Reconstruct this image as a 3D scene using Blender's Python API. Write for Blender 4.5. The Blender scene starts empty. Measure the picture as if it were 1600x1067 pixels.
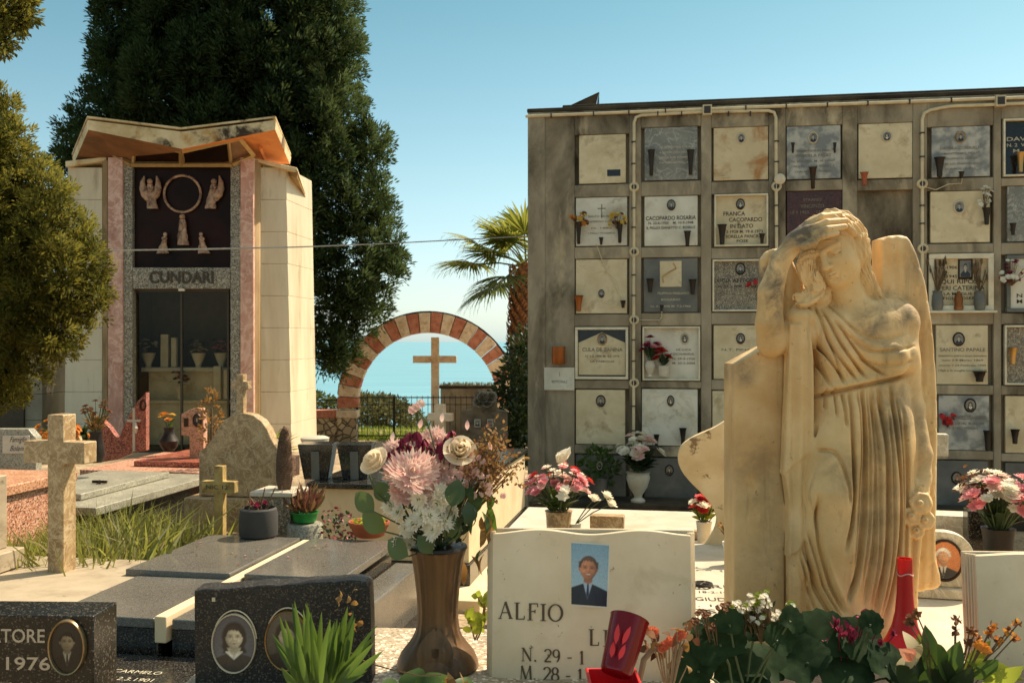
import bpy, math, random
import numpy as np
from mathutils import Vector, Matrix
random.seed(7); RNG = np.random.default_rng(7)
SC = bpy.context.scene
COL = SC.collection
F = 1600 * 35 / 36.0        # focal length in photo pixels
H = 1.9                     # eye height over the lower ground
R = math.radians
SUN = Vector((0.80, 0.60, 0)).normalized() * math.cos(R(50)); SUN.z = math.sin(R(50))
GA = R(-10)                 # the rows of graves run at this angle
GU = Vector((math.cos(GA), math.sin(GA), 0)); GV = Vector((-math.sin(GA), math.cos(GA), 0))

def P(px, py, Y):
    return Vector(((px - 800) / F * Y, Y, H - (py - 533.5) / F * Y))
def PZ(px, py, z):
    Y = (H - z) * F / (py - 533.5)
    return Vector(((px - 800) / F * Y, Y, z))

# ---------------------------------------------------------------- objects
def tag(o, label=None, cat=None, group=None, kind=None):
    if label: o['label'] = label
    if cat: o['category'] = cat
    if group: o['group'] = group
    if kind: o['kind'] = kind
    return o
def thing(name, label, cat, loc=(0, 0, 0), rz=0.0, group=None):
    o = bpy.data.objects.new(name, None); COL.objects.link(o)
    o.empty_display_size = 0.1
    o.location = loc; o.rotation_euler = (0, 0, rz)
    return tag(o, label, cat, group)
def wmat(o):
    m = Matrix.LocRotScale(o.location, o.rotation_euler, o.scale)
    return wmat(o.parent) @ m if o.parent else m
def copy_tree(o, parent=None):
    c = o.copy(); COL.objects.link(c); c.parent = parent
    for ch in list(o.children): copy_tree(ch, c)
    return c

class MB:
    def __init__(s):
        s.v = []; s.f = []; s.m = []; s.n = 0; s.cur = 0
    def add(s, vs, fs):
        b = s.n
        s.v.extend([tuple(v) for v in vs]); s.n += len(vs)
        for f in fs:
            s.f.append([i + b for i in f]); s.m.append(s.cur)
        return s
    def mi(s, k): s.cur = k; return s
    def box(s, c, d, rz=0.0, M=None):
        x, y, z = d[0] / 2, d[1] / 2, d[2] / 2
        vs = [Vector((a * x, b * y, e * z)) for a in (-1, 1) for b in (-1, 1) for e in (-1, 1)]
        m = Matrix.Translation(Vector(c)) @ (M if M is not None else Matrix.Rotation(rz, 4, 'Z'))
        return s.add([m @ v for v in vs], [(0, 1, 3, 2), (4, 6, 7, 5), (0, 4, 5, 1), (2, 3, 7, 6), (0, 2, 6, 4), (1, 5, 7, 3)])
    def hexa(s, b4, t4):   # bottom loop (counter-clockwise from above) and top loop
        return s.add(list(b4) + list(t4), [(3, 2, 1, 0), (4, 5, 6, 7), (0, 1, 5, 4), (1, 2, 6, 5), (2, 3, 7, 6), (3, 0, 4, 7)])
    def prism(s, poly, O, ex, ey, ez, t0, t1):
        O, ex, ey, ez = Vector(O), Vector(ex), Vector(ey), Vector(ez)
        a = [O + ex * p[0] + ey * p[1] + ez * t0 for p in poly]
        b = [O + ex * p[0] + ey * p[1] + ez * t1 for p in poly]
        n = len(poly)
        return s.add(a + b, [tuple(range(n)), tuple(range(2 * n - 1, n - 1, -1))] +
                     [(i, i + n, (i + 1) % n + n, (i + 1) % n) for i in range(n)])
    def lathe(s, prof, c=(0, 0, 0), seg=24, M=None, sx=1, sy=1, wob=None):
        c = Vector(c); vs = []; fs = []
        for k, (r, z) in enumerate(prof):
            for i in range(seg):
                a = 2 * math.pi * i / seg
                q = 1 + (wob(k, a) if wob else 0)
                p = Vector((r * q * math.cos(a) * sx, r * q * math.sin(a) * sy, z))
                vs.append(c + (M @ p if M is not None else p))
        for k in range(len(prof) - 1):
            for i in range(seg):
                j = (i + 1) % seg
                fs.append((k * seg + i, k * seg + j, (k + 1) * seg + j, (k + 1) * seg + i))
        fs.append(tuple(range(seg - 1, -1, -1)))
        fs.append(tuple(range((len(prof) - 1) * seg, len(prof) * seg)))
        return s.add(vs, fs)
    def tube(s, pts, r, seg=8, cap=True):
        pts = [Vector(p) for p in pts]; n = len(pts)
        rr = r if isinstance(r, (list, tuple)) else [r] * n
        vs = []; up = None
        for i, p in enumerate(pts):
            t = (pts[min(i + 1, n - 1)] - pts[max(i - 1, 0)]).normalized()
            if up is None:
                up = Vector((0, 0, 1)) if abs(t.z) < 0.9 else Vector((1, 0, 0))
            a = t.cross(up)
            if a.length < 1e-4: a = t.cross(Vector((0.3, 1, 0.2)))
            a.normalize(); b = a.cross(t).normalized(); up = b
            for k in range(seg):
                th = 2 * math.pi * k / seg
                vs.append(p + a * (rr[i] * math.cos(th)) + b * (rr[i] * math.sin(th)))
        fs = [(i * seg + k, i * seg + (k + 1) % seg, (i + 1) * seg + (k + 1) % seg, (i + 1) * seg + k) for i in range(n - 1) for k in range(seg)]
        if cap:
            fs.append(tuple(range(seg - 1, -1, -1))); fs.append(tuple(range((n - 1) * seg, n * seg)))
        return s.add(vs, fs)
    def ell(s, c, r, seg=12, rings=8, M=None):
        c = Vector(c); vs = [Vector((0, 0, r[2]))]; fs = []
        for k in range(1, rings):
            ph = math.pi * k / rings
            for i in range(seg):
                a = 2 * math.pi * i / seg
                vs.append(Vector((r[0] * math.sin(ph) * math.cos(a), r[1] * math.sin(ph) * math.sin(a), r[2] * math.cos(ph))))
        vs.append(Vector((0, 0, -r[2])))
        for i in range(seg): fs.append((0, 1 + i, 1 + (i + 1) % seg))
        for k in range(rings - 2):
            for i in range(seg):
                a = 1 + k * seg; j = (i + 1) % seg
                fs.append((a + i, a + seg + i, a + seg + j, a + j))
        a = 1 + (rings - 2) * seg; e = len(vs) - 1
        for i in range(seg): fs.append((a + i, e, a + (i + 1) % seg))
        return s.add([c + (M @ v if M is not None else v) for v in vs], fs)
    def leaf(s, base, tip, w, nrm, bend=0.15, seg=5, shape=0.45, fold=0.0):
        """a curved leaf blade, pointed at both ends; widest at `shape`"""
        base, tip, nrm = Vector(base), Vector(tip), Vector(nrm)
        d = tip - base; L = d.length
        if L < 1e-6: return s
        side = d.cross(nrm)
        if side.length < 1e-6: side = d.cross(Vector((0.2, 0.5, 0.7)))
        side.normalize(); nn = side.cross(d).normalized()
        vs = []
        for i in range(seg + 1):
            t = i / seg
            u = (t / shape) if t < shape else ((1 - t) / (1 - shape))
            ww = w * math.sin(min(1, max(0, u)) * math.pi / 2) ** 0.8
            c = base + d * t + nn * (bend * L * 4 * t * (1 - t))
            vs += [c - side * ww + nn * (fold * ww), c, c + side * ww + nn * (fold * ww)]
        fs = []
        for i in range(seg):
            a = 3 * i
            fs += [(a, a + 1, a + 4, a + 3), (a + 1, a + 2, a + 5, a + 4)]
        return s.add(vs, fs)
    def disc(s, c, rx, ry, ex, ey, seg=24):
        c, ex, ey = Vector(c), Vector(ex), Vector(ey)
        return s.add([c + ex * (rx * math.cos(2 * math.pi * i / seg)) + ey * (ry * math.sin(2 * math.pi * i / seg)) for i in range(seg)], [tuple(range(seg))])
    def poly(s, pts2, O, ex, ey):
        O, ex, ey = Vector(O), Vector(ex), Vector(ey)
        return s.add([O + ex * p[0] + ey * p[1] for p in pts2], [tuple(range(len(pts2)))])
    def build(s, name, mats, parent=None, smooth=40, bevel=0, bseg=2, local=False, label=None, cat=None, group=None, kind=None):
        me = bpy.data.meshes.new(name)
        vs = s.v
        if parent is not None:
            if not local:
                inv = wmat(parent).inverted(); vs = [inv @ Vector(v) for v in vs]
            off = Vector((0, 0, 0))
        else:
            a = np.array(vs); off = Vector(((a[:, 0].min() + a[:, 0].max()) / 2, (a[:, 1].min() + a[:, 1].max()) / 2, a[:, 2].min()))
            vs = [Vector(v) - off for v in vs]
        me.from_pydata([tuple(v) for v in vs], [], s.f)
        if not isinstance(mats, (list, tuple)): mats = [mats]
        for m in mats: me.materials.append(m)
        if len(mats) > 1: me.polygons.foreach_set('material_index', s.m)
        return finish(me, name, off, parent, smooth, bevel, bseg, label, cat, group, kind)

def finish(me, name, off, parent, smooth=40, bevel=0, bseg=2, label=None, cat=None, group=None, kind=None):
    me.update()
    if smooth:
        me.polygons.foreach_set('use_smooth', [True] * len(me.polygons))
        if smooth < 180: me.set_sharp_from_angle(angle=R(smooth))
    o = bpy.data.objects.new(name, me); COL.objects.link(o)
    o.location = off
    if parent is not None: o.parent = parent
    if bevel:
        b = o.modifiers.new('bevel', 'BEVEL'); b.width = bevel; b.segments = bseg; b.limit_method = 'ANGLE'; b.angle_limit = R(35)
        b.harden_normals = False
    return tag(o, label, cat, group, kind)

def npmesh(name, V, Fq, mat, parent=None, smooth=0, local=False, **kw):
    """V (n,3) array, Fq (m,k) int array: a big mesh fast"""
    V = np.asarray(V, dtype=np.float64); Fq = np.asarray(Fq, dtype=np.int32)
    if parent is not None:
        off = Vector((0, 0, 0))
        if not local:
            inv = np.array(wmat(parent).inverted()); V = V @ inv[:3, :3].T + inv[:3, 3]
    else:
        off = Vector(((V[:, 0].min() + V[:, 0].max()) / 2, (V[:, 1].min() + V[:, 1].max()) / 2, V[:, 2].min()))
        V = V - np.array(off)
    me = bpy.data.meshes.new(name)
    me.vertices.add(len(V)); me.vertices.foreach_set('co', V.astype(np.float32).ravel())
    k = Fq.shape[1]
    me.loops.add(Fq.size); me.loops.foreach_set('vertex_index', Fq.ravel())
    me.polygons.add(len(Fq)); me.polygons.foreach_set('loop_start', np.arange(0, Fq.size, k, dtype=np.int32))
    me.update(calc_edges=True); me.validate()
    me.materials.append(mat)
    return finish(me, name, off, parent, smooth, **kw)

# ---------------------------------------------------------------- materials
def lin(r, g, b):
    f = lambda c: (c / 255 / 12.92) if c <= 10 else ((c / 255 + 0.055) / 1.055) ** 2.4
    return (f(r), f(g), f(b), 1)
def c4(c): return tuple(c) if len(c) == 4 else (c[0], c[1], c[2], 1)
class NT:
    def __init__(s, name):
        s.m = bpy.data.materials.new(name); s.m.use_nodes = True
        s.t = s.m.node_tree; s.b = s.t.nodes['Principled BSDF']; s.out = s.t.nodes['Material Output']
    def n(s, kind, **kw):
        o = s.t.nodes.new(kind)
        for k, v in kw.items(): setattr(o, k, v)
        return o
    def l(s, a, b): s.t.links.new(a, b)
    def coord(s, out='Object', scale=None):
        tc = s.n('ShaderNodeTexCoord').outputs[out]
        if scale is None: return tc
        mp = s.n('ShaderNodeMapping'); mp.inputs['Scale'].default_value = scale
        s.l(tc, mp.inputs['Vector']); return mp.outputs[0]
    def noise(s, vec, scale, detail=6, rough=0.6, dist=0):
        q = s.n('ShaderNodeTexNoise'); q.inputs['Scale'].default_value = scale; q.inputs['Detail'].default_value = detail
        q.inputs['Roughness'].default_value = rough; q.inputs['Distortion'].default_value = dist
        s.l(vec, q.inputs['Vector']); return q.outputs['Fac']
    def ramp(s, fac, lo, hi, a=(0, 0, 0, 1), b=(1, 1, 1, 1)):
        r = s.n('ShaderNodeValToRGB'); e = r.color_ramp.elements
        e[0].position = lo; e[1].position = hi; e[0].color = a; e[1].color = b
        s.l(fac, r.inputs[0]); return r.outputs[0]
    def mix(s, fac, a, b, mode='MIX'):
        q = s.n('ShaderNodeMix', data_type='RGBA', blend_type=mode)
        for sock, val in ((q.inputs[0], fac), (q.inputs[6], a), (q.inputs[7], b)):
            if isinstance(val, bpy.types.NodeSocket): s.l(val, sock)
            else: sock.default_value = val if not isinstance(val, (tuple, list)) else c4(val)
        return q.outputs[2]
    def bump(s, h, strength, dist=0.01):
        q = s.n('ShaderNodeBump'); q.inputs['Strength'].default_value = strength; q.inputs['Distance'].default_value = dist
        s.l(h, q.inputs['Height']); s.l(q.outputs[0], s.b.inputs['Normal'])
    def set(s, **kw):
        for k, v in kw.items():
            s.b.inputs[{'rough': 'Roughness', 'metal': 'Metallic', 'spec': 'Specular IOR Level', 'coat': 'Coat Weight', 'trans': 'Transmission Weight', 'alpha': 'Alpha', 'sss': 'Subsurface Weight', 'ior': 'IOR'}[k]].default_value = v

def stone(name, a, b, scale=6, rough=0.6, bump=0.15, bscale=60, bdist=0.003, speck=None, stain=None, vein=None, stain2=None, spec=0.4, metal=0, coat=0, contrast=(0.35, 0.65), aniso=None):
    """procedural stone / plaster / metal: two-tone noise, plus speckle (colour, scale, amount), stains (colour, scale, lo, hi), veins (colour, scale, width)"""
    n = NT(name); v = n.coord('Object', aniso)
    vi = n.coord('Object')
    c = n.mix(n.ramp(n.noise(v, scale), *contrast), a, b)
    if vein:
        for k, off in enumerate((0, 5.3)):
            w = n.noise(vi, vein[1] * (1 + k * 0.7), 5, 0.55, 1.2 + off * 0.1)
            m = n.n('ShaderNodeMath', operation='SUBTRACT'); n.l(w, m.inputs[0]); m.inputs[1].default_value = 0.5 + 0.03 * k
            ab = n.n('ShaderNodeMath', operation='ABSOLUTE'); n.l(m.outputs[0], ab.inputs[0])
            c = n.mix(n.ramp(ab.outputs[0], 0.0, vein[2], (0.75, 0.75, 0.75, 1), (0, 0, 0, 1)), c, vein[0])
    if speck:
        sp = speck if isinstance(speck, list) else [speck]
        for col, sscale, amt in sp:
            q = n.n('ShaderNodeTexVoronoi'); q.inputs['Scale'].default_value = sscale; n.l(vi, q.inputs['Vector'])
            sep = n.n('ShaderNodeSeparateColor'); n.l(q.outputs['Color'], sep.inputs[0])
            c = n.mix(n.ramp(sep.outputs[0], 1 - amt - 0.02, 1 - amt + 0.02), c, col)
    for st in (stain, stain2):
        if st:
            c = n.mix(n.ramp(n.noise(v, st[1], 8, 0.65, 0.4), st[2], st[3]), c, st[0])
    n.l(c, n.b.inputs['Base Color'])
    n.set(rough=rough, spec=spec, metal=metal, coat=coat)
    if bump: n.bump(n.noise(vi, bscale, 8, 0.65), bump, bdist)
    return n.m
def plain(name, col, rough=0.5, metal=0, spec=0.5, bump=0, bscale=80, var=0.12, coat=0):
    c = Vector(col[:3]); return stone(name, c4(tuple(c * (1 - var))), c4(tuple(c * (1 + var))), 9, rough, bump, bscale, 0.002, metal=metal, spec=spec, coat=coat)
def leafmat(name, a, b, trans=0.45, rough=0.55, tcol=None, spec=0.25, clump=None):
    """foliage: colour varies leaf by leaf and clump by clump; light passes through"""
    n = NT(name)
    g = n.n('ShaderNodeNewGeometry')
    c = n.mix(g.outputs['Random Per Island'], a, b)
    if clump:
        c = n.mix(n.ramp(n.noise(n.coord('Object'), clump[1], 3), 0.42, 0.62), c, clump[0])
    n.l(c, n.b.inputs['Base Color']); n.set(rough=rough, spec=spec)
    tr = n.n('ShaderNodeBsdfTranslucent')
    if tcol: n.l(n.mix(0.65, c, tcol), tr.inputs[0])
    else: n.l(c, tr.inputs[0])
    ms = n.n('ShaderNodeMixShader'); ms.inputs[0].default_value = trans
    n.l(n.b.outputs[0], ms.inputs[1]); n.l(tr.outputs[0], ms.inputs[2]); n.l(ms.outputs[0], n.out.inputs[0])
    return n.m

# ---------------------------------------------------------------- camera, sun, sky
cam = bpy.data.cameras.new('camera'); camo = bpy.data.objects.new('camera', cam); COL.objects.link(camo)
camo.location = (0, 0, H); camo.rotation_euler = (R(90), 0, 0)
cam.lens = 35; cam.sensor_width = 36; cam.clip_start = 0.05; cam.clip_end = 200000
cam.dof.use_dof = True; cam.dof.focus_distance = 3.6; cam.dof.aperture_fstop = 11
SC.camera = camo
sl = bpy.data.lights.new('sun', 'SUN'); slo = bpy.data.objects.new('sun', sl); COL.objects.link(slo)
sl.energy = 4.9; sl.angle = R(0.53); sl.color = (1.0, 0.85, 0.66)
slo.rotation_euler = SUN.to_track_quat('Z', 'Y').to_euler(); slo.location = (0, 0, 30)
W = bpy.data.worlds.new('World'); SC.world = W; W.use_nodes = True
wt = W.node_tree; bg = wt.nodes['Background']
sky = wt.nodes.new('ShaderNodeTexSky'); sky.sky_type = 'NISHITA'; sky.sun_disc = False
sky.sun_elevation = R(50); sky.sun_rotation = math.atan2(SUN.x, SUN.y)
sky.air_density = 1.0; sky.dust_density = 1.0; sky.ozone_density = 1.0; sky.altitude = 50
wco = wt.nodes.new('ShaderNodeTexCoord'); wsep = wt.nodes.new('ShaderNodeSeparateXYZ'); wt.links.new(wco.outputs['Generated'], wsep.inputs[0])
wr = wt.nodes.new('ShaderNodeValToRGB'); wt.links.new(wsep.outputs[2], wr.inputs[0])   # pale haze low over the sea, teal higher up, warm overhead boost added as fill
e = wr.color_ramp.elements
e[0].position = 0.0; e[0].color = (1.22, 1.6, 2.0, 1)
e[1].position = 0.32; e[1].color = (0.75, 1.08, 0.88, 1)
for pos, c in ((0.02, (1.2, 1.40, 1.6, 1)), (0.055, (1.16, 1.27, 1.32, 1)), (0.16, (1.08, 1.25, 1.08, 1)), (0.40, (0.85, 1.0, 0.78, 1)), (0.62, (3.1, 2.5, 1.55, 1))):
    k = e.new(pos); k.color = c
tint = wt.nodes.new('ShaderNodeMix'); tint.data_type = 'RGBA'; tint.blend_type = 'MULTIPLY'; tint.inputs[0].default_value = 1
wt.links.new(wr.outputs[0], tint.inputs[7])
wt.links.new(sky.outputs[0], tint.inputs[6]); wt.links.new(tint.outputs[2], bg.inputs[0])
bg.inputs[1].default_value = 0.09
vs = SC.view_settings; vs.view_transform = 'Standard'; vs.look = 'None'; vs.exposure = 0.55; vs.gamma = 1
SC.cycles.use_denoising = True
SC.cycles.max_bounces = 8; SC.cycles.transparent_max_bounces = 12
# ---------------------------------------------------------------- shared shapes: lettering, portraits, flowers
def text_geo(body, size=1.0, align='CENTER', offset=0.0, space=1.0):
    cu = bpy.data.curves.new('t', 'FONT'); cu.body = body; cu.size = size; cu.align_x = align; cu.offset = offset; cu.space_character = space
    cu.resolution_u = 3
    o = bpy.data.objects.new('t', cu)
    me = o.to_mesh()
    v = [tuple(x.co) for x in me.vertices]; f = [tuple(p.vertices) for p in me.polygons]
    o.to_mesh_clear(); bpy.data.objects.remove(o); bpy.data.curves.remove(cu)
    return v, f
def txt(mb, body, O, ex, ey, h, width=None, align='CENTER', offset=0.0, space=1.0, slant=0.0):
    """flat lettering: O is the centre of the base line, h the capital height, optional total width"""
    v, f = text_geo(body, 1.0, align, offset, space)
    if not v: return
    O, ex, ey = Vector(O), Vector(ex), Vector(ey)
    k = h / 0.70; xs = [p[0] for p in v]; kx = k
    if width: kx = width / max(1e-6, max(xs) - min(xs))
    mb.add([O + ex * (p[0] * kx + slant * p[1] * k) + ey * (p[1] * k) for p in v], f)

def circ(cx, cy, rx, ry, n=20, a0=0, a1=2 * math.pi):
    return [(cx + rx * math.cos(a0 + (a1 - a0) * i / n), cy + ry * math.sin(a0 + (a1 - a0) * i / n)) for i in range(n)]

m_rim_dark = plain('bronze_rim', lin(58, 42, 28), 0.45, 0.6)
m_rim_pale = plain('pale_rim', lin(205, 190, 160), 0.4)
m_rim_gold = plain('brass_rim', lin(190, 150, 90), 0.35, 0.8)
m_ph_bg = stone('photo_grey', lin(104, 102, 96), lin(142, 136, 122), 14, .25, 0)
m_ph_bgd = plain('photo_dark_grey', lin(62, 56, 48), 0.25)
m_ph_skin = plain('photo_skin_grey', lin(196, 180, 150), 0.25)
m_ph_shade = plain('photo_mid_grey', lin(150, 132, 105), 0.25)
m_ph_dark = plain('photo_black', lin(32, 27, 22), 0.25)
m_ph_white = plain('photo_white', lin(226, 216, 192), 0.25)
m_ph_half = plain('photo_half_tone', lin(84, 72, 58), 0.25)
PORTRAIT = lambda rim, bg: [rim, bg, m_ph_skin, m_ph_dark, m_ph_dark, m_ph_white, m_ph_shade, m_ph_half]
def portrait(mb, O, ex, ey, en, rx, ry, woman=False, dress=False, rim=0.16, rect=False, raised=0.006):
    """framed ceramic portrait: rim(0), ground(1), skin(2), hair(3), jacket(4), shirt(5); en points out of the stone"""
    O, ex, ey, en = Vector(O), Vector(ex), Vector(ey), Vector(en)
    n = 28
    def ring(k, h): 
        if rect:
            q = [(-rx * k, -ry * k), (rx * k, -ry * k), (rx * k, ry * k), (-rx * k, ry * k)]
        else: q = circ(0, 0, rx * k, ry * k, n)
        return [O + ex * a + ey * b + en * h for a, b in q]
    r0, r1, r2, r3 = ring(1, -0.001), ring(1, raised * .8), ring(1 - rim * .5, raised * 1.5), ring(1 - rim, raised)
    m = len(r0)
    mb.mi(0).add(r0 + r1 + r2 + r3, [(k * m + i, k * m + (i + 1) % m, (k + 1) * m + (i + 1) % m, (k + 1) * m + i) for k in range(3) for i in range(m)])
    mb.mi(1).add(r3, [tuple(range(m))])
    s = 1 - rim
    lay = [raised]
    def put(mi, pts, d=0.0004):
        lay[0] += d
        mb.mi(mi).poly([(p[0] * rx * s, p[1] * ry * s) for p in pts], O + en * lay[0], ex, ey)
    # shoulders clipped to the rim
    sh = [(-0.72, -0.66)] + [(-0.62, -0.42), (-0.36, -0.26), (-0.16, -0.2), (0.16, -0.2), (0.36, -0.26), (0.62, -0.42), (0.72, -0.66)]
    if rect: low = [(0.86, -0.98), (-0.86, -0.98)]; sh = [(-.86, -.6)] + sh[1:-1] + [(.86, -.6)]
    else: low = [(math.cos(a) * 0.98, math.sin(a) * 0.98) for a in np.linspace(R(-42), R(-138), 12)]
    if woman:
        put(3, circ(0.0, 0.2, 0.42, 0.46, 18)); put(3, [(-.42, .2), (-.46, -.22), (-.2, -.3), (.2, -.3), (.46, -.22), (.42, .2)])
    put(4, sh + low)
    put(2, [(-0.13, -0.28), (0.13, -0.28), (0.12, 0.0), (-0.12, 0.0)]); put(6, [(-0.13, -0.2), (0.13, -0.2), (0.2, -0.02), (-0.2, -0.02)])
    if woman: put(5, [(-0.34, -0.24), (-0.14, -0.16), (0.02, -0.5), (0.16, -0.16), (0.36, -0.24), (0.3, -0.5), (0.06, -0.66), (-0.02, -0.66), (-0.3, -0.48)])
    else:
        put(5, [(-0.15, -0.2), (0.15, -0.2), (0.0, -0.72)]); put(3, [(-0.04, -0.26), (0.04, -0.26), (0.06, -0.6), (0, -0.72), (-0.06, -0.6)])
    put(3, circ(0.0, 0.27, 0.31, 0.35, 18))
    put(2, circ(0.0, 0.15, 0.26, 0.35, 18)); put(6, [(0.12, 0.45), (0.2, 0.38), (0.26, 0.2), (0.25, 0.04), (0.16, -0.13), (0.04, -0.19), (0.12, -0.05), (0.15, 0.1)]); put(6, [(-.05, .2), (-.02, .24), (.035, .1), (.05, .055), (-.03, .05)])
    put(3, [(-0.28, 0.30), (-0.2, 0.36), (0.05, 0.42), (0.22, 0.34), (0.29, 0.28), (0.24, 0.52), (0, 0.63), (-0.24, 0.52)])
    for sx in (-1, 1):
        put(6, circ(sx * 0.105, 0.215, 0.075, 0.045, 10)); put(3, circ(sx * 0.105, 0.2, 0.045, 0.02, 8)); put(7, [(sx * 0.05, 0.268), (sx * 0.17, 0.262), (sx * 0.17, 0.28), (sx * 0.05, 0.285)][::sx])
    put(7, circ(0.0, -0.045, 0.075, 0.02, 8)); put(6, circ(0.0, -0.085, 0.05, 0.012, 8)); put(7, circ(0.015, 0.06, 0.028, 0.012, 6))

def unit(v): 
    v = Vector(v); return v.normalized()
def rdir(): 
    v = RNG.normal(size=3); return Vector(v / np.linalg.norm(v))
def frame_of(nrm):
    n = unit(nrm); a = n.cross(Vector((0, 0, 1)))
    if a.length < 1e-3: a = Vector((1, 0, 0))
    a.normalize(); return a, n.cross(a), n
def bloom(mb, c, nrm, r, petals=14, layers=3, cup=0.5, width=0.3, mi=0, cmi=None, jag=0.15):
    """a flower head: layered petals round the axis nrm"""
    c = Vector(c); a, b, n = frame_of(nrm)
    mb.mi(mi)
    for L in range(layers):
        k = 1 - 0.28 * L; tilt = cup * (0.25 + L / max(1, layers))
        m = max(4, int(petals * (1 - 0.18 * L)))
        for i in range(m):
            th = 2 * math.pi * (i + 0.5 * L + random.uniform(-.2, .2)) / m
            d = (a * math.cos(th) + b * math.sin(th)); e = (d * math.cos(tilt) + n * math.sin(tilt)) * (r * k * random.uniform(1 - jag, 1 + jag))
            mb.leaf(c + n * (0.12 * r * L), c + n * (0.12 * r * L) + e, r * width * k, n, bend=-0.12, seg=3, shape=0.62, fold=0.25)
    if cmi is not None:
        mb.mi(cmi).ell(c + n * (0.14 * r), (r * .22,) * 3, 8, 5)
def rose(mb, c, nrm, r, mi=0):
    """a half open rose: cupped overlapping petals"""
    c = Vector(c); a, b, n = frame_of(nrm); mb.mi(mi)
    for L, (m, rr, hh, op) in enumerate(((3, .32, 1.0, -.1), (4, .55, .98, .02), (5, .8, .86, .22), (5, 1.0, .66, .45))):
        for i in range(m):
            th = 2 * math.pi * (i + .5 * L) / m + random.uniform(-.15, .15); vs = []; fs = []
            nu, nv = 6, 5
            for u in range(nu):
                for v in range(nv):
                    t = (u / (nu - 1) - .5) * 2; s = v / (nv - 1)
                    al = th + t * (math.pi / m) * 1.25 * (0.55 + .45 * s)
                    rad = r * rr * (0.28 + 0.72 * math.sin(s * 1.5)) * (1 + op * s * s) * (1 - .06 * t * t)
                    z = r * (1.5 * hh * s * (1 - .16 * t * t * s) - .5) - r * op * .35 * s ** 3
                    vs.append(c + (a * math.cos(al) + b * math.sin(al)) * rad + n * z)
            for u in range(nu - 1):
                for v in range(nv - 1): fs.append((u * nv + v, (u + 1) * nv + v, (u + 1) * nv + v + 1, u * nv + v + 1))
            mb.add(vs, fs)
m_stem = plain('green_stem', (0.06, 0.09, 0.03, 1), 0.6)
m_stem_dry = plain('dry_stem', (0.13, 0.08, 0.035, 1), 0.8)
m_leaf_g = leafmat('green_leaf', (0.03, 0.065, 0.018, 1), (0.07, 0.12, 0.03, 1), 0.35, 0.4, (0.16, 0.26, 0.03, 1))
m_leaf_dk = leafmat('dark_leaf', (0.014, 0.03, 0.012, 1), (0.034, 0.055, 0.02, 1), 0.18, 0.5, (0.07, 0.12, 0.02, 1), spec=0.25)
m_leaf_y = leafmat('yellow_green_leaf', (0.16, 0.22, 0.03, 1), (0.24, 0.29, 0.05, 1), 0.55, 0.45, (0.5, 0.55, 0.05, 1))
m_leaf_dry = leafmat('dry_leaf', (0.18, 0.10, 0.035, 1), (0.3, 0.2, 0.08, 1), 0.35, 0.8, (0.5, 0.25, 0.06, 1))
m_fl_pink = leafmat('pink_petal', (0.78, 0.26, 0.28, 1), (0.82, 0.40, 0.38, 1), 0.35, 0.6)
m_fl_pale = leafmat('pale_pink_petal', (0.82, 0.5, 0.44, 1), (0.85, 0.70, 0.58, 1), 0.4, 0.6)
m_fl_white = leafmat('white_petal', (0.84, 0.78, 0.62, 1), (0.87, 0.83, 0.7, 1), 0.4, 0.6)
m_fl_cream = leafmat('cream_petal', (0.84, 0.70, 0.48, 1), (0.87, 0.77, 0.58, 1), 0.45, 0.6)
m_fl_red = leafmat('red_petal', (0.55, 0.03, 0.035, 1), (0.65, 0.07, 0.05, 1), 0.35, 0.6)
m_fl_wine = leafmat('wine_petal', (0.16, 0.012, 0.035, 1), (0.32, 0.04, 0.08, 1), 0.35, 0.6)
m_fl_orange = leafmat('orange_petal', (0.65, 0.2, 0.03, 1), (0.7, 0.33, 0.05, 1), 0.35, 0.6)
m_fl_yellow = leafmat('yellow_petal', (0.7, 0.45, 0.05, 1), (0.75, 0.55, 0.12, 1), 0.35, 0.6)
m_fl_lilac = leafmat('lilac_petal', (0.5, 0.27, 0.40, 1), (0.58, 0.36, 0.48, 1), 0.35, 0.6)
m_fl_brown = leafmat('dead_petal', (0.12, 0.05, 0.025, 1), (0.26, 0.12, 0.05, 1), 0.2, 0.8)
FLW = [m_fl_pink, m_fl_pale, m_fl_white, m_fl_cream, m_fl_red, m_fl_wine, m_fl_orange, m_fl_yellow, m_fl_lilac, m_fl_brown]
PINK, PALE, WHITE, CREAM, RED, WINE, ORANGE, YELLOW, LILAC, BROWN = range(10)
def stem_to(mb, a, b, r=0.003, sag=0.1):
    a, b = Vector(a), Vector(b); m = (a + b) / 2 + Vector((0, 0, 1)) * (b - a).length * sag
    mb.tube([a, a * .25 + m * .5 + b * .25, b], r, 5)
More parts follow.
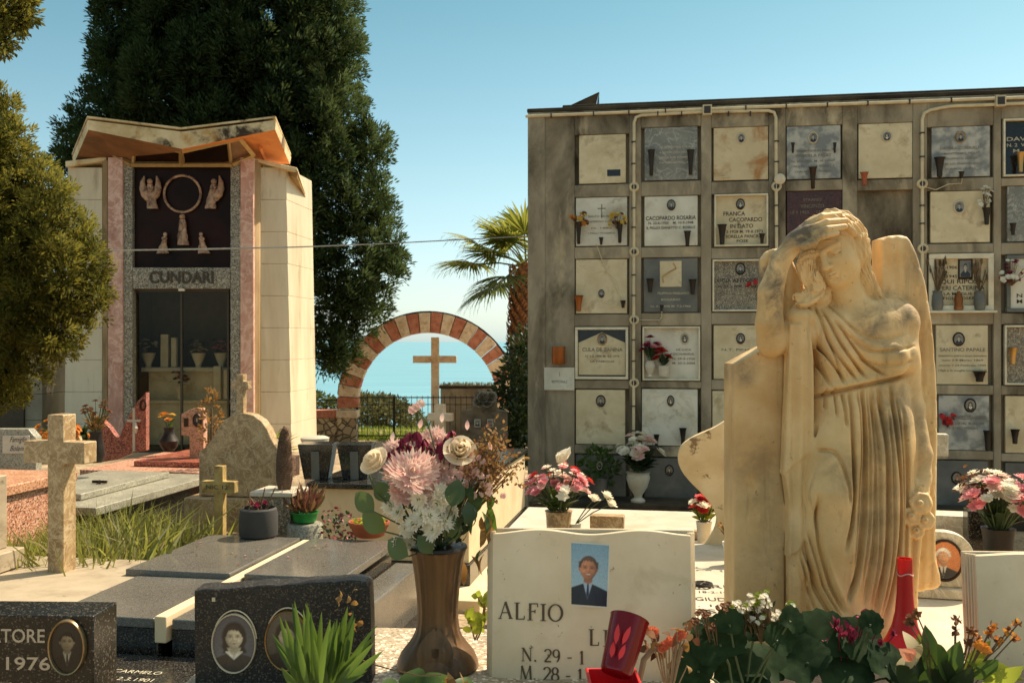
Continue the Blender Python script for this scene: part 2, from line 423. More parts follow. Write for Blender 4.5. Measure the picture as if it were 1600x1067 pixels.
# ---------------------------------------------------------------- ceramic photographs: soft portraits painted point by point on a fine flat grid
n = NT('ceramic_photograph'); at = n.n('ShaderNodeAttribute'); at.attribute_name = 'photo'; n.l(at.outputs['Color'], n.b.inputs['Base Color']); n.set(rough=.22, spec=.4); m_photo = n.m
def paint_portrait(X, Y, P_):
    """X, Y in -1..1 across the picture, aspect P_['asp'] = height / width; returns linear rgb"""
    asp = P_.get('asp', 1.35); x = X; y = Y * asp
    rs = np.random.default_rng(P_.get('seed', 1))
    L = lambda c: np.array(lin(*c)[:3])
    sm = lambda e, w: (lambda t: t * t * (3 - 2 * t))(np.clip(.5 - e / w, 0, 1))[..., None]
    bump_ = lambda cx, cy, rx, ry: np.exp(-(((x - cx) / rx) ** 2 + ((y - cy) / ry) ** 2))[..., None]
    g = np.clip((y / asp + 1) / 2, 0, 1)[..., None]
    img = L(P_['bg0']) * (1 - g) + L(P_['bg1']) * g
    img = img * (1 - .25 * (x ** 2)[..., None] * P_.get('vig', 1))
    cx, cy = P_.get('c', (.02, .22)); s = P_.get('s', .34); ry = 1.32 * s
    f = lambda a, b: ((x - cx) / s, (y - cy) / s)
    u, v = (x - cx) / s, (y - cy) / s
    woman = P_.get('woman', False)
    if woman:      # hair behind the head, falling to the shoulders
        img += (L(P_['hair']) - img) * sm(np.sqrt((u / 1.36) ** 2 + ((v - .15) / 1.62) ** 2) - 1, .25); img += (L(P_['hair']) - img) * sm(np.maximum(np.abs(u + .1 * np.sin(v * 5)) - 1.28, np.maximum(v - .2, -1.75 - v)), .4)
    # shoulders and jacket
    sh = v + 1.55 + .34 * np.abs(u) ** 1.35 * .55 + .12 * np.abs(u)
    body = sm(np.maximum(sh, np.abs(u) - P_.get('wide', 3.1)), .18)
    jc = L(P_['coat']) * (1 + .45 * np.clip(u * P_.get('litdir', 1) * .35, -.5, .8))[..., None]
    img += (jc - img) * body
    lap = sm(np.abs(np.abs(u) - .48 - .30 * (-1.5 - v)) - .03, .12) * body; img += (img * .55 - img) * lap
    if woman:
        col = sm(np.maximum(np.maximum(np.abs(u) - .95 + .25 * (v + 1.6), v + 1.42 + .12 * np.abs(u)), -2.5 + .9 * np.abs(u) - v), .16); img += (L(P_['shirt']) * (1 - .1 * np.cos(u * 9))[..., None] - img) * col
        img += (L(P_['skin']) * .8 - img) * sm(np.maximum(np.abs(u) - .42 - .5 * (v + 1.9), -2.05 - v + .9 * np.abs(u)), .15) * sm(v + 1.15, .3)
    else:
        V_ = sm(np.maximum(np.abs(u) - .62 * (v + 3.4) / 2.1, v + 1.32), .10) * sm(-(v + 3.4), .2); img += (L(P_['shirt']) * (1 - .18 * np.abs(u))[..., None] - img) * V_
        tie = sm(np.abs(u - .02) - (.10 + .07 * np.clip(-1.9 - v, 0, 1)), .08) * sm(v + 1.62, .1) * V_.clip(0, 1); img += (L(P_['tie']) - img) * tie
        img += (L(P_['shirt']) * .7 - img) * sm(np.abs(np.abs(u) - .38 - .25 * (v + 1.55)) - .05, .1) * sm(np.abs(v + 1.5) - .2, .1) * .6
    sk = L(P_['skin'])
    neck = sm(np.maximum(np.abs(u) - .50, np.maximum(v + .5, -1.72 + .5 * np.abs(u) - v)), .16); img += (sk * .62 - img) * neck
    for ex in (-1, 1): img += (sk * .75 - img) * sm(np.sqrt(((u - ex * .99) / .15) ** 2 + ((v + .02) / .27) ** 2) - 1, .5) * (0 if woman else 1)
    # head: an egg narrowing to the chin, lit from one side
    w = 1 - .24 * np.clip(-v / 1.3, 0, 1) ** 1.6
    e = np.sqrt((u / w) ** 2 + (v / 1.32) ** 2); hm = sm(e - 1, .13)
    nz = np.sqrt(np.clip(1 - np.minimum(e, 1) ** 2, 0, 1)); lam = np.clip(.50 + .42 * nz + .26 * (-u * P_.get('light', 1)) + .10 * v, .2, 1.25)
    img += (sk * lam[..., None] - img) * hm
    d = lambda a, b, c_, e_, k: None
    def dark(ax, ay, rx, ry_, k, col=None):
        nonlocal img
        b = np.exp(-(((u - ax) / rx) ** 2 + ((v - ay) / ry_) ** 2))[..., None] * k * hm
        img = img * (1 - b) + (L(col) if col else np.zeros(3) + .004) * b
    def light_(ax, ay, rx, ry_, k):
        nonlocal img
        b = np.exp(-(((u - ax) / rx) ** 2 + ((v - ay) / ry_) ** 2))[..., None] * k * hm; img = img * (1 + b)
    red = P_.get('red', (96, 56, 40))
    for ex in (-1, 1):
        dark(ex * .40, .13, .27, .15, .55, red); dark(ex * .40, .11, .16, .065, .8, P_['hair']); dark(ex * .41, .31, .27, .05, .75, P_['hair']); light_(ex * .5, -.28, .22, .2, .22)
        dark(ex * .34, -.45, .06, .22, .28, red)
    light_(-.02, -.08, .09, .35, .32); dark(.10 * P_.get('light', 1), -.16, .12, .26, .32, red); dark(0, -.34, .17, .06, .5, red)
    if P_.get('smile'):
        dark(0, -.66, .40, .12, .6, (120, 50, 40)); light = np.exp(-((u / .27) ** 4 + ((v + .64) / .062) ** 4))[..., None] * .9 * hm; img = img * (1 - light) + L((226, 208, 184)) * light; dark(0, -.80, .26, .05, .35, (140, 70, 54))
    else: dark(0, -.66, .27, .05, .75, (86, 44, 36) if P_.get('colour') else (50, 42, 36)); dark(0, -.76, .2, .05, .35, red)
    dark(0, -1.06, .3, .06, .18, red)
    # hair on top, with a soft uneven edge
    hl = P_.get('hl', .72) + .12 * np.cos(u * 2.2 + P_.get('part', .5)) + .04 * np.sin(u * 17) + .03 * np.sin(u * 31 + 1)
    top = sm(np.sqrt((u / 1.10) ** 2 + ((v - .12) / 1.36) ** 2) - 1, .14) * sm(np.minimum(hl - v + .55 * np.clip(np.abs(u) - .55, 0, 1) * (-2.2), 9) * 1.0, .22)
    hc = L(P_['hair'])[None, None] * (1 + .7 * np.clip(np.sin(u * 22 + v * 9) * .3 + .5 * bump_(cx - .1, cy + 1.1 * s, .3, .16)[..., 0], -.3, 1.2))[..., None]
    img += (hc - img) * top
    side = sm(np.maximum(np.abs(np.abs(u) - .98) - .14, np.maximum(v - .8, .12 - v)), .2); img += (hc * .9 - img) * side
    img = img * (1 + .10 * rs.normal(size=x.shape))[..., None]
    return np.clip(img, 0, 1)
def photo_plate(name, parent, O, ex, ey, en, rx, ry, P_, oval=True, lift=.002, nx=60):
    ny = int(nx * ry / rx); xs = np.linspace(-1, 1, nx + 1); ys = np.linspace(-1, 1, ny + 1)
    X, Y = np.meshgrid(xs, ys); P_ = dict(P_, asp=ry / rx); C = paint_portrait(X, Y, P_)
    O, ex, ey, en = (np.array(Vector(q)) for q in (O, ex, ey, en))
    dome = np.sqrt(np.clip(1 - .5 * (X ** 2 + Y ** 2), 0, 1)) * .002 if oval else 0 * X
    V = O + (X * rx)[..., None] * ex + (Y * ry)[..., None] * ey + (lift + dome)[..., None] * en
    idx = np.arange((nx + 1) * (ny + 1)).reshape(ny + 1, nx + 1); Q = np.stack([idx[:-1, :-1], idx[:-1, 1:], idx[1:, 1:], idx[1:, :-1]], -1).reshape(-1, 4)
    if oval:
        r = (X ** 2 + Y ** 2).ravel()[Q].max(1); Q = Q[r < 1.0]
    if np.dot(np.cross(ex, ey), en) < 0: Q = Q[:, ::-1]
    o = npmesh(name, V.reshape(-1, 3), Q, m_photo, parent, smooth=180)
    if len(o.data.vertices) == len(C.reshape(-1, 3)):
        a = o.data.color_attributes.new('photo', 'FLOAT_COLOR', 'POINT'); a.data.foreach_set('color', np.concatenate([C.reshape(-1, 3), np.ones((C.shape[0] * C.shape[1], 1))], 1).astype(np.float32).ravel())
    else: print('photo verts differ')
    return o
def oval_rim(mb, O, ex, ey, en, rx, ry, w, h):
    O, ex, ey, en = Vector(O), Vector(ex), Vector(ey), Vector(en); n_ = 56; prof = [(0, -.001), (0, h * .7), (.3, h), (.7, h * .9), (1, h * .35), (1, -.001)]
    vs = []; fs = []
    for k, hh in prof:
        for i in range(n_): a = 2 * math.pi * i / n_; vs.append(O + ex * ((rx + w * (1 - k) ) * math.cos(a)) + ey * ((ry + w * (1 - k)) * math.sin(a)) + en * hh)
    for k in range(len(prof) - 1):
        for i in range(n_): j = (i + 1) % n_; fs.append((k * n_ + i, k * n_ + j, (k + 1) * n_ + j, (k + 1) * n_ + i))
    mb.add(vs, fs)
# ---------------------------------------------------------------- ground, sea, hill
m_ground = stone('cemetery_paving', lin(150, 128, 98), lin(196, 172, 135), 3, 0.9, 0.5, 25, 0.01, speck=(lin(110, 95, 75), 60, 0.2), stain=(lin(110, 96, 72), 0.9, 0.45, 0.7))
def gz(x, y):
    if y < 4.0: return 0.42
    if y < 8.0: return 0.42 * (8 - y) / 4
    if y < 17: return 0
    return max(-0.75 * (y - 17) / 8, -0.75)
def ground_sheet():
    xs = np.linspace(-26, 30, 57); ys = np.concatenate([np.linspace(-12, 30, 64)])
    V = []; Fq = []
    for y in ys:
        for x in xs: V.append((x, y, gz(x, y)))
    n = len(xs)
    for j in range(len(ys) - 1):
        for i in range(n - 1): Fq.append((j * n + i, j * n + i + 1, (j + 1) * n + i + 1, (j + 1) * n + i))
    npmesh('ground', V, Fq, m_ground, smooth=60, kind='structure')
ground_sheet()
# slope of the hillside falling away to the sea
m_hill = stone('hillside_grass', (0.035, 0.05, 0.012, 1), (0.09, 0.095, 0.025, 1), 2.5, 0.95, 0.6, 8, 0.05, stain=((0.12, 0.10, 0.05, 1), 0.8, 0.55, 0.75))
def hill():
    V = []; Fq = []
    xs = np.linspace(-60, 60, 61); ts = np.linspace(0, 1, 20)
    for t in ts:
        y = 27.0 + 190 * t ** 1.5
        for x in xs:
            mound = 1.35 * math.exp(-((x + 6.0) / 3.2) ** 2) * math.exp(-((y - 36) / 7.0) ** 2)
            z = -0.85 - 45 * t ** 1.15 + mound + 0.25 * math.sin(x * 1.3 + y) * (1 - t)
            V.append((x, y, z))
    n = len(xs)
    for j in range(len(ts) - 1):
        for i in range(n - 1): Fq.append((j * n + i, j * n + i + 1, (j + 1) * n + i + 1, (j + 1) * n + i))
    npmesh('hillside', V, Fq, m_hill, smooth=80, kind='structure')
hill()
n = NT('sea_water')
vec = n.coord('Object')
rip = n.noise(n.coord('Object', (0.004, 0.02, 1)), 1.0, 6, 0.6)
c = n.mix(n.ramp(rip, 0.35, 0.7), (0.12, 0.30, 0.37, 1), (0.17, 0.38, 0.44, 1))
n.l(c, n.b.inputs['Base Color']); n.set(rough=0.35, spec=0.3)
n.bump(n.noise(n.coord('Object', (0.05, 0.2, 1)), 1.0, 6, 0.6), 0.25, 1.0)
SEA_M = n.m
npmesh('sea', [(-90000, 150, -45), (90000, 150, -45), (90000, 90000, -45), (-90000, 90000, -45)], [(0, 1, 2, 3)], SEA_M, kind='structure')
# ---------------------------------------------------------------- the wall of burial niches
NA = Vector((0.183, 11.4, 0)); NR = R(-9.8)
NU = Vector((math.cos(NR), math.sin(NR), 0)); NV = Vector((-math.sin(NR), math.cos(NR), 0))
def N(px, py, back=0.0):
    """photo point -> point on the wall's front, in the wall's own frame (x along, y into the wall, z up)"""
    A = NA + NV * back; dx = (px - 800) / F
    # t*(dx,1) = A + s*U
    det = -dx * NU.y + NU.x
    t = (A.x * -NU.y + NU.x * A.y) / det
    s = (dx * A.y - A.x) / det
    return Vector((s, back, H - (py - 533.5) / F * t))
m_conc = stone('weathered_concrete', lin(134, 121, 98), lin(172, 159, 134), 2.2, 0.92, 0.5, 24, 0.012, stain=(lin(66, 58, 45), 1.25, 0.47, 0.66), stain2=(lin(190, 174, 142), 1.9, 0.55, 0.68), aniso=(1, 1, 0.45), spec=0.2)
m_conc_dk = stone('black_mossy_concrete', lin(52, 46, 38), lin(84, 74, 58), 2.5, 0.95, 0.4, 20, 0.01, stain=(lin(40, 36, 30), 1.4, 0.5, 0.7), spec=0.2)
m_pipe = plain('cream_plastic_pipe', lin(205, 188, 150), 0.45)
m_clip = plain('dark_pipe_clip', lin(50, 44, 38), 0.6)
m_cream = stone('cream_marble', lin(196, 178, 138), lin(222, 206, 168), 3, 0.55, 0.08, 40, 0.002, stain=(lin(150, 122, 80), 3.0, 0.54, 0.74), stain2=(lin(110, 94, 68), 5, .62, .78))
m_pale = stone('pale_marble', lin(196, 190, 168), lin(222, 216, 196), 3, 0.5, 0.08, 40, 0.002, stain=(lin(150, 134, 100), 2.6, 0.54, 0.76), stain2=(lin(112, 102, 82), 5, .62, .78))
m_rust = stone('rust_stained_marble', lin(196, 178, 140), lin(216, 198, 158), 3, 0.6, 0.1, 40, 0.002, stain=(lin(170, 122, 70), 3.2, 0.5, 0.66))
m_grey = stone('grey_veined_marble', lin(108, 108, 100), lin(142, 140, 128), 2.5, 0.45, 0.06, 40, 0.002, vein=(lin(175, 172, 160), 3.0, 0.02))
m_grey2 = stone('grey_white_marble', lin(124, 126, 122), lin(182, 178, 164), 6, 0.5, 0.06, 40, 0.002, contrast=(0.42, 0.58))
m_slate = stone('blue_grey_marble', lin(88, 88, 82), lin(116, 114, 104), 3, 0.45, 0.06, 40, 0.002, stain=(lin(130, 124, 108), 2, 0.6, 0.8))
m_redgr = stone('red_brown_granite', lin(70, 32, 18), lin(92, 44, 26), 20, 0.25, 0, 40, speck=(lin(30, 18, 16), 160, 0.3))
m_greygr = stone('grey_granite', lin(120, 110, 92), lin(145, 134, 112), 18, 0.4, 0.05, 80, 0.001, speck=[(lin(78, 70, 58), 170, 0.3), (lin(190, 178, 150), 150, 0.15)])
m_black = stone('black_granite', lin(22, 20, 18), lin(34, 31, 27), 14, 0.15, 0, 40, speck=(lin(70, 64, 54), 220, 0.06))
m_frame = plain('white_marble_frame', lin(216, 204, 174), 0.5, bump=0.1)
m_ink = plain('black_letter', lin(40, 33, 25), 0.6)
m_ink_g = plain('grey_letter', lin(112, 104, 88), 0.6)
m_ink_w = plain('pale_letter', lin(190, 180, 150), 0.6)
m_vase_dk = plain('dark_metal_vase', lin(48, 42, 36), 0.5, 0.5)
m_vase_br = plain('copper_vase', lin(150, 88, 40), 0.4, 0.6)
m_terra = plain('terracotta', lin(160, 84, 50), 0.8, bump=0.15)

wall = thing('columbarium', 'weathered concrete wall of stacked burial niches with marble plaques and cream pipes', 'burial wall', NA, NR)
PLQ = [  # x0,y0,x1,y1, material, frame, portrait (px,py,rx,ry,rim), lettering mat, lines (px,py,h,text,width_px)
 (905,210,978,288, m_cream, 0, None, None, []),
 (1007,198,1090,283, m_grey, 0, None, m_ink_w, [(1057,232,3.2,'LA FIORENTINA E MARIA',54),(1057,240,3.2,'A NOSTRI CARI GENITORI',54),(1057,248,3.2,'IN GIULIA GIAMPAO',54),(1057,256,3.2,'PATERNO A.D. M.L.',54)]),
 (1115,198,1200,283, m_rust, 0, (1158,217,7,9,1), None, []),
 (1229,196,1313,281, m_grey2, 0, (1270,216,8,10,1), m_ink_g, [(1270,238,3.6,'DISEMPEGNI IN PASE',50),(1270,246,4.6,'GABRIELA PALIO',54),(1270,254,3.2,'N. 30.5.1890  M. 18.3.1947',66),(1270,262,3.4,'I FRATELLI E LA SORELLA',66),(1270,270,3,'CON AFFETTO POSERO',56)]),
 (1341,192,1425,280, m_cream, 0, (1385,214,8,9,1), None, []),
 (1455,197,1546,278, m_grey2, 0, (1500,215,8,9,2), m_ink_g, [(1500,234,4.2,'DAVOLA CONSUELO',60),(1500,242,3.2,'AMANTISSIMO  FIGLIO',56),(1500,250,3,'STRAPPATO AI SUOI',50),(1500,258,3,'CHE LO PIANGONO',60),(1500,266,3,'DURANTE LA VITA',44)]),
 (1566,184,1660,277, m_black, 1, None, m_ink_w, [(1590,220,6,'DAVI',30),(1590,229,5,'N. 2  VE',30),(1590,238,5,'M.',12)]),
 (900,308,980,385, m_pale, 0, None, m_ink_g, [(940,340,3.4,'SANTO GIUSEPPE',44),(940,348,3.2,'PATERNO LUCIA',44),(940,358,2.6,'N. 1882',34),(940,366,2.6,'I FIGLI POSERO',44)]),
 (1007,306,1090,385, m_pale, 0, (1049,321,7,9,0), m_ink, [(1048,344,6.4,'CACOPARDO ROSARIA',80),(1048,350.5,4,'N. 23-6-1920    M. 10-9-1948',72),(1048,358,4,'IL FIGLIO GIANETTO C. ROSELO',78)]),
 (1116,303,1200,386, m_cream, 1, (1157,319,7,9,0), m_ink, [(1147,337,6.6,'FRANCA',34),(1165,346,6.4,'CACOPARDO',52),(1159,356,6.2,'IN DATO',36),(1159,364,4.6,'N. 2 1928 M. 19 II 1973',66),(1157,371.5,4.8,'LA SORELLA PANCRA',66),(1160,378.5,4.4,'POSE',18)]),
 (1229,298,1315,380, m_redgr, 0, None, m_ink_g, [(1269,315,4.6,'STRANO',28),(1269,325,5.4,'VINCENZO',36),(1269,334,4.4,'18 9 1922     12 3 1988',68)]),
 (1453,298,1546,380, m_cream, 0, (1498,324,9,11,1), None, []),
 (1573,290,1660,378, m_grey, 0, None, None, []),
 (900,405,980,490, m_cream, 0, (940,459,5,7,0), None, []),
 (1006,403,1090,488, m_slate, 0, None, m_ink_w, [(1052,460,3.6,'FILIPPINA PAGLIARO',50),(1048,470,3.6,'ROSARIO',30),(1048,480,3,'N. 4.5.1898 M. 7.2.1966',64)]),
 (1113,405,1200,487, m_greygr, 1, (1157,420,8,10,0), m_ink, [(1152,441,6,'LUCIA ANTONIA',72),(1152,449,3.4,'N. 30-3-1890  M. 6-4',60)]),
 (1450,396,1551,486, m_cream, 2, None, m_ink, [(1478,413,4.4,'N.',9),(1478,420,4.4,'8-12-1906',34),(1478,427,4,'M.',9),(1478,434,4.4,'20-8-1945',34),(1503,443,6.6,'QUI RIPOSA',62),(1503,453,6.6,'FERI CATERINA',66),(1503,461,4.4,'LA MOGLIE E I',52),(1503,468,4.4,'FIGLI POSERO',54)]),
 (1571,398,1660,488, m_pale, 3, None, m_ink, [(1592,465,6,'N',8),(1592,474,6,'M',8)]),
 (899,511,982,592, m_cream, 4, (941,530,8,10,2), m_ink_g, [(941,549,6,'CULA DE ZANINA',66),(941,558,3.4,'N. 2.8.1898 M. 4.5.1970',56),(941,566,3,'LA FAMIGLIA',40)]),
 (1004,510,1094,594, m_pale, 1, (1070,529,7,9,1), m_ink_g, [(1068,548,3.4,'DE LUCA',24),(1068,555,4,'GIOVANNA',34),(1068,562,3.4,'N. 29-4-1926',36),(1068,569,3.4,'M. 20-3-2004',36)]),
 (1115,508,1200,592, m_cream, 0, (1157,529,7,9,0), m_ink_g, [(1157,548,3.6,'N.T. PINA M.',60)]),
 (1462,508,1543,600, m_cream, 0, (1497,530,9,11,0), m_ink_g, [(1503,549,5.4,'SANTINO PAPALE',66),(1503,557,2.8,'amatissimo padre e sposo esemplare',70),(1503,564,2.8,'nato il 9 Marzo 1869',60),(1503,572,2.8,'morto il 24 Febbraio 1944',68),(1503,580,2.8,'i figli e la moglie inconsolabili',70)]),
 (1568,508,1660,601, m_greygr, 1, None, None, []),
 (900,609,977,693, m_cream, 0, (939,626,8,10,0), None, []),
 (1003,608,1090,695, m_pale, 0, (1048,626,6,9,0), None, []),
 (1113,611,1200,700, m_cream, 0, None, None, []),
 (1466,618,1545,702, m_grey2, 0, (1515,633,9,11,0), m_ink_g, [(1513,655,6,'FRANCESCO SANDRINO',50),(1511,663,3.6,'N. 22-8-1882  M. 20-2-1958',48),(1508,670,3.2,'I FIGLI POSERO',36)]),
 (1570,619,1660,707, m_cream, 0, None, None, []),
 (900,711,978,796, m_slate, 0, (937,727,5,7,1), None, []),
 (1007,716,1090,801, m_slate, 0, (1046,734,7,9,0), None, []),
 (1113,716,1200,803, m_slate, 0, None, None, []),
 (1462,720,1543,806, m_slate, 0, (1494,746,8,10,0), m_ink_g, [(1497,764,3,'QUI RIPOSA',40),(1497,773,4.2,'LA CATERINA',50),(1497,782,3,'N. 3.2.1880 M. 6.9.1952',62)]),
 (1570,724,1660,812, m_slate, 0, None, None, []),
]
def build_columbarium():
    zt = N(825, 176).z
    # column and row bounds of the niches, in wall units
    cols = {}
    for q in PLQ:
        a, b = N(q[0], q[3]), N(q[2], q[1])
        c = min(range(7), key=lambda k: abs((q[0] + q[2]) / 2 - (940, 1048, 1157, 1271, 1383, 1502, 1614)[k]))
        cols.setdefault(c, []).append((a.x, a.z, b.x, b.z))
    cols[3] += [(cols[3][0][0], z0, cols[3][0][2], z1) for (_, z0, _, z1) in cols[2][2:]]
    cols[4] += [(cols[4][0][0], z0, cols[4][0][2], z1) for (_, z0, _, z1) in cols[2][1:]]
    for c in list(cols):
        cols[c] = sorted(cols[c], key=lambda r: r[1])
    m = MB(); L = 6.3; base = -0.3
    m.box((L / 2, 1.35, (zt + base) / 2), (L, 2.5, zt - base))
    ribs = []; xprev = 0.0
    for c in range(7):
        x0 = min(r[0] for r in cols[c]) - 0.010; x1 = max(r[2] for r in cols[c]) + 0.010
        ribs.append((xprev, x0)); xprev = x1
        z = base
        for r in cols[c]:
            m.box(((x0 + x1) / 2, 0.052, (z + r[1] - 0.01) / 2), (x1 - x0, 0.096, r[1] - 0.01 - z)); z = r[3] + 0.01
        m.box(((x0 + x1) / 2, 0.052, (z + zt - .004) / 2), (x1 - x0, 0.096, zt - .004 - z))
    ribs.append((xprev, L))
    for a, b in ribs: m.box(((a + b) / 2, 0.05, (base + zt) / 2 - .002), (b - a, 0.1, zt - base - .004))
    m.box((0.10, -0.006, (base + zt) / 2 - .01), (0.2, 0.03, zt - base - .02))     # narrow end pier
    m.build('wall', m_conc, wall, local=True, bevel=0.006, bseg=1)
    m = MB()
    m.box((L / 2, 1.36, zt + 0.024), (L + .03, 2.70, 0.046)); m.box((L / 2 + .2, 1.36, zt + 0.064), (L - .38, 2.62, 0.034))
    m.build('roof_slab', m_conc_dk, wall, local=True, bevel=0.012)
    for q in PLQ:
        x0, y0, x1, y1, mt, fr, ov, lm, lines = q
        a, b = N(x0, y1, 0.03), N(x1, y0, 0.03); w, h = b.x - a.x, b.z - a.z; cx, cz = (a.x + b.x) / 2, (a.z + b.z) / 2
        m = MB(); ins = 0.0 if not fr else (0.02, 0.055, 0.04, 0.03)[fr - 1]
        yb = 0.045 if fr in (1, 2, 4) else 0.012
        m.box((cx, yb + 0.02, cz), (w, 0.04, h))
        if mt is m_rust: m.box((a.x + .09, yb - .03, a.z + .03), (0.16, 0.02, 0.012))
        p = m.build('memorial_plaque', m_black if fr == 4 else mt, wall, local=True, bevel=0.004, bseg=1)
        ex, ez, en = Vector((1, 0, 0)), Vector((0, 0, 1)), Vector((0, -1, 0)); f = yb - 0.0015
        if fr:
            m = MB(); t = ins
            for bx in ((cx, a.z + t / 2, w, t), (cx, b.z - t / 2, w, t)): m.box((bx[0], 0.02, bx[1]), (bx[2], 0.075, bx[3]))
            for bx in ((a.x + t / 2,), (b.x - t / 2,)): m.box((bx[0], 0.02, cz), (t, 0.073, h - 2 * t - .001))
            m.build('frame', m_slate if fr == 3 else m_frame, p, local=True, bevel=0.003, bseg=1)
            if fr == 2: MB().box((cx, -0.01, a.z - .012), (w + .03, 0.15, 0.022)).build('ledge', m_frame, p, local=True, bevel=.003)
        if fr == 4:      # gabled inner stone behind the frame
            m = MB(); m.prism([(-.44 * w, -.42 * h), (.44 * w, -.42 * h), (.44 * w, .2 * h), (.0, .4 * h), (-.44 * w, .2 * h)], (cx, yb, cz), ex, ez, en, -0.01, 0.016)
            m.build('gabled_stone', mt, p, local=True, bevel=.003); f = yb - .018
        if ov:
            m = MB(); o = N(ov[0], ov[1], 0.03); k = 0.0068
            portrait(m, (o.x, f, o.z), ex, ez, en, ov[2] * k, ov[3] * k, rim=0.22, raised=0.012, woman=(ov[0] + ov[1]) % 3 == 0)
            m.build('portrait', PORTRAIT((m_rim_dark, m_rim_pale, m_rim_gold)[ov[4]], m_ph_bg), p, local=True)
        if lines:
            m = MB()
            for (tx, ty, th, s, tw) in lines:
                o = N(tx, ty, 0.03); k = 0.0069
                txt(m, s, (o.x, f - .001, o.z - .0), ex, ez, th * k, tw * k, offset=.012)
            m.build('lettering', lm, p, local=True)
    return zt
ZT = build_columbarium()
def niche_extras():
    ex, ez = Vector((1, 0, 0)), Vector((0, 0, 1))
    pl = [o for o in wall.children if o.name.startswith('memorial_plaque')]
    def host(px, py):
        q = N(px, py)
        return min(pl, key=lambda o: min(((Vector(c[:]) - Vector((q.x, 0.03, q.z))).length for c in [Vector(b) for b in o.bound_box] + [sum((Vector(b) for b in o.bound_box), Vector()) / 8])))
    def cup(px, py, w, h, mt=m_vase_dk, out=0.06):
        """cone shaped metal flower holder screwed to the plaque: px,py is its top centre"""
        t = N(px, py); k = 0.0069; r = w * k / 2; hh = h * k
        m = MB(); m.lathe([(r * .35, -hh), (r * .5, -hh * .97), (r * .55, -hh * .6), (r * .85, -hh * .1), (r * 1.08, 0), (r * .9, 0), (r * .5, -hh * .4)], (t.x, -out, t.z), 14)
        m.box((t.x, -out / 2 + .02, t.z - hh * .5), (0.012, out, 0.02))
        m.build('flower_holder', mt, host(px, py), local=True)
    for a in ((1018, 236, 12, 42), (1079, 236, 12, 40), (905, 348, 11, 36), (969, 348, 11, 34), (1074, 362, 12, 24), (1128, 352, 15, 32), (1190, 366, 10, 16), (1238, 225, 6, 16), (1303, 225, 6, 16),
              (1016, 436, 13, 22), (1082, 437, 13, 24), (1539, 326, 13, 26), (1528, 580, 21, 16), (1026, 678, 10, 18), (1067, 668, 12, 27), (1583, 670, 14, 22), (1580, 350, 10, 18), (937, 742, 14, 24),
              (1540, 672, 12, 30), (940, 372, 8, 12), (1500, 270, 9, 10), (1034, 477, 7, 10), (974, 470, 10, 12)): cup(*a)
    cup(1269, 263, 12, 34, m_rim_dark); cup(1349, 271, 13, 20, m_terra); cup(1466, 248, 16, 30, m_vase_dk); cup(1592, 240, 12, 30, m_rim_gold); cup(1580, 543, 14, 26, m_rim_gold)
    cup(905, 462, 16, 26, m_vase_br)
    m = MB(); o = N(959, 270, 0); m.box((o.x, 0.016, o.z), (0.15, 0.012, 0.075)); h = host(941, 250); pl_ = m.build('name_plate', m_black, h, local=True, bevel=.002)
    h = host(1048, 445); m = MB(); o = N(1048, 428); m.box((o.x, 0.01, o.z), (0.24, 0.022, 0.29)); m.build('picture_tile', m_cream, h, local=True, bevel=.003)
    m = MB(); m.tube([(o.x - .08, -.006, o.z - .1), (o.x - .09, -.008, o.z - .03), (o.x - .02, -.008, o.z + .02), (o.x + .06, -.008, o.z + .06), (o.x + .03, -.006, o.z + .12)], .006, 6); m.build('carved_line', m_rim_gold, h, local=True)
    h = host(1500, 440); m = MB(); o = N(1508, 420, 0.045); portrait(m, (o.x, .043, o.z), ex, ez, Vector((0, -1, 0)), .072, .112, rect=True, rim=.2, raised=.012); m.build('portrait', PORTRAIT(m_rim_dark, m_ph_bg), h, local=True)
    # carved relief on the pale plaques
    for (px, py, kind) in ((940, 430, 0), (1047, 650, 1), (940, 330, 2)):
        h = host(px, 447 if kind == 0 else py); m = MB(); o = N(px, py)
        if kind == 0: m.tube([(o.x + .2 * math.cos(a), .02, o.z - .2 + .24 * math.sin(a)) for a in np.linspace(.1, 3.04, 14)], .012, 6); m.tube([(o.x - .26, .02, o.z + .16), (o.x - .1, .02, o.z + .12), (o.x, .02, o.z + .15), (o.x + .1, .02, o.z + .12), (o.x + .26, .02, o.z + .16)], .008, 6)
        if kind == 1:
            for sx in (-1, 1):
                m.tube([(o.x + sx * x, .02, o.z + z) for x, z in ((.1, .22), (.22, .2), (.26, .08), (.25, -.12), (.16, -.28))], .010, 6)
                m.tube([(o.x + sx * x, .02, o.z + z) for x, z in ((.07, .16), (.14, .1), (.12, .0), (.2, -.03))], .010, 6)
            m.tube([(o.x + .11 * math.cos(a), .02, o.z + .17 + .13 * math.sin(a)) for a in np.linspace(0, 6.28, 18)], .008, 6)
        if kind == 2: m.box((o.x, .018, o.z), (.012, .012, .16)); m.box((o.x, .018, o.z + .03), (.09, .012, .012)); m.tube([(o.x + .07 * math.cos(a), .018, o.z - .02 + .06 * math.sin(a)) for a in np.linspace(3.3, 6.1, 9)], .006, 6)
        m.build('carved_relief', m_ink_g if kind == 2 else m_cream, h, local=True)
    # small extra plaque on the pier, and its vase
    m = MB(); a, b = N(851, 609), N(898, 574); m.box(((a.x + b.x) / 2, -.03, (a.z + b.z) / 2), (b.x - a.x, .024, b.z - a.z)); p = m.build('memorial_plaque', m_pale, wall, local=True, bevel=.003)
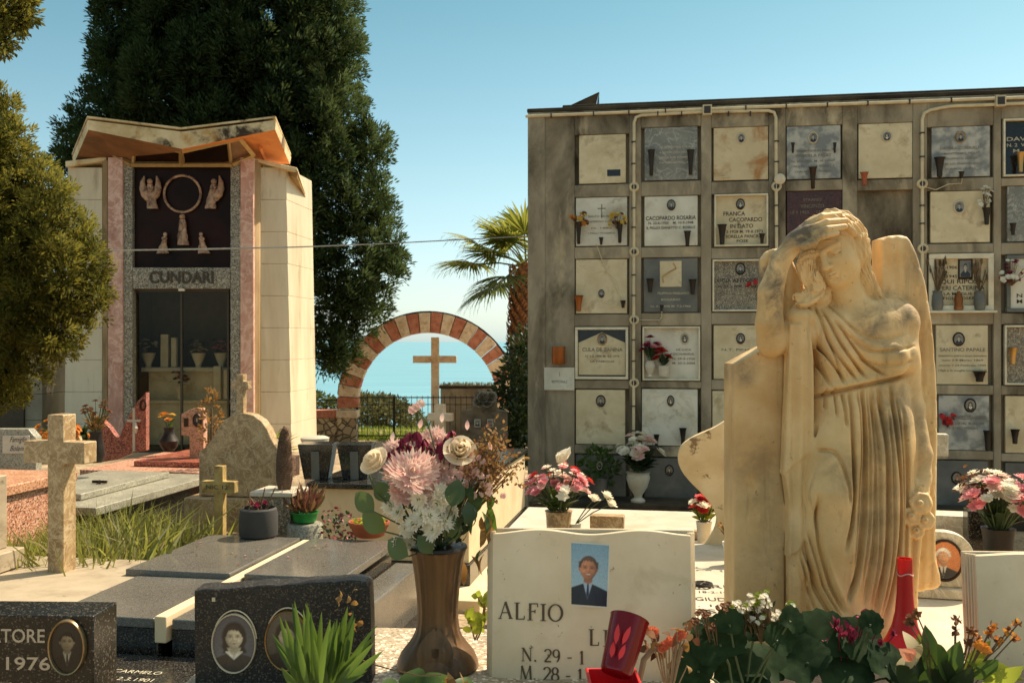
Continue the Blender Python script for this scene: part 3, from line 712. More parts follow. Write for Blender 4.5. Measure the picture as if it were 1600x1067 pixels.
    m = MB(); o = N(875, 598); txt(m, 'BEPPORAZ', (o.x, -.0435, o.z), ex, ez, .03, .18); m.box((o.x, -.0435, o.z + .1), (.004, .003, .05)); m.build('lettering', m_ink_g, p, local=True)
    m = MB(); o = N(874, 555); m.lathe([(.07, -.1), (.075, -.09), (.075, .07), (.078, .1), (.06, .1)], (o.x, -.07, o.z), 16); m.box((o.x, -.02, o.z), (.03, .08, .03)); m.build('flower_holder', m_vase_br, p, local=True)
    # cream pipes with clips and round boxes
    def conduit(pts, clips, boxes, r=.018, sq=()):
        m = MB(); q = [N(*p) for p in pts]; q = [Vector((p.x, -.03, p.z)) for p in q]
        out = [q[0]]
        for i in range(1, len(q) - 1):
            a, b = (q[i - 1] - q[i]), (q[i + 1] - q[i]); d = min(.08, a.length / 2, b.length / 2); a.normalize(); b.normalize()
            for t in (0, .5, 1): out.append((q[i] + a * d) * (1 - t) ** 2 + q[i] * 2 * t * (1 - t) + (q[i] + b * d) * t * t)
        out.append(q[-1]); m.mi(0).tube(out, r, 8)
        for c in clips:
            p = N(*c[:2]); v = c[2]; m.mi(1).box((p.x, -.03, p.z), (r * 2.6, r * 2.6, .014) if v else (.014, r * 2.6, r * 2.6))
        for c in boxes:
            p = N(*c); M = Matrix.Rotation(R(90), 4, 'X'); m.mi(0).lathe([(.055, -.03), (.055, .012), (.045, .02), (.04, .012), (.012, .012)], (p.x, -.03, p.z), 16, M); m.mi(1).lathe([(.030, .010), (.030, .0165), (.001, .0165)], (p.x, -.03, p.z), 12, M)
        for c in sq: p = N(*c); m.mi(0).box((p.x, -.04, p.z), (.10, .07, .11)); m.mi(1).box((p.x, -.078, p.z), (.07, .006, .08))
        m.build('conduit', [m_pipe, m_clip], wall, local=True, smooth=50)
    conduit([(822, 183), (1000, 176), (1200, 168), (1400, 161), (1640, 152)], [(x, 183 - (x - 822) * .0385, 0) for x in (862, 928, 983, 1040, 1165, 1228, 1292, 1355, 1420, 1485)], [], sq=((1105, 174), (1561, 160)))
    conduit([(990, 706), (991, 182), (1100, 176), (1212, 174), (1213, 420)], [(990, y, 1) for y in (223, 257, 326, 356, 430, 462, 531, 564, 634, 672)] + [(1213, y, 1) for y in (222, 254, 322, 354)] + [(x, 179, 0) for x in (1028, 1065, 1138, 1172)], [(991, 293), (991, 394), (991, 500), (991, 598), (991, 704), (1213, 292)])
    conduit([(1440, 430), (1440, 176), (1482, 167), (1520, 166), (1640, 161)], [(1440, y, 1) for y in (209, 246, 322, 350)], [(1440, 288), (1441, 389)])
    m = MB(); m.tube([N(x, y) + Vector((0, -.01, 0)) for x, y in ((932, 382), (938, 398), (944, 415), (958, 440), (968, 462), (975, 475))], .005, 5); m.tube([N(x, y) + Vector((0, -.01, 0)) for x, y in ((1443, 292), (1462, 297), (1482, 288), (1502, 287), (1504, 270))], .005, 5); m.tube([N(x, y) + Vector((0, -.01, 0)) for x, y in ((1000, 500), (1030, 500), (1034, 496), (1034, 482))], .005, 5)
    m.build('loose_wire', m_pipe, wall, local=True)
    M = Matrix.Rotation(R(90), 4, 'X'); o = N(1218, 281); MB().lathe([(.06, -.01), (.06, .02), (.05, .028), (.01, .03)], (o.x, -.03, o.z), 16, M).build('round_box', m_rim_pale, wall, local=True)
niche_extras()
# a bent metal sheet lying loose on the roof
mt = MB(); a = [N(886, 169, .3), N(936, 146, .5), N(930, 166, .55)]
W_ = lambda v: wmat(wall) @ v
def sheet():
    p0, p1, p2 = W_(N(884, 168, .3)), W_(N(936, 144, .45)), W_(N(930, 170, .7)); p3 = W_(N(898, 168, 1.2)); p1b = W_(N(937, 145, 1.1))
    n = (p1 - p0).cross(p2 - p0).normalized() * .012
    m = MB(); m.add([p0, p1, p1b, p3], [(0, 1, 2, 3)]); m.add([p + Vector((0, 0, -.015)) for p in (p0, p1, p1b, p3)], [(3, 2, 1, 0)])
    m.add([p1, p2 + Vector((.05, 0, 0)), p1b + (p2 - p1), p1b], [(0, 1, 2, 3)]); m.add([p0, p1, p2], [(0, 1, 2)])
    m.build('metal_sheet', plain('grey_sheet_metal', lin(120, 112, 98), .5, .4), label='bent grey metal sheet propped up on the roof of the burial wall', cat='metal sheet')
sheet()

m = MB()
for px, h_ in ((1150, 14), (1172, 8), (1488, 20), (1500, 12), (1531, 18), (1540, 9), (1580, 12), (1350, 6)):
    q = W_(N(px, 158, .9)); q.z = W_(N(px, 158)).z + .05
    for j in range(3): m.tube([q, q + Vector((random.uniform(-.06, .06), 0, h_ * .0072 * .6)), q + Vector((random.uniform(-.12, .12), random.uniform(-.05, .05), h_ * .0072 * random.uniform(.9, 1.4)))], .004, 4)
m.build('dry_weeds', m_bark if 'm_bark' in globals() else m_conc_dk, label='dry weed stalks sprouting along the roof of the burial wall', cat='weeds', kind='stuff')
# ---------------------------------------------------------------- the family chapel
m_trav = stone('white_travertine_panel', lin(196, 180, 150), lin(216, 202, 172), 1.5, 0.6, 0.06, 50, 0.002, stain=(lin(178, 158, 122), 1.1, 0.5, 0.8), stain2=(lin(150, 130, 98), 3.2, 0.58, 0.76), aniso=(1, 1, .22))
m_pinkst = stone('pink_marble', lin(176, 126, 104), lin(205, 160, 138), 2.6, 0.4, 0.05, 40, 0.002, vein=(lin(222, 186, 166), 1.8, 0.05), stain=(lin(150, 98, 80), 1.7, 0.52, 0.75), aniso=(1, 1, .6))
m_saltp = stone('salt_pepper_granite', lin(118, 112, 96), lin(138, 130, 112), 9, 0.5, 0.05, 60, 0.001, speck=[(lin(70, 66, 58), 70, 0.3), (lin(186, 178, 156), 80, 0.22)])
m_ochre = stone('stained_ochre_plaster', lin(140, 114, 78), lin(176, 148, 106), 2.0, 0.85, 0.2, 20, 0.006, stain=(lin(92, 66, 38), 1.4, 0.52, 0.72), aniso=(1, 1, .5))
m_fascia = stone('stained_concrete_fascia', lin(190, 166, 120), lin(222, 202, 160), 2, 0.85, 0.25, 20, 0.006, stain=(lin(62, 48, 32), 1.5, 0.53, 0.62), stain2=(lin(176, 130, 66), 2.2, 0.54, 0.70))
m_soffit = stone('bounce_lit_soffit', lin(212, 128, 66), lin(228, 148, 84), 2, 0.8, 0.1, 20, 0.004, stain=(lin(176, 96, 50), 1.6, 0.55, 0.8))  # the orange is bounced sunlight put into the soffit colour
m_bron = plain('dark_bronze_frame', lin(168, 140, 92), 0.4, 0.3)
m_panel = stone('black_polished_panel', lin(20, 14, 12), lin(38, 24, 20), 1.2, 0.4, 0, 40, stain=(lin(58, 30, 22), 0.9, 0.45, 0.8), spec=0.10)
m_relief = stone('patinated_bronze_relief', lin(150, 118, 92), lin(196, 160, 130), 8, 0.5, 0.4, 18, 0.02, stain=(lin(86, 62, 46), 9, 0.5, 0.65), metal=0.15)
m_letd = plain('bronze_letter', lin(70, 60, 46), 0.5, 0.4)
m_inside = plain('dark_chapel_interior', lin(96, 88, 74), 0.8)
n = NT('tinted_glass'); n.set(rough=0.02, trans=1.0, ior=1.45); n.b.inputs['Base Color'].default_value = (0.55, 0.52, 0.45, 1)
tb = n.n('ShaderNodeBsdfTransparent'); tb.inputs[0].default_value = (0.85, 0.82, 0.74, 1); gl = n.n('ShaderNodeBsdfGlossy'); gl.inputs['Roughness'].default_value = 0.015
fr = n.n('ShaderNodeFresnel'); fr.inputs[0].default_value = 1.22; mx = n.n('ShaderNodeMixShader'); n.l(fr.outputs[0], mx.inputs[0]); n.l(tb.outputs[0], mx.inputs[1]); n.l(gl.outputs[0], mx.inputs[2]); n.l(mx.outputs[0], n.out.inputs[0])
m_glass = n.m
m_soffit_shade = stone('shaded_soffit', lin(120, 82, 52), lin(150, 106, 70), 2, .85, .1, 20, .004, stain=(lin(84, 58, 38), 1.6, .5, .75))  # darker soffit copy for the wing that gets no bounced light
MY = 17.4
mau = thing('family_chapel', 'tall family chapel with butterfly roof, pink marble pilasters and black glazed front', 'chapel', P(284, 700, MY + .8))
mau.location.z = 0.0
def build_mausoleum():
    def col(name, mat, x0, x1, y0, y1, Ya, Yb, back=.25, **kw):
        """vertical stone strip whose front runs from (x0, depth Ya) to (x1, depth Yb)"""
        a0, a1 = P(x0, y1, Ya), P(x1, y1, Yb); b0, b1 = P(x0, y0, Ya), P(x1, y0, Yb)
        bk = Vector((0, back, 0)); m = MB()
        m.hexa([a0, a1, a1 + bk, a0 + bk], [b0, b1, b1 + bk, b0 + bk])
        return m.build(name, mat, mau, bevel=.006, bseg=1, **kw)
    yb = 712
    # pilasters: grey granite inside, pink marble, ochre edge
    col('granite_pilaster', m_saltp, 192, 207, 252, yb, 17.38, 17.40); col('granite_pilaster', m_saltp, 360, 375, 252, yb, 17.40, 17.38)
    col('pink_pilaster', m_pinkst, 168.6, 191.6, 246, yb, 17.42, 17.34); col('pink_pilaster', m_pinkst, 375.4, 396, 246, yb, 17.34, 17.42)
    col('stained_edge', m_ochre, 160, 168.2, 250, yb, 17.6, 17.5); col('stained_edge', m_ochre, 396.4, 405, 250, yb, 17.5, 17.6)
    # white panelled walls, battered: each course a step of the same mesh
    def side(xt0, xb0, xt1, xb1, Ya, Yb, top, back):
        m = MB(); N_ = 9; gap = .012
        for k in range(N_):
            t0, t1 = k / N_, (k + 1) / N_
            lo, hi = yb + (top - yb) * t0, yb + (top - yb) * t1 + (0.35 if k < N_ - 1 else 0)
            f = lambda a, b, t: b + (a - b) * t
            A = [P(f(xt0, xb0, t0), lo, Ya), P(f(xt1, xb1, t0), lo, Yb)]; B = [P(f(xt0, xb0, t1), hi, Ya), P(f(xt1, xb1, t1), hi, Yb)]
            bk = Vector(back)
            m.hexa([A[0], A[1], A[1] + bk, A[0] + bk], [B[0], B[1], B[1] + bk, B[0] + bk])
        m.build('wall', m_trav, mau, bevel=.004, bseg=1)
    side(106, 100, 159.6, 159.6, 18.0, 17.7, 262, (0.05, 1.9, 0)); side(405.4, 405.4, 447, 456, 17.7, 18.0, 262, (0.16, 1.5, 0))
    # the lit flank on the sunny side
    m = MB(); a = [P(448, yb, 18.02), P(481, 690, 19.6)]; b = [P(438, 264, 18.02), P(468, 300, 19.6)]; bk = Vector((-.3, .02, 0))
    m.hexa([a[0], a[1], a[1] + bk, a[0] + bk * .3], [b[0], b[1], b[1] + bk, b[0] + bk * .3]); m.build('flank_wall', m_trav, mau, bevel=.004, bseg=1)
    m = MB(); a, b = P(104, 262, 17.95), P(104, 250, 17.95); 
    m.hexa([P(102, 261, 17.9), P(166, 251, 17.55), P(166, 251, 17.55) + Vector((0, 2, 0)), P(102, 261, 17.9) + Vector((0, 2, 0))], [P(102, 252, 17.9), P(166, 245, 17.55), P(166, 245, 17.55) + Vector((0, 2, 0)), P(102, 252, 17.9) + Vector((0, 2, 0))]); m.build('coping', m_fascia, mau, bevel=.01)
    m = MB(); m.hexa([P(398, 252, 17.55), P(466, 270, 17.95), P(482, 318, 19.6), P(400, 268, 19.4)], [P(398, 247, 17.55), P(464, 262, 17.95), P(480, 305, 19.6), P(400, 262, 19.4)]); m.build('coping', m_fascia, mau, bevel=.01)
    m = MB(); m.hexa([P(449, 276, 18.2), P(464, 277, 18.0), P(481, 318, 19.4), P(462, 310, 19.5)], [P(450, 262.5, 18.1), P(464.4, 263, 17.95), P(481, 308, 19.6), P(462, 300, 19.6)]); m.build('eave', m_ochre, mau, bevel=.01)
    # clerestory: pale frame, dark glass, tilted end panes
    fr = [P(178, 243, 17.42), P(194, 216, 17.0), P(284, 236, 16.92), P(374, 216, 17.0), P(396, 243, 17.42), P(363, 257, 17.36), P(205, 257, 17.36)]
    m = MB()
    for i in range(7): m.tube([fr[i], fr[(i + 1) % 7]], .05, 4)
    m.tube([P(284, 236, 17.0), P(284, 257, 17.36)], .05, 4); m.tube([P(212, 222, 17.02), P(208, 256, 17.36)], .03, 4); m.tube([P(357, 222, 17.02), P(361, 256, 17.36)], .03, 4)
    m.build('clerestory_frame', m_bron, mau, smooth=0)
    b = Vector((0, .06, 0))
    m = MB(); m.add([P(212, 222, 17.02) + b, fr[2] + b, P(284, 257, 17.36) + b, P(208, 256, 17.36) + b], [(0, 3, 2, 1)]); m.add([fr[2] + b, P(357, 222, 17.02) + b, P(361, 256, 17.36) + b, P(284, 257, 17.36) + b], [(0, 3, 2, 1)]); m.build('clerestory_glass', m_panel, mau)
    m = MB(); m.add([fr[0] + b, fr[1] + b, P(212, 222, 17.02) + b, P(208, 256, 17.36) + b], [(3, 2, 1, 0)]); m.add([fr[4] + b, fr[3] + b, P(357, 222, 17.02) + b, P(361, 256, 17.36) + b], [(0, 1, 2, 3)]); m.build('end_pane', stone('brown_end_pane', lin(120, 88, 62), lin(140, 104, 76), 3, .3), mau)
    # butterfly roof: two sloping concrete wings, bounced light and shade coloured into the soffits
    for sgn in (0, 1):
        X = (lambda x: 568 - x) if sgn else (lambda x: x)
        Yt = 16.35
        tip_t, tip_b = P(X(431), 188, Yt), P(X(430), 203, Yt); mid_t, mid_b = P(284, 206, Yt), P(284, 233, Yt)
        bt_t, bt_b = P(X(455), 246, 18.3), P(X(453), 257, 18.3); bm_t, bm_b = P(284, 232, 18.6), P(284, 246, 18.6)
        m = MB(); vs = [mid_b, tip_b, bt_b, bm_b, mid_t, tip_t, bt_t, bm_t]; fs = [(0, 1, 5, 4), (1, 2, 6, 5), (2, 3, 7, 6), (3, 0, 4, 7), (4, 5, 6, 7)]
        m.mi(0).add(vs, fs if not sgn else [f[::-1] for f in fs]); m.mi(1).add([v.copy() for v in vs[:4]], [(3, 2, 1, 0) if not sgn else (0, 1, 2, 3)])
        u = Vector((0, -.02, .035)); q = [mid_t + u, tip_t + u, bt_t + u, bm_t + u]; m.mi(0).add(q + [p + Vector((0, 0, .03)) for p in q], [(0, 1, 5, 4), (1, 2, 6, 5), (4, 5, 6, 7), (2, 3, 7, 6), (3, 2, 1, 0)] if not sgn else [(4, 5, 1, 0), (5, 6, 2, 1), (7, 6, 5, 4), (6, 7, 3, 2), (0, 1, 2, 3)])
        for t in (.62, .78):     # battens under the eave
            a = mid_b.lerp(tip_b, t); c = bm_b.lerp(bt_b, t); m.mi(1).tube([a.lerp(c, .45), a.lerp(c, .98)], .035, 4)
        m.build('roof_wing', [m_fascia, m_soffit if not sgn else m_soffit_shade], mau, smooth=30)
    # black panel with bronze reliefs
    m = MB(); a, b_ = P(207.4, 418, 17.5), P(359.6, 257.5, 17.5); m.box(((a.x + b_.x) / 2, 17.55, (a.z + b_.z) / 2), (b_.x - a.x, .1, b_.z - a.z)); m.build('panel', m_panel, mau)
    yp = 17.47
    def pt(x, y, d=0): return P(x, y, yp - d)
    m = MB(); m.tube([pt(285 + 28.5 * math.cos(a), 303 + 28.5 * math.sin(a), .02) for a in np.linspace(0, 2 * math.pi, 40)], .022, 6); m.build('relief_ring', m_relief, mau)
    k = 17.4 / F
    def fig(cx, cy, wings, lean, h, nm):
        m = MB()
        bx = lambda dx, dy, d=.05: pt(cx + dx, cy + dy, d)
        # robed body: stacked flattened ellipses that flare to the hem
        pr = []; n_ = 9
        for i in range(n_):
            t = i / (n_ - 1); pr.append((1 - t))
        vs = []; fs = []; seg = 14
        for i in range(n_):
            t = i / (n_ - 1); w = (4.2 + (8.5 if nm == 'relief_kneeler' else 3.8) * t ** (1.6 if nm == 'relief_kneeler' else .9)) * h / 46
            y = -h * .30 + h * .8 * t; off = lean * (t - .2) * h * .25
            for s in range(seg):
                a = 2 * math.pi * s / seg; rr = 1 + .13 * math.sin(5 * a + i) + .06 * math.sin(9 * a + 2 * i)
                vs.append(bx(off + w * rr * math.cos(a), y, .05 + .055 * rr * math.sin(a)))
        for i in range(n_ - 1):
            for s in range(seg): fs.append((i * seg + s, i * seg + (s + 1) % seg, (i + 1) * seg + (s + 1) % seg, (i + 1) * seg + s))
        fs += [tuple(range(seg)), tuple(range((n_ - 1) * seg, n_ * seg))[::-1]]
        m.add(vs, fs)
        m.ell(bx(-lean * 2.2, -h * .38, .07), (.042 * h / 40,) * 3, 10, 7)
        m.tube([bx(-3, -h * .2, .08), bx(1, -h * .05, .12), bx(3, -h * .2, .1)], .025, 6)
        for sx in wings:      # one raised wing: a solid curved blade from hip to tip
            q = [(sx * 4, h * .22), (sx * 9, h * .05), (sx * 12, -h * .16), (sx * 12, -h * .36), (sx * 9.5, -h * .56)]
            m.tube([bx(a_, b_, .05) for a_, b_ in q], [.04, .065, .062, .045, .010], 8)
            m.tube([bx(a_ * .6, b_ * .8 + 3, .06) for a_, b_ in q[:4]], [.04, .05, .045, .012], 8)
        m.build(nm, m_relief, mau, smooth=60)
    fig(235, 302, (-1, 1), .3, 48, 'relief_angel'); fig(333, 302, (1,), -.5, 48, 'relief_angel')
    fig(285, 358, (), .1, 50, 'relief_figure'); fig(257, 379, (), -.5, 34, 'relief_kneeler'); fig(315, 379, (), .5, 34, 'relief_kneeler')
    # lintel with the family name
    m = MB(); a, b_ = P(207.4, 451, 17.4), P(359.6, 418.2, 17.4); m.box(((a.x + b_.x) / 2, 17.5, (a.z + b_.z) / 2), (b_.x - a.x, .2, b_.z - a.z)); p = m.build('lintel', m_saltp, mau, bevel=.006)
    m = MB(); o = P(284, 442, 17.395); txt(m, 'CUNDARI', o, (1, 0, 0), (0, 0, 1), .20, 1.12, offset=.02); m2 = MB(); m2.v = m.v; m2.f = m.f; m2.m = m.m; m2.n = m.n
    v0 = list(m.v); m.add([(x, y - .02, z) for x, y, z in v0], [f for f in m.f[:]])
    m.build('lettering', m_letd, p)
    MB().box(P(284, 453, 17.38), (.1, .06, .04)).build('lamp_fitting', m_frame, mau)
    # glazed door; the altar behind it is added in place of reflected graves
    a, b_ = P(207.4, yb, 17.6), P(359.6, 451.5, 17.6); w, hh = b_.x - a.x, b_.z - a.z; cx, cz = (a.x + b_.x) / 2, (a.z + b_.z) / 2
    MB().box((cx, 17.56, cz), (w, .012, hh)).build('door_glass', m_glass, mau)
    m = MB()
    m.box((cx, 17.56, b_.z - .03), (w, .05, .05)); m.box((cx, 17.56, a.z + .05), (w, .05, .1)); m.box((cx + .02, 17.56, cz), (.035, .05, hh - .16)); m.box((a.x + .02, 17.56, cz), (.03, .05, hh - .16)); m.box((b_.x - .02, 17.56, cz), (.03, .05, hh - .16)); m.build('door_frame', m_letd, mau)
    m = MB(); 
    m.box((cx, 19.0, cz), (w + .5, .1, hh + .4)); m.box((cx - w / 2 - .2, 18.3, cz), (.1, 1.3, hh + .4)); m.box((cx + w / 2 + .2, 18.3, cz), (.1, 1.3, hh + .4)); m.box((cx, 18.3, b_.z + .25), (w + .5, 1.4, .1)); m.box((cx, 18.3, .0), (w + .5, 1.4, .1)); m.build('interior', m_inside, mau)
    m = MB(); m.box((cx, 18.3, 1.39), (w, .6, .08)); m.box((cx, 18.35, .72), (w * .9, .45, 1.26)); m.box((cx, 17.95, .82), (w, .3, .06)); m.box((cx, 17.97, .4), (w * .9, .2, .78)); m.build('altar', m_pale, mau, bevel=.01)
build_mausoleum()
def in_chapel():  # pieces added to stand in for bright reflections in the door glass
    al = 1.43
    for (px, kind, lab) in ((232, 0, 'white cup shaped vase on the altar behind the chapel glass'), (258, 1, 'tall pale candle block on the altar inside the chapel'), (310, 2, 'white bowl of dried flowers on the altar inside the chapel'), (282, 4, 'low vase of red flowers on the lower step behind the chapel glass'), (340, 5, 'white candle blocks on the lower step behind the chapel glass'), (346, 3, 'small pink bouquet inside the chapel beside the white bowl')):
        o = P(px, 600, 18.15); o.z = al; m = MB()
        if kind > 3: o.y = 17.9; o.x = P(px, 600, 17.9).x; o.z = .86
        t = thing('vase' if kind not in (1, 5) else 'altar_candle', lab, 'vase' if kind not in (1, 5) else 'candle', o)
        if kind in (1, 5): m.box(o + Vector((0, 0, .3)), (.14, .1, .6)); m.box(o + Vector((.17, 0, .27)), (.1, .1, .54)); m.build('candle', m_pale, t, bevel=.01)
        else:
            m.lathe([(.06, 0), (.05, .04), (.1, .16), (.13, .26), (.11, .26)], o, 16); m.build('vase_body', m_pale, t)
            m = MB()
            for i in range(26):
                d = Vector((random.uniform(-.16, .16), random.uniform(-.1, .1), random.uniform(.28, .5))); m.mi(random.choice((0, 1))); bloom(m, o + d, d, .05, 6, 2, .6, .4, mi=random.choice((0, 1)))
            m.build('flowers', [(m_fl_white, m_fl_lilac, m_fl_cream, m_fl_pink, m_fl_red)[kind], m_leaf_dk], t, smooth=0)
in_chapel()
# the plain grey chapel to its left
nb = thing('grey_chapel', 'plain grey chapel wall with stone courses half hidden by the leafy tree', 'chapel', P(30, 690, 19.2)); nb.location.z = 0
def grey_chapel():
    m = MB(); a, b = P(-160, 690, 19.0), P(66, 480, 19.0)
    for k in range(6):
        z0 = -.1 + k * .5; m.box(((a.x + b.x) / 2, 20.2, z0 + .2475), (b.x - a.x, 2.4, .495))
    m.build('wall', stone('grey_plaster', lin(134, 124, 104), lin(156, 146, 124), 2, .9, .15, 30, .004), nb, bevel=.005, bseg=1)
    m = MB(); m.box(((a.x + b.x) / 2, 20.2, 2.95), (b.x - a.x + .2, 2.6, .1)); m.build('roof_slab', m_conc_dk, nb, bevel=.01)
    m = MB(); m.box((b.x - .6, 18.98, 1.1), (.55, .06, 2.1)); m.build('door', m_bron if 0 else m_letd, nb, bevel=.01)
grey_chapel()
# ---------------------------------------------------------------- arch, gate, walls and cross at the far end of the path
AY = 26.0
m_brick = stone('red_brick', lin(178, 106, 78), lin(204, 138, 108), 5, .9, .4, 40, .01, stain=(lin(146, 78, 56), 6, .5, .7))
m_tufa = stone('pale_tufa_block', lin(212, 184, 148), lin(232, 210, 176), 6, .9, .35, 40, .008, stain=(lin(170, 128, 90), 5, .5, .75))
m_rubble = None
n = NT('rubble_stone'); v = n.coord('Object'); q = n.n('ShaderNodeTexVoronoi', feature='DISTANCE_TO_EDGE'); q.inputs['Scale'].default_value = 5.5; n.l(v, q.inputs['Vector'])
q2 = n.n('ShaderNodeTexVoronoi'); q2.inputs['Scale'].default_value = 5.5; n.l(v, q2.inputs['Vector']); sp = n.n('ShaderNodeSeparateColor'); n.l(q2.outputs['Color'], sp.inputs[0])
c = n.mix(sp.outputs[0], lin(150, 124, 90), lin(212, 186, 144)); c = n.mix(n.ramp(q.outputs['Distance'], .02, .06), lin(86, 70, 50), c); n.l(c, n.b.inputs['Base Color']); n.set(rough=.9); n.bump(n.ramp(q.outputs['Distance'], 0, .12), .9, .04)
m_rubble = n.m
m_iron = plain('black_wrought_iron', lin(34, 32, 30), .5, .4)
arch = thing('entrance_arch', 'low round arch of alternating red brick and pale stone before the sea', 'arch', P(668, 690, AY)); arch.location.z = -.75
def build_arch():
    c = P(668, 629, AY); k = AY / F; ro, ri = 141 * k, 109 * k
    m = MB(); n_ = 25; a0, a1 = R(184), R(-16)
    for i in range(n_):
        s0, s1 = a0 + (a1 - a0) * i / n_, a0 + (a1 - a0) * (i + 1) / n_; g = .004
        m.mi(0 if i % 2 == 0 else 1)
        rr = ro + random.uniform(-.012, .012)
        P2 = [(ri, s0 - g), (rr, s0 - g), (rr, (s0 + s1) / 2), (rr, s1 + g), (ri, s1 + g), (ri, (s0 + s1) / 2)]
        m.prism([(r * math.cos(a), r * math.sin(a)) for r, a in P2], c, (1, 0, 0), (0, 0, 1), (0, 1, 0), -.02 * (i % 2), .38)
    m.build('voussoirs', [m_brick, m_tufa], arch, bevel=.012)
    # thin dark weathered skin along the top
    m = MB(); m.tube([c + Vector(((ro + .015) * math.cos(a), .18, (ro + .015) * math.sin(a))) for a in np.linspace(R(175), R(-10), 40)], .03, 6); m.build('crown_moss', m_conc_dk, arch)
    zb = -.78
    for (x0, x1, nm) in ((527, 557, 0), (780, 812, 0)):
        A, B = P(x0, 653, AY), P(x1, 641, AY)
        m = MB(); m.box(((A.x + B.x) / 2, AY + .18, A.z / 2 + zb / 2), (B.x - A.x, .42, A.z - zb)); m.build('stone_pier', m_rubble, arch, bevel=.02)
        m = MB(); m.box(((A.x + B.x) / 2, AY + .18, (A.z + B.z) / 2), (B.x - A.x + .05, .46, B.z - A.z)); m.build('pier_cap', m_tufa, arch, bevel=.015)
build_arch()
lw = thing('low_rubble_wall', 'low rubble stone wall with red brick coping beside the arch', 'wall', P(505, 690, AY)); lw.location.z = -.75
A, B = P(482, 653, AY), P(526.5, 641, AY)
MB().box(((A.x + B.x) / 2, AY + .2, (A.z - .78) / 2), (B.x - A.x, .36, A.z + .78)).build('stonework', m_rubble, lw, bevel=.02)
MB().box(((A.x + B.x) / 2, AY + .2, (A.z + B.z) / 2), (B.x - A.x, .40, B.z - A.z)).build('coping', m_brick, lw, bevel=.015)
def railing(name, x0, x1, ytop, ybot, Y, label, step, gate_x=None, cat='gate'):
    a, b = P(x0, ytop, Y), P(x1, ybot, Y); t = thing(name, label, cat, (a.x, Y, b.z))
    z0, z1 = b.z, a.z
    m = MB(); m.box(((a.x + b.x) / 2, Y, z1 - .015), (b.x - a.x, .025, .03)); m.box(((a.x + b.x) / 2, Y, z0 + .06), (b.x - a.x, .025, .03)); m.box(((a.x + b.x) / 2, Y, z1 - .2 if gate_x else z0 + .3), (b.x - a.x, .02, .02))
    m.build('rail', m_iron, t)
    m = MB(); x = a.x
    while x < b.x: m.tube([(x, Y, z0 + .05), (x, Y, z1 + .03)], .0085, 6); x += step
    m.build('bars', m_iron, t)
    for gx in (gate_x or []):
        q = P(gx, ytop, Y); m = MB(); m.box((q.x, Y, (z0 + z1) / 2), (.05, .05, z1 - z0 + .03)); m.build('post', m_iron, t)
    if gate_x and len(gate_x) > 1:
        q = P(gate_x[1] - 4, ytop + 8, Y); MB().box((q.x, Y - .03, q.z), (.16, .05, .03)).build('latch', m_iron, t)
railing('iron_gate', 557, 742, 620, 684, AY + .25, 'black iron bar gate closing the arch in front of the grassy slope', .145, [558.5, 615.5])
railing('fence', 470, 528, 624, 645, AY + 3, 'thin iron fence on the slope past the low rubble wall', .15, None, 'fence')
def stone_cross(name, label, px, ytop, ybot, Y, w, bar, ybar, t, mat, rz=0.0, base=None, bw=None, taper=0, lab_cat='cross', bev=.008):
    """Latin cross: shaft width w px, bar = (x0,x1) px, ybar = (y0,y1) px, t = thickness in metres; built solid in one piece"""
    k = Y / F; c = P(px, ybot, Y); h = (ybot - ytop) * k; hw = w * k / 2
    b0, b1 = (ybot - ybar[1]) * k, (ybot - ybar[0]) * k; xl, xr = (bar[0] - px) * k, (bar[1] - px) * k
    poly = [(-hw, 0), (hw, 0), (hw, b0), (xr, b0), (xr, b1), (hw, b1), (hw, h), (-hw, h), (-hw, b1), (xl, b1), (xl, b0), (-hw, b0)]
    U = Vector((math.cos(rz), math.sin(rz), 0)); Vv = Vector((-math.sin(rz), math.cos(rz), 0))
    m = MB(); m.prism(poly, c, U, (0, 0, 1), Vv, 0, t)
    return m, c
m, c = stone_cross('', '', 679.5, 527, 745, AY + .9, 12, (645, 713), (556, 567), .2, None)
m.build('stone_cross', m_tufa, bevel=.01, label='tall plain stone cross standing against the sea under the arch', cat='cross')
pw = thing('parapet_wall', 'mossy grey parapet wall behind the gate, right of the tall cross', 'wall', P(735, 690, AY + 1.6)); pw.location.z = -.8
A, B = P(688, 607, AY + 1.5), P(800, 597, AY + 1.5)
MB().box(((A.x + B.x) / 2, AY + 1.8, (A.z - .9) / 2), (B.x - A.x, .5, A.z + .9)).build('stonework', m_conc, pw, bevel=.02)
m = MB(); m.box(((A.x + B.x) / 2, AY + 1.8, A.z + .04), (B.x - A.x + .1, .56, .08)); m.build('coping', m_conc_dk, pw, bevel=.02)
m = MB()
for i in range(420):
    x = random.uniform(A.x, B.x); y = AY + 1.8 + random.uniform(-.25, .25); z = A.z + .07
    m.leaf((x, y, z), (x + random.uniform(-.06, .06), y + random.uniform(-.06, .06), z + random.uniform(.04, .13)), .012, rdir(), .1, 2)
m.build('moss_grass', leafmat('dry_grass', (.16, .14, .05, 1), (.28, .24, .08, 1), .4, .8), label='dry grass tufts on top of the mossy parapet wall', cat='grass', kind='stuff')
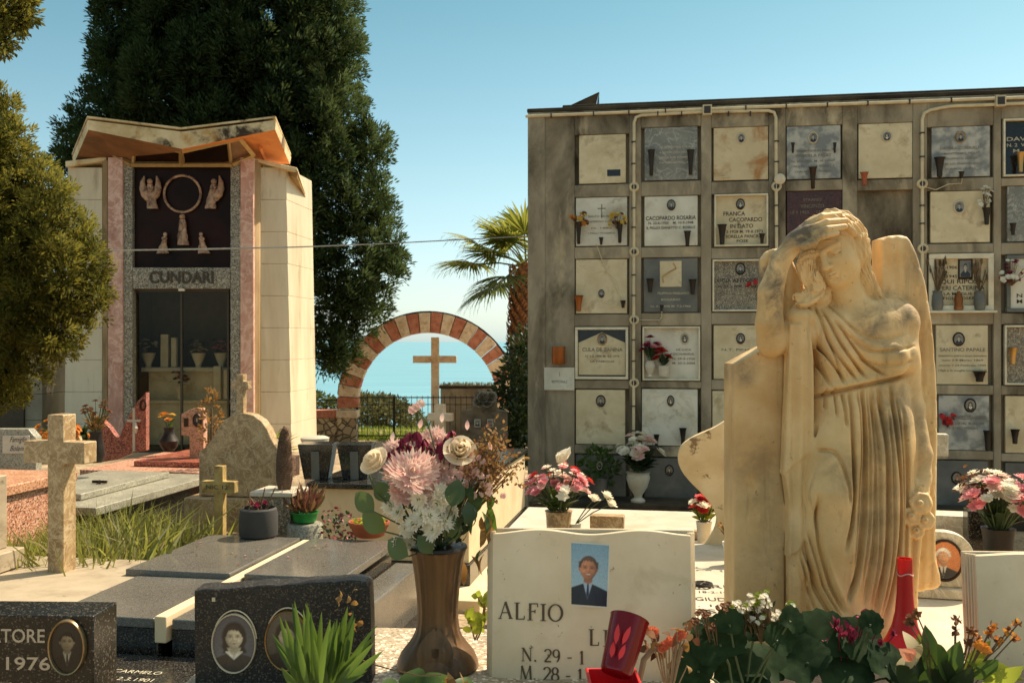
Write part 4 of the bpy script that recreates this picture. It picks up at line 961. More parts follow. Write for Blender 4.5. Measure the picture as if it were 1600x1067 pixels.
# ---------------------------------------------------------------- trees and large plants
def leaf_cloud(lobes, L, Wd, dens, per, up=0.4, jitter=0.6, tuft=0.25, inner=0.35, squash=1.0, rng=None):
    """leaf blades gathered in tufts over the surface (and inside) of ellipsoid lobes; returns vertices and quads"""
    rng = rng or RNG; allv = []; allf = []
    for (c, r) in lobes:
        c = np.array(c); r = np.array(r)
        area = 4 * math.pi * ((r[0] * r[1]) ** 1.6 / 3 + (r[0] * r[2]) ** 1.6 / 3 + (r[1] * r[2]) ** 1.6 / 3) ** (1 / 1.6)
        T = max(6, int(area * dens))
        n = rng.normal(size=(T, 3)); n /= np.linalg.norm(n, axis=1)[:, None]
        shell = np.where(rng.random(T) < inner, rng.uniform(.35, .85, T), rng.uniform(.86, 1.1, T))
        tp = c + n * r * shell[:, None]
        nn = n / r; nn /= np.linalg.norm(nn, axis=1)[:, None]
        tp = np.repeat(tp, per, 0); nn = np.repeat(nn, per, 0); M = len(tp)
        sz = np.repeat(rng.uniform(.7, 1.3, T), per)[:, None]
        d = nn + np.array([0, 0, up]) + rng.normal(size=(M, 3)) * jitter; d /= np.linalg.norm(d, axis=1)[:, None]
        b = tp + d * (rng.random(M) ** .6 * tuft)[:, None] * sz
        s = np.cross(d, rng.normal(size=(M, 3))); s /= np.linalg.norm(s, axis=1)[:, None]
        l = (L * rng.uniform(.6, 1.3, M))[:, None]; w = (Wd * rng.uniform(.7, 1.2, M))[:, None]
        q = np.stack([b, b + d * l * .5 + s * w, b + d * l, b + d * l * .5 - s * w], 1)
        allv.append(q.reshape(-1, 3))
        nrm = .85 * nn + .35 * d; allf.append(np.repeat(nrm / np.linalg.norm(nrm, axis=1)[:, None], 4, 0))
    V = np.concatenate(allv); leaf_cloud.normals = np.concatenate(allf); return V, np.arange(len(V)).reshape(-1, 4)
def soften(o):      # leaves take the facing of the spray they belong to
    o.data.polygons.foreach_set('use_smooth', [True] * len(o.data.polygons))
    if len(o.data.vertices) == len(leaf_cloud.normals): o.data.normals_split_custom_set_from_vertices(leaf_cloud.normals.astype(np.float32))
def px_lobes(rows, Y, dy=1.0):
    """rows of (px, py, half width px, half height px, depth offset) to ellipsoids"""
    out = []
    for px, py, a, b, off in rows:
        y = Y + off; k = y / F; out.append((tuple(P(px, py, y)), (a * k, max(a, b * .6) * k * dy, b * k)))
    return out
m_bark = stone('grey_brown_bark', (0.10, 0.075, 0.05, 1), (0.17, 0.13, 0.09, 1), 6, .95, .8, 14, .03, aniso=(1, 1, .3))
m_cyp = leafmat('cypress_foliage', (0.024, 0.046, 0.018, 1), (0.052, 0.080, 0.028, 1), .22, .8, (.17, .24, .05, 1), spec=.1, clump=((0.060, 0.086, 0.028, 1), .9))
m_gold = leafmat('golden_conifer_foliage', (0.08, 0.09, 0.018, 1), (0.18, 0.165, 0.035, 1), .38, .8, (.42, .36, .05, 1), spec=.1, clump=((0.065, 0.085, 0.02, 1), 2.2))

def trunk(parent, base, top, r0, r1, limbs=(), mat=None, wob=.06):
    m = MB(); base, top = Vector(base), Vector(top); n_ = 7
    pts = [base.lerp(top, i / n_) + Vector((random.uniform(-wob, wob), random.uniform(-wob, wob), 0)) * (0 < i < n_) for i in range(n_ + 1)]
    m.tube(pts, [r0 * 1.25] + [r0 + (r1 - r0) * i / n_ for i in range(1, n_ + 1)], 10)
    for t, tip, r in limbs:
        p = pts[int(t * n_)]; tip = Vector(tip); m.tube([p, p.lerp(tip, .5) + Vector((0, 0, .15)), tip], [r, r * .7, r * .25], 7)
    return m.build('trunk', mat or m_bark, parent)
# the great cypress behind the chapel
CY = 25.0
cyp = thing('cypress_tree', 'huge dark cypress tree towering behind the chapel with butterfly roof', 'tree', P(360, 690, CY)); cyp.location.z = -.8
rows = [(215, -60, 70, 90, 0), (330, -90, 110, 110, .5), (470, -60, 80, 90, 0), (300, 40, 95, 120, -.6), (420, 40, 85, 120, -.8), (200, 60, 52, 95, 0), (205, 130, 65, 75, -.3), (500, 60, 56, 95, -.2), (530, 20, 30, 55, .3), (172, 25, 18, 40, .3),
        (150, 185, 42, 60, 0), (128, 215, 32, 45, .3), (118, 240, 28, 40, .1), (190, 215, 60, 60, -.4), (280, 150, 85, 100, -1), (380, 150, 85, 110, -1.2), (470, 140, 72, 95, -1), (520, 165, 42, 70, -.5), (550, 200, 34, 52, -.2), (545, 95, 20, 40, 0),
        (480, 230, 60, 75, -1), (540, 255, 46, 62, -.8), (577, 250, 32, 45, -.4), (585, 228, 22, 28, -.2), (505, 300, 52, 60, -1.2), (560, 320, 44, 52, -.8), (598, 330, 20, 34, -.3), (500, 365, 48, 62, -1.3), (555, 385, 48, 50, -.9), (600, 385, 30, 34, -.5), (614, 415, 16, 28, -.3),
        (490, 430, 36, 56, -1.2), (535, 440, 48, 48, -1.1), (590, 440, 28, 36, -.6), (500, 490, 36, 46, -1.2), (545, 495, 36, 40, -.9), (575, 480, 22, 32, -.6), (505, 540, 28, 36, -1.1), (535, 545, 24, 32, -.9), (522, 572, 12, 16, -.8),
        (420, 240, 70, 80, -.6), (330, 250, 90, 90, 0), (240, 270, 80, 70, .2), (160, 270, 60, 60, .4), (440, 350, 60, 90, 0), (350, 350, 90, 90, .6), (230, 380, 90, 90, .8), (440, 460, 50, 80, .2), (320, 480, 90, 90, .8)]
sub = []
for px, py, a, b, off in rows:      # break every lobe into upright plumes
    sub.append((px, py, a * .70, b * .76, off + .5))
    k = max(6, int(a * b / 330))
    for i in range(k):
        th = random.uniform(0, 6.28); q = random.uniform(.45, .8)
        s = random.uniform(.22, .40) * math.sqrt(a * b)
        sub.append((px + a * q * math.cos(th), py + b * q * math.sin(th), s * .66, s * 1.4, off + random.uniform(-1.2, .5)))
V, Q = leaf_cloud(px_lobes(sub, CY), .125, .019, 11, 46, up=.7, jitter=.42, tuft=.30, inner=.2)
soften(npmesh('crown', V, Q, m_cyp, cyp))
print('cypress quads', len(Q))
trunk(cyp, (cyp.location.x, CY, -1), P(380, 0, CY), .55, .12, [(.4, P(500, 350, CY - .6), .2), (.3, P(520, 480, CY - .6), .18), (.55, P(230, 180, CY), .2), (.6, P(470, 140, CY), .15)])
# golden green conifer on the left
GY = 9.0
gold = thing('conifer_tree', 'bushy golden green conifer at the edge of the graves in front of the grey chapel', 'tree', P(-70, 900, GY)); gold.location.z = 0
rows = [(-20, 190, 38, 50, 0), (5, 165, 14, 22, -.1), (10, 235, 40, 48, -.2), (-60, 270, 90, 90, 0), (45, 280, 34, 42, -.2), (20, 330, 70, 62, -.4), (82, 318, 26, 26, -.1), (75, 355, 44, 44, -.3), (118, 365, 30, 34, -.1), (60, 420, 72, 60, -.5), (130, 405, 36, 36, -.2), (150, 420, 18, 26, 0), (120, 460, 44, 46, -.2), (50, 490, 70, 54, -.4), (95, 520, 44, 40, -.2), (140, 485, 20, 30, 0), (40, 560, 44, 40, -.2), (-30, 430, 110, 120, .2), (-40, 560, 80, 70, 0), (15, 600, 24, 34, 0), (68, 270, 12, 16, 0), (97, 300, 10, 14, 0)]
sub = []
for px, py, a, b, off in rows:
    sub.append((px, py, a * .75, b * .75, off))
    for i in range(max(4, int(a * b / 190))):
        th = random.uniform(0, 6.28); q = random.uniform(.5, .95); s = random.uniform(.16, .34) * math.sqrt(a * b)
        sub.append((px + a * q * math.cos(th), py + b * q * math.sin(th), s, s * 1.05, off + random.uniform(-.35, .2)))
V, Q = leaf_cloud(px_lobes(sub, GY), .046, .0075, 95, 30, up=.4, jitter=.5, tuft=.08, inner=.2)
soften(npmesh('crown', V, Q, m_gold, gold))
print('gold quads', len(Q))
trunk(gold, (P(-70, 900, GY).x, GY, -.05), P(-20, 260, GY), .14, .03, [(.3, P(30, 560, GY - .2), .05), (.4, P(80, 480, GY - .2), .05), (.55, P(90, 380, GY - .2), .05), (.2, P(10, 600, GY), .04)])
# branch of another conifer reaching in at the upper corner
br = thing('conifer_tree', 'dark conifer branch hanging into the upper corner of the sky', 'tree', (-4.4, 5.6, .2))
rows = [(-30, -10, 60, 50, 0), (12, 5, 32, 34, -.05), (28, 30, 22, 22, 0), (38, 12, 16, 18, 0), (10, 48, 18, 22, 0), (-20, 60, 30, 34, 0), (-120, 0, 100, 90, .2), (-260, -60, 130, 130, .3), (45, -12, 12, 20, 0)]
sub = []
for px, py, a, b, off in rows:
    sub.append((px, py, a * .7, b * .7, off))
    for i in range(max(4, int(a * b / 130))):
        th = random.uniform(0, 6.28); q = random.uniform(.5, 1); s = random.uniform(.15, .3) * math.sqrt(a * b)
        sub.append((px + a * q * math.cos(th), py + b * q * math.sin(th), s, s, off + random.uniform(-.2, .2)))
V, Q = leaf_cloud(px_lobes(sub, 5.6), .035, .008, 170, 16, up=-.1, jitter=.6, tuft=.05, inner=.2)
soften(npmesh('crown', V, Q, m_gold, br))
trunk(br, (-4.4, 5.6, .2), (-4.0, 5.7, 4.8), .16, .06, [(.8, P(-20, 20, 5.6), .03), (.9, P(20, 10, 5.6), .02)])
# fan palm
PYD = 27.5
palm = thing('fan_palm', 'fan palm with shaggy rust brown trunk beside the concrete burial wall', 'palm tree', P(824, 690, PYD)); palm.location.z = -.9
m_ptr = stone('palm_trunk_fibre', (0.20, 0.085, 0.035, 1), (0.34, 0.16, 0.07, 1), 9, .95, .9, 20, .03, stain=((.08, .04, .02, 1), 7, .5, .7))
m_frond = leafmat('palm_frond', (0.085, 0.10, 0.02, 1), (0.15, 0.16, 0.035, 1), .5, .45, (.42, .42, .06, 1))
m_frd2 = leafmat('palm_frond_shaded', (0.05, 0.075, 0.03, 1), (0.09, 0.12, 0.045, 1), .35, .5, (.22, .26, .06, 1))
def build_palm():
    top = P(822, 412, PYD); bx, by = top.x, PYD
    m = MB(); m.lathe([(.55, -1.0), (.50, .2), (.46, 1.4), (.42, 2.6), (.34, top.z - .35), (.16, top.z)], (bx, by, 0), 16)
    k = 0
    z = -.6
    while z < top.z - .1:      # old leaf bases wrapped in spirals
        r = .56 - .16 * max(0, (z + .6)) / (top.z + .6)
        for i in range(13):
            a = 2 * math.pi * (i + .5 * (k % 2)) / 13 + k * .13; d = Vector((math.cos(a), math.sin(a), 0))
            b = Vector((bx, by, z)) + d * (r - .06); tp = b + d * random.uniform(.10, .17) + Vector((0, 0, random.uniform(.14, .22)))
            m.leaf(b, tp, .085, d + Vector((0, 0, -.5)), .12, 3, .3, .3)
        z += .085; k += 1
    m.build('trunk', m_ptr, palm, smooth=0)
    fr = [(-2.15, .35, .62), (-1.55, .85, .9), (-2.6, -.25, .8), (-2.0, -.5, .55), (.3, 1.1, .9), (-1.0, 1.15, .75), (.9, .7, .9), (1.6, .2, .9), (2.4, .3, .8), (2.9, .7, .7), (-2.9, .55, .6), (-.3, .1, .7), (-2.4, .75, .95), (1.2, -.3, .8), (-1.7, .1, .5)]
    # az: heading (0 = +x, measured in plan); el: lift of the stalk
    for i, (az, el, ln) in enumerate([(3.0, .5, 1.55), (2.75, .15, 1.6), (3.5, .1, 1.6), (2.2, .9, 1.2), (1.7, 1.2, 1.25), (3.9, .8, 1.1), (4.6, 1.15, 1.1), (.3, .9, 1.2), (-.4, .3, 1.2), (.9, .2, 1.2), (5.2, .3, 1.1), (3.2, -.45, 1.05), (2.4, -.3, 1.1), (4.2, -.2, 1.1), (3.3, .85, 1.1), (3.75, .35, 1.15)]):
        d = Vector((math.cos(az) * math.cos(el), math.sin(az) * math.cos(el), math.sin(el)))
        hub0 = Vector((bx, by, top.z - .1)); hub = hub0 + d * ln - Vector((0, 0, .12))
        m = MB(); m.mi(0).tube([hub0, hub0.lerp(hub, .5) + Vector((0, 0, .08)), hub], [.03, .022, .014], 5)
        side = d.cross(Vector((0, 0, 1))).normalized(); up = side.cross(d).normalized()
        nb_ = 42
        for j in range(nb_):
            a = R(-125 + 250 * j / (nb_ - 1)); e = d * math.cos(a) + side * math.sin(a)
            L_ = random.uniform(1.0, 1.25) * (1.0 - .25 * abs(a) / R(125))
            tip = hub + e * L_ + up * random.uniform(-.05, .12) - Vector((0, 0, .16 * L_ + random.uniform(0, .12)))
            m.leaf(hub, tip, .038, up + rdir() * .2, .08, 4, .45, .3)
            if random.random() < .7: m.leaf(tip - (tip - hub) * .12, tip + Vector((0, 0, -random.uniform(.12, .3))) + e * .08, .008, up, .1, 2)
        m.build('frond', [m_frd2 if el < 0 else m_frond], palm, smooth=0)
build_palm()
# dark shrub at the foot of the burial wall
SY = 15.5
shr = thing('evergreen_shrub', 'dark leafy evergreen shrub squeezed against the edge of the burial wall', 'shrub', P(815, 720, SY)); shr.location.z = -.02
rows = [(812, 590, 22, 40, 0), (802, 640, 26, 40, -.1), (830, 560, 26, 40, .2), (815, 680, 34, 40, -.2), (790, 700, 22, 26, -.2), (850, 630, 40, 70, .8)]
V, Q = leaf_cloud(px_lobes(rows, SY), .11, .030, 45, 12, up=.2, jitter=.8, tuft=.16, inner=.35)
npmesh('foliage', V, Q, m_leaf_dk, shr)
m = MB(); b = Vector((P(818, 720, SY).x, SY, -.02))
for i in range(5): m.tube([b + Vector((random.uniform(-.1, .1), 0, 0)), b + Vector((random.uniform(-.2, .2), random.uniform(-.2, .2), random.uniform(.9, 1.8)))], [.025, .01], 6)
m.build('stem', m_bark, shr)
# bushes and grass on the slope past the gate
for (rows, Y, lab, mt) in (([(590, 648, 46, 22, 0), (566, 640, 26, 20, .2), (622, 662, 34, 22, .3), (645, 676, 22, 16, .5), (600, 636, 14, 10, .3)], 33, 'dry olive bush on the slope just past the iron gate', leafmat('olive_bush', (.09, .10, .035, 1), (.2, .18, .07, 1), .4, .8)),
                           ([(497, 636, 20, 12, 0), (520, 640, 14, 10, 0), (470, 634, 20, 14, 0)], 31, 'low green bush past the rubble wall beside the thin fence', leafmat('green_bush', (.07, .1, .03, 1), (.16, .17, .05, 1), .4, .8))):
    t = thing('bush', lab, 'bush', P(rows[0][0], 690, Y)); t.location.z = -1.2
    V, Q = leaf_cloud(px_lobes(rows, Y, 1.2), .14, .035, 22, 14, up=.4, jitter=.7, tuft=.2, inner=.3); npmesh('foliage', V, Q, mt, t)
    m = MB(); m.tube([t.location, Vector(t.location) + Vector((.1, 0, .8))], [.05, .02], 6); m.build('stem', m_bark, t)
def grass_field(name, pts, h, w, n_, mat, lab, lean=.35, bend=.25, seg=3):
    m = MB()
    for i in range(n_):
        x, y, z, s = pts()
        hh = h * s * random.uniform(.5, 1.2); d = Vector((random.gauss(0, lean), random.gauss(0, lean), 1)) * hh
        m.leaf((x, y, z), Vector((x, y, z)) + d, w * random.uniform(.7, 1.3), rdir(), random.uniform(-bend, bend), seg, .3)
    return m.build(name, mat, smooth=0, label=lab, cat='grass', kind='stuff')
m_grs = leafmat('fresh_grass', (.07, .11, .015, 1), (.16, .2, .03, 1), .5, .5, (.34, .42, .04, 1))
m_grd = leafmat('long_grass', (.06, .085, .018, 1), (.2, .2, .05, 1), .5, .5, (.42, .42, .08, 1))
m_gry = leafmat('straw_grass', (.24, .2, .09, 1), (.36, .3, .15, 1), .4, .7)
def slope_pts():
    Y = random.uniform(26.6, 31); x = P(random.uniform(545, 690), 600, Y).x; return x, Y, -.95 - .03 * (Y - 27), 1
grass_field('slope_grass', slope_pts, .34, .018, 5200, m_grs, 'bright green grass on the slope behind the iron gate')
# ---------------------------------------------------------------- graves in the middle distance
m_dkgr = stone('dark_granite', lin(96, 93, 86), lin(110, 107, 98), 3, 0.17, 0.03, 60, 0.001, speck=[(lin(84, 81, 74), 330, 0.35), (lin(126, 121, 110), 340, 0.16)], stain=(lin(118, 113, 102), 2.2, .52, .75), spec=0.5)
m_dkpol = stone('polished_dark_granite', lin(44, 41, 37), lin(56, 53, 47), 9, 0.16, 0, 60, speck=[(lin(24, 22, 20), 190, 0.3), (lin(96, 90, 78), 230, 0.10)], spec=0.5)
m_ltgr = stone('light_granite', lin(158, 142, 116), lin(180, 164, 136), 6, 0.6, 0.06, 60, 0.001, speck=[(lin(140, 122, 96), 150, 0.3), (lin(226, 212, 186), 130, 0.2)])
m_travw = stone('white_travertine', lin(158, 143, 118), lin(182, 167, 140), 4, 0.6, 0.08, 50, 0.002, stain=(lin(126, 110, 84), 3, .52, .75), stain2=(lin(104, 92, 72), 9, .62, .74), aniso=(1, 1, 2.5))
m_botti = stone('breccia_marble', lin(140, 112, 76), lin(178, 150, 108), 7, 0.4, 0.04, 40, 0.001, vein=(lin(206, 184, 144), 9, 0.035), stain=(lin(112, 84, 56), 5, .55, .75))
m_pinkgr = stone('pink_granite', lin(176, 116, 88), lin(196, 138, 108), 9, 0.45, 0.04, 60, 0.001, speck=[(lin(96, 62, 48), 130, 0.25), (lin(218, 178, 150), 120, 0.3)])
m_redgr2 = stone('red_granite', lin(150, 74, 54), lin(172, 94, 70), 9, 0.32, 0.03, 60, 0.001, speck=[(lin(90, 42, 34), 110, 0.3), (lin(198, 134, 106), 120, 0.2)])
m_greengr = stone('grey_green_slab', lin(150, 148, 130), lin(176, 172, 152), 5, 0.3, 0.03, 60, 0.001, speck=[(lin(120, 118, 104), 150, 0.3)])
m_salmon = stone('salmon_granite', lin(190, 138, 104), lin(210, 160, 124), 8, 0.4, 0.03, 60, 0.001, speck=[(lin(140, 96, 72), 130, 0.3)])
m_creamw = stone('cream_plaster', lin(206, 186, 146), lin(226, 208, 170), 3, 0.8, 0.12, 30, 0.003, stain=(lin(166, 140, 98), 3.0, .58, .72))
m_wht = stone('white_marble', lin(190, 180, 156), lin(208, 199, 178), 4, 0.4, 0.05, 50, 0.001, stain=(lin(160, 144, 112), 3.2, .54, .76), vein=(lin(186, 178, 158), 3, .015))
m_mott = stone('mottled_cream_marble', lin(204, 176, 128), lin(222, 198, 154), 5, 0.6, 0.1, 40, 0.003, stain=(lin(126, 98, 64), 14, .60, .66), stain2=(lin(180, 148, 98), 2, .5, .75))
m_soil = stone('dark_soil', (.03, .022, .015, 1), (.06, .045, .03, 1), 20, 1, .9, 40, .02)
UP = Vector((0, 0, 1))
def G3(o, u, v, z): return Vector((o.x, o.y, 0)) + GU * u + GV * v + UP * z
def gbox(m, o, u0, u1, v0, v1, z0, z1, ang=GA):
    U = Vector((math.cos(ang), math.sin(ang), 0)); V_ = Vector((-math.sin(ang), math.cos(ang), 0))
    c = Vector((o.x, o.y, 0)) + U * ((u0 + u1) / 2) + V_ * ((v0 + v1) / 2) + UP * ((z0 + z1) / 2)
    m.box(c, (u1 - u0, v1 - v0, z1 - z0), ang)
def tomb(name, label, o, cat='tomb', group=None):
    return thing(name, label, cat, (o.x, o.y, gz(o.x, o.y)), 0, group)
# --- double tomb of dark granite slabs
o = PZ(372, 896, .73)
t = tomb('double_tomb', 'low double tomb of four dark granite slabs split by a pale strip', o)
zs = [(-.62, -.045, 0.0, .93, .69, .73), (.03, .55, 0.0, .93, .69, .73), (-.55, -.05, -.72, -.004, .655, .70), (.035, .54, -.72, -.004, .655, .70)]
for a in zs:
    m = MB(); gbox(m, o, *a); m.build('slab', m_dkgr, t, bevel=.006)
m = MB(); gbox(m, o, -.035, .02, -.74, .95, .60, .715); m.build('pale_strip', m_creamw, t, bevel=.005)
m = MB(); gbox(m, o, -.6, -.04, -.70, .9, .2, .652); gbox(m, o, .024, .53, -.70, .9, .2, .653); m.build('side_panel', m_dkpol, t, bevel=.006)
m = MB(); gbox(m, o, .535, .70, -.74, .95, .2, .60); m.build('kerb', m_dkgr, t, bevel=.012)
m = MB(); gbox(m, o, .70, .78, -.8, 1.0, .2, .34); m.build('plinth', m_dkpol, t, bevel=.006)
# lettered slab lying in front of it
o2 = G3(o, 0, 0, 0)
t = tomb('lettered_slab', 'dark polished slab with raised letters lying in front of the double tomb', G3(o, -.1, -1.4, 0), 'grave slab')
m = MB(); gbox(m, o2, -.9, .5, -2.2, -.75, .3, .55); m.build('slab', m_dkpol, t, bevel=.006)
m = MB()
for i, (s_, w_) in enumerate((('CARMELO', .34), ('N. 12.3.1901', .38), ('ROSARIA', .32))): txt(m, s_, G3(o2, .02, -.98 - i * .085, .5515), GU, GV, .035, w_ * .62)
m.build('lettering', m_ink_w, t)
# --- pale slab carrying the big breccia cross
o = PZ(100, 893, .70)
t = tomb('pale_slab_grave', 'pale travertine slab grave at the edge of the long grass', o)
m = MB(); gbox(m, o, -1.2, .42, -.75, .35, .3, .695); m.build('slab', m_travw, t, bevel=.006)
m = MB(); gbox(m, o, -1.2, -.30, -.32, .1, .70, .80); gbox(m, o, -1.2, -.20, -.55, -.325, .70, .76); m.build('raised_block', m_travw, t, bevel=.006)
m = MB(); gbox(m, o, -.62, -.375, -.14, .06, .80, 1.19); m.build('upright', m_travw, t, bevel=.006)
m, c = stone_cross('', '', 86, 648, 896, PZ(100, 893, .70).y, 28.5, (28, 138), (690, 724), .105, None, GA - R(4))
m.build('grave_cross', m_botti, bevel=.006, label='large breccia marble cross standing on the pale slab, lit on one edge', cat='cross')
# --- pink granite tomb on the far left
o = PZ(118, 736, 1.0)
t = tomb('pink_granite_tomb', 'speckled pink granite tomb with a pale lid beside the large marble cross', o)
m = MB(); gbox(m, o, -1.2, -.02, -1.6, -.02, .1, .93); m.build('body', m_pinkgr, t, bevel=.006)
m = MB(); gbox(m, o, -1.2, .01, -1.62, .01, .933, 1.0); m.build('lid', m_salmon, t, bevel=.008)
# --- grey green slab tomb behind it
o = PZ(150, 793, .75)
t = tomb('grey_slab_tomb', 'wide grey green polished slab tomb behind the tall grass', o)
m = MB(); gbox(m, o, -1.0, 0, 0, 1.75, .69, .75); m.build('lid', m_greengr, t, bevel=.006)
m = MB(); gbox(m, o, -.9, -.28, .25, 1.5, .752, .80); m.build('upper_slab', m_greengr, t, bevel=.006)
m = MB(); gbox(m, o, -.98, -.06, .06, 1.7, .05, .688); m.build('side_panel', m_dkpol, t, bevel=.004)
m = MB(); gbox(m, o, -1.0, .12, -.1, 1.8, .05, .22); m.build('plinth', m_creamw, t, bevel=.006)
m = MB(); 
for (u, v) in ((-.55, .4), (-.45, .75)):
    c = G3(o, u, v, .815); m.tube([c + GU * -.06, c + GU * .06], .012, 6); m.tube([c + GV * -.03 + GU * .02, c + GV * .03 - GU * .02], .012, 6)
m.build('bronze_handle', m_rim_dark, t)
# --- red granite tomb with a sail shaped headstone
o = PZ(180, 735, .75)
t = tomb('red_granite_tomb', 'red granite tomb with a swooping sail shaped headstone and white cross', o)
m = MB(); gbox(m, o, -.35, 1.15, .0, 1.45, .55, .75); m.build('base', m_pinkgr, t, bevel=.006)
m = MB(); gbox(m, o, .0, 1.1, .3, 1.3, .752, .80); m.build('slab', m_redgr2, t, bevel=.006)
m = MB()
for i in range(4): txt(m, ('MARIA ROSA DI BELLA', 'N. 2.4.1931  M. 8.1.1999', 'TUO MARITO E I FIGLI', 'CON AMORE POSERO')[i], G3(o, .55, 1.05 - i * .17, .802), GU, GV, .06, .7)
m.build('lettering', m_ink, t)
Yh = 10.0; kk = Yh / F; c0 = P(187, 726, Yh)
hp_ = [(-42, 2), (-42, 66), (-38, 72), (-28, 70), (-16, 58), (-8, 46), (-4, 41), (0, 45), (6, 60), (16, 80), (28, 99), (41, 113), (41, 22), (20, 18), (-4, 8)]
m = MB(); m.prism([(a * kk, b * kk) for a, b in hp_], c0, (1, 0, 0), UP, (0, 1, 0), 0, .10); hd = m.build('headstone', m_redgr2, t, bevel=.006)
m = MB(); m.box(c0 + Vector((23 * kk, -.012, 55 * kk)), (.022, .02, 68 * kk)); m.box(c0 + Vector((23 * kk, -.013, 69 * kk)), (.13, .02, .022)); m.tube([c0 + Vector((26 * kk, -.03, 66 * kk)), c0 + Vector((28 * kk, -.05, 58 * kk)), c0 + Vector((27 * kk, -.02, 50 * kk))], [.012, .022, .01], 6); m.build('white_cross', m_wht, hd)
for ax, bz in ((37, 93), (-36, 55)):
    m = MB(); m.tube([c0 + Vector((ax * kk + .028 * math.cos(a), -.012, bz * kk + .05 * math.sin(a))) for a in np.linspace(0, 6.2832, 20)], .009, 6); m.build('bronze_ring', m_rim_dark, hd)
# dark vase of yellow flowers on it
def grave_vase(name, label, base, prof, mat, fl, stems_h, spread, n_fl, mats, size=.03, cat='flower vase', leafm=None, leaves=10, group=None, kind=bloom, seg=20, sx=1, sy=1, M=None):
    t = thing(name, label, cat, base, 0, group)
    MB().lathe(prof, base, seg, sx=sx, sy=sy, M=M).build('vase_body', mat, t)
    top = Vector(base) + UP * prof[-1][1] * .96
    if n_fl:
        b = thing('bouquet', fl, 'flowers', top)
        m = MB(); ms = MB(); ml = MB()
        for i in range(n_fl):
            a = random.uniform(0, 6.28); q = math.sqrt(random.random()); d = Vector((math.cos(a) * q * spread, math.sin(a) * q * spread, stems_h * random.uniform(.55, 1.05) * (1 - .35 * q * q)))
            p = top + d; k = random.randrange(len(mats)); bloom(m, p, d + UP * .05 + rdir() * .03, size * random.uniform(.75, 1.2), random.choice((7, 9, 12)), 3, .55, .34, mi=k)
            stem_to(ms, top + Vector((d.x * .12, d.y * .12, -.02)), p, .0025)
        for i in range(leaves):
            a = random.uniform(0, 6.28); d = Vector((math.cos(a) * spread * .9, math.sin(a) * spread * .9, stems_h * random.uniform(.15, .7))); p0 = top + d * .25
            ml.leaf(p0, top + d * random.uniform(.8, 1.15), size * .5, UP + rdir() * .3, .15, 4)
        m.build('flower_heads', [FLW[k] for k in mats], b, smooth=0)
        ms.build('stems', m_stem, b)
        if leaves: ml.build('leaves', leafm or m_leaf_g, b, smooth=0)
    return t
grave_vase('flower_vase', 'small dark round bellied vase with a yellow rose on the red granite slab', PZ(264, 704, .80), [(.05, 0), (.085, .05), (.095, .10), (.06, .16), (.045, .2), (.055, .235), (.045, .235)], m_vase_dk, 'yellow rose and bud in the dark vase on the red slab', .18, .08, 4, [YELLOW, ORANGE], .05, leaves=4)
# pink stele, family stone, round topped headstone, small cross, two portrait tomb
Yh = 9.4; kk = Yh / F; c0 = P(300, 742, Yh)
t = thing('pink_stele', 'small pink granite stele with a bronze portrait ring before the chapel', 'headstone', c0)
m = MB(); m.prism([(a * kk, b * kk) for a, b in [(-4, 0), (18, 0), (18, 98), (14, 104), (6, 105), (-2, 103), (-17, 95), (-17, 62), (-4, 61)]], c0, (1, 0, 0), UP, (0, 1, 0), 0, .12); m.build('stone', m_salmon, t, bevel=.006)
m = MB(); portrait(m, c0 + Vector((9 * kk, -.002, 86 * kk)), (1, 0, 0), UP, (0, -1, 0), .045, .065, rim=.3, raised=.02); m.build('portrait', PORTRAIT(m_rim_dark, m_ph_bgd), t)
m = MB(); m.box(c0 + Vector((-9 * kk, -.004, 82 * kk)), (.04, .012, .08)); m.build('small_plate', m_rim_dark, t)
Yh = 7.6; kk = Yh / F; c0 = P(28, 742, Yh)
t = thing('family_stone', 'low grey family headstone with clipped corners and a white script plate', 'headstone', c0)
m = MB(); m.prism([(a * kk, b * kk) for a, b in [(-60, 0), (28, 0), (28, 58), (16, 72), (-46, 72), (-60, 58)]], c0, (1, 0, 0), UP, (0, 1, 0), 0, .10); m.build('stone', m_greengr, t, bevel=.006)
pm = MB(); pm.box(c0 + Vector((-2 * kk, -.006, 48 * kk)), (42 * kk, .014, 28 * kk)); p = pm.build('name_plate', m_wht, t, bevel=.002)
m = MB(); txt(m, 'Famiglia', c0 + Vector((1 * kk, -.0145, 52 * kk)), (1, 0, 0), UP, .042, .125, slant=.35); txt(m, 'Bolanì', c0 + Vector((-1 * kk, -.0145, 38 * kk)), (1, 0, 0), UP, .042, .10, slant=.35); m.build('lettering', m_ink, p)
def rounded_stone():
    Yh = 7.5; kk = Yh / F; c0 = P(372, 776, Yh); U = GU; Vv = GV
    t = thing('round_headstone', 'bell shaped beige breccia headstone topped by a small cross', 'headstone', P(372, 830, Yh))
    pts = [(-66, 0), (-66, 68), (-60, 73), (-52, 79), (-44, 90), (-34, 106), (-22, 120), (-8, 129), (8, 131), (24, 128), (38, 119), (48, 106), (54, 92), (60, 82), (68, 74), (70, 66), (68, 0)]
    m = MB(); m.prism([(a * kk, b * kk) for a, b in pts], c0, U, UP, Vv, 0, .12); m.build('stone', m_botti, t, bevel=.007)
    m = MB(); m.box(P(365, 803, Yh) + GV * .1, (152 * kk, .34, 52 * kk), GA); m.build('base', m_botti, t, bevel=.008)
    m, c = stone_cross('', '', 374.5, 585, 647, Yh + .02, 11, (360, 388), (596, 608), .07, None, GA); m.build('cross', m_botti, t, bevel=.004)
rounded_stone()
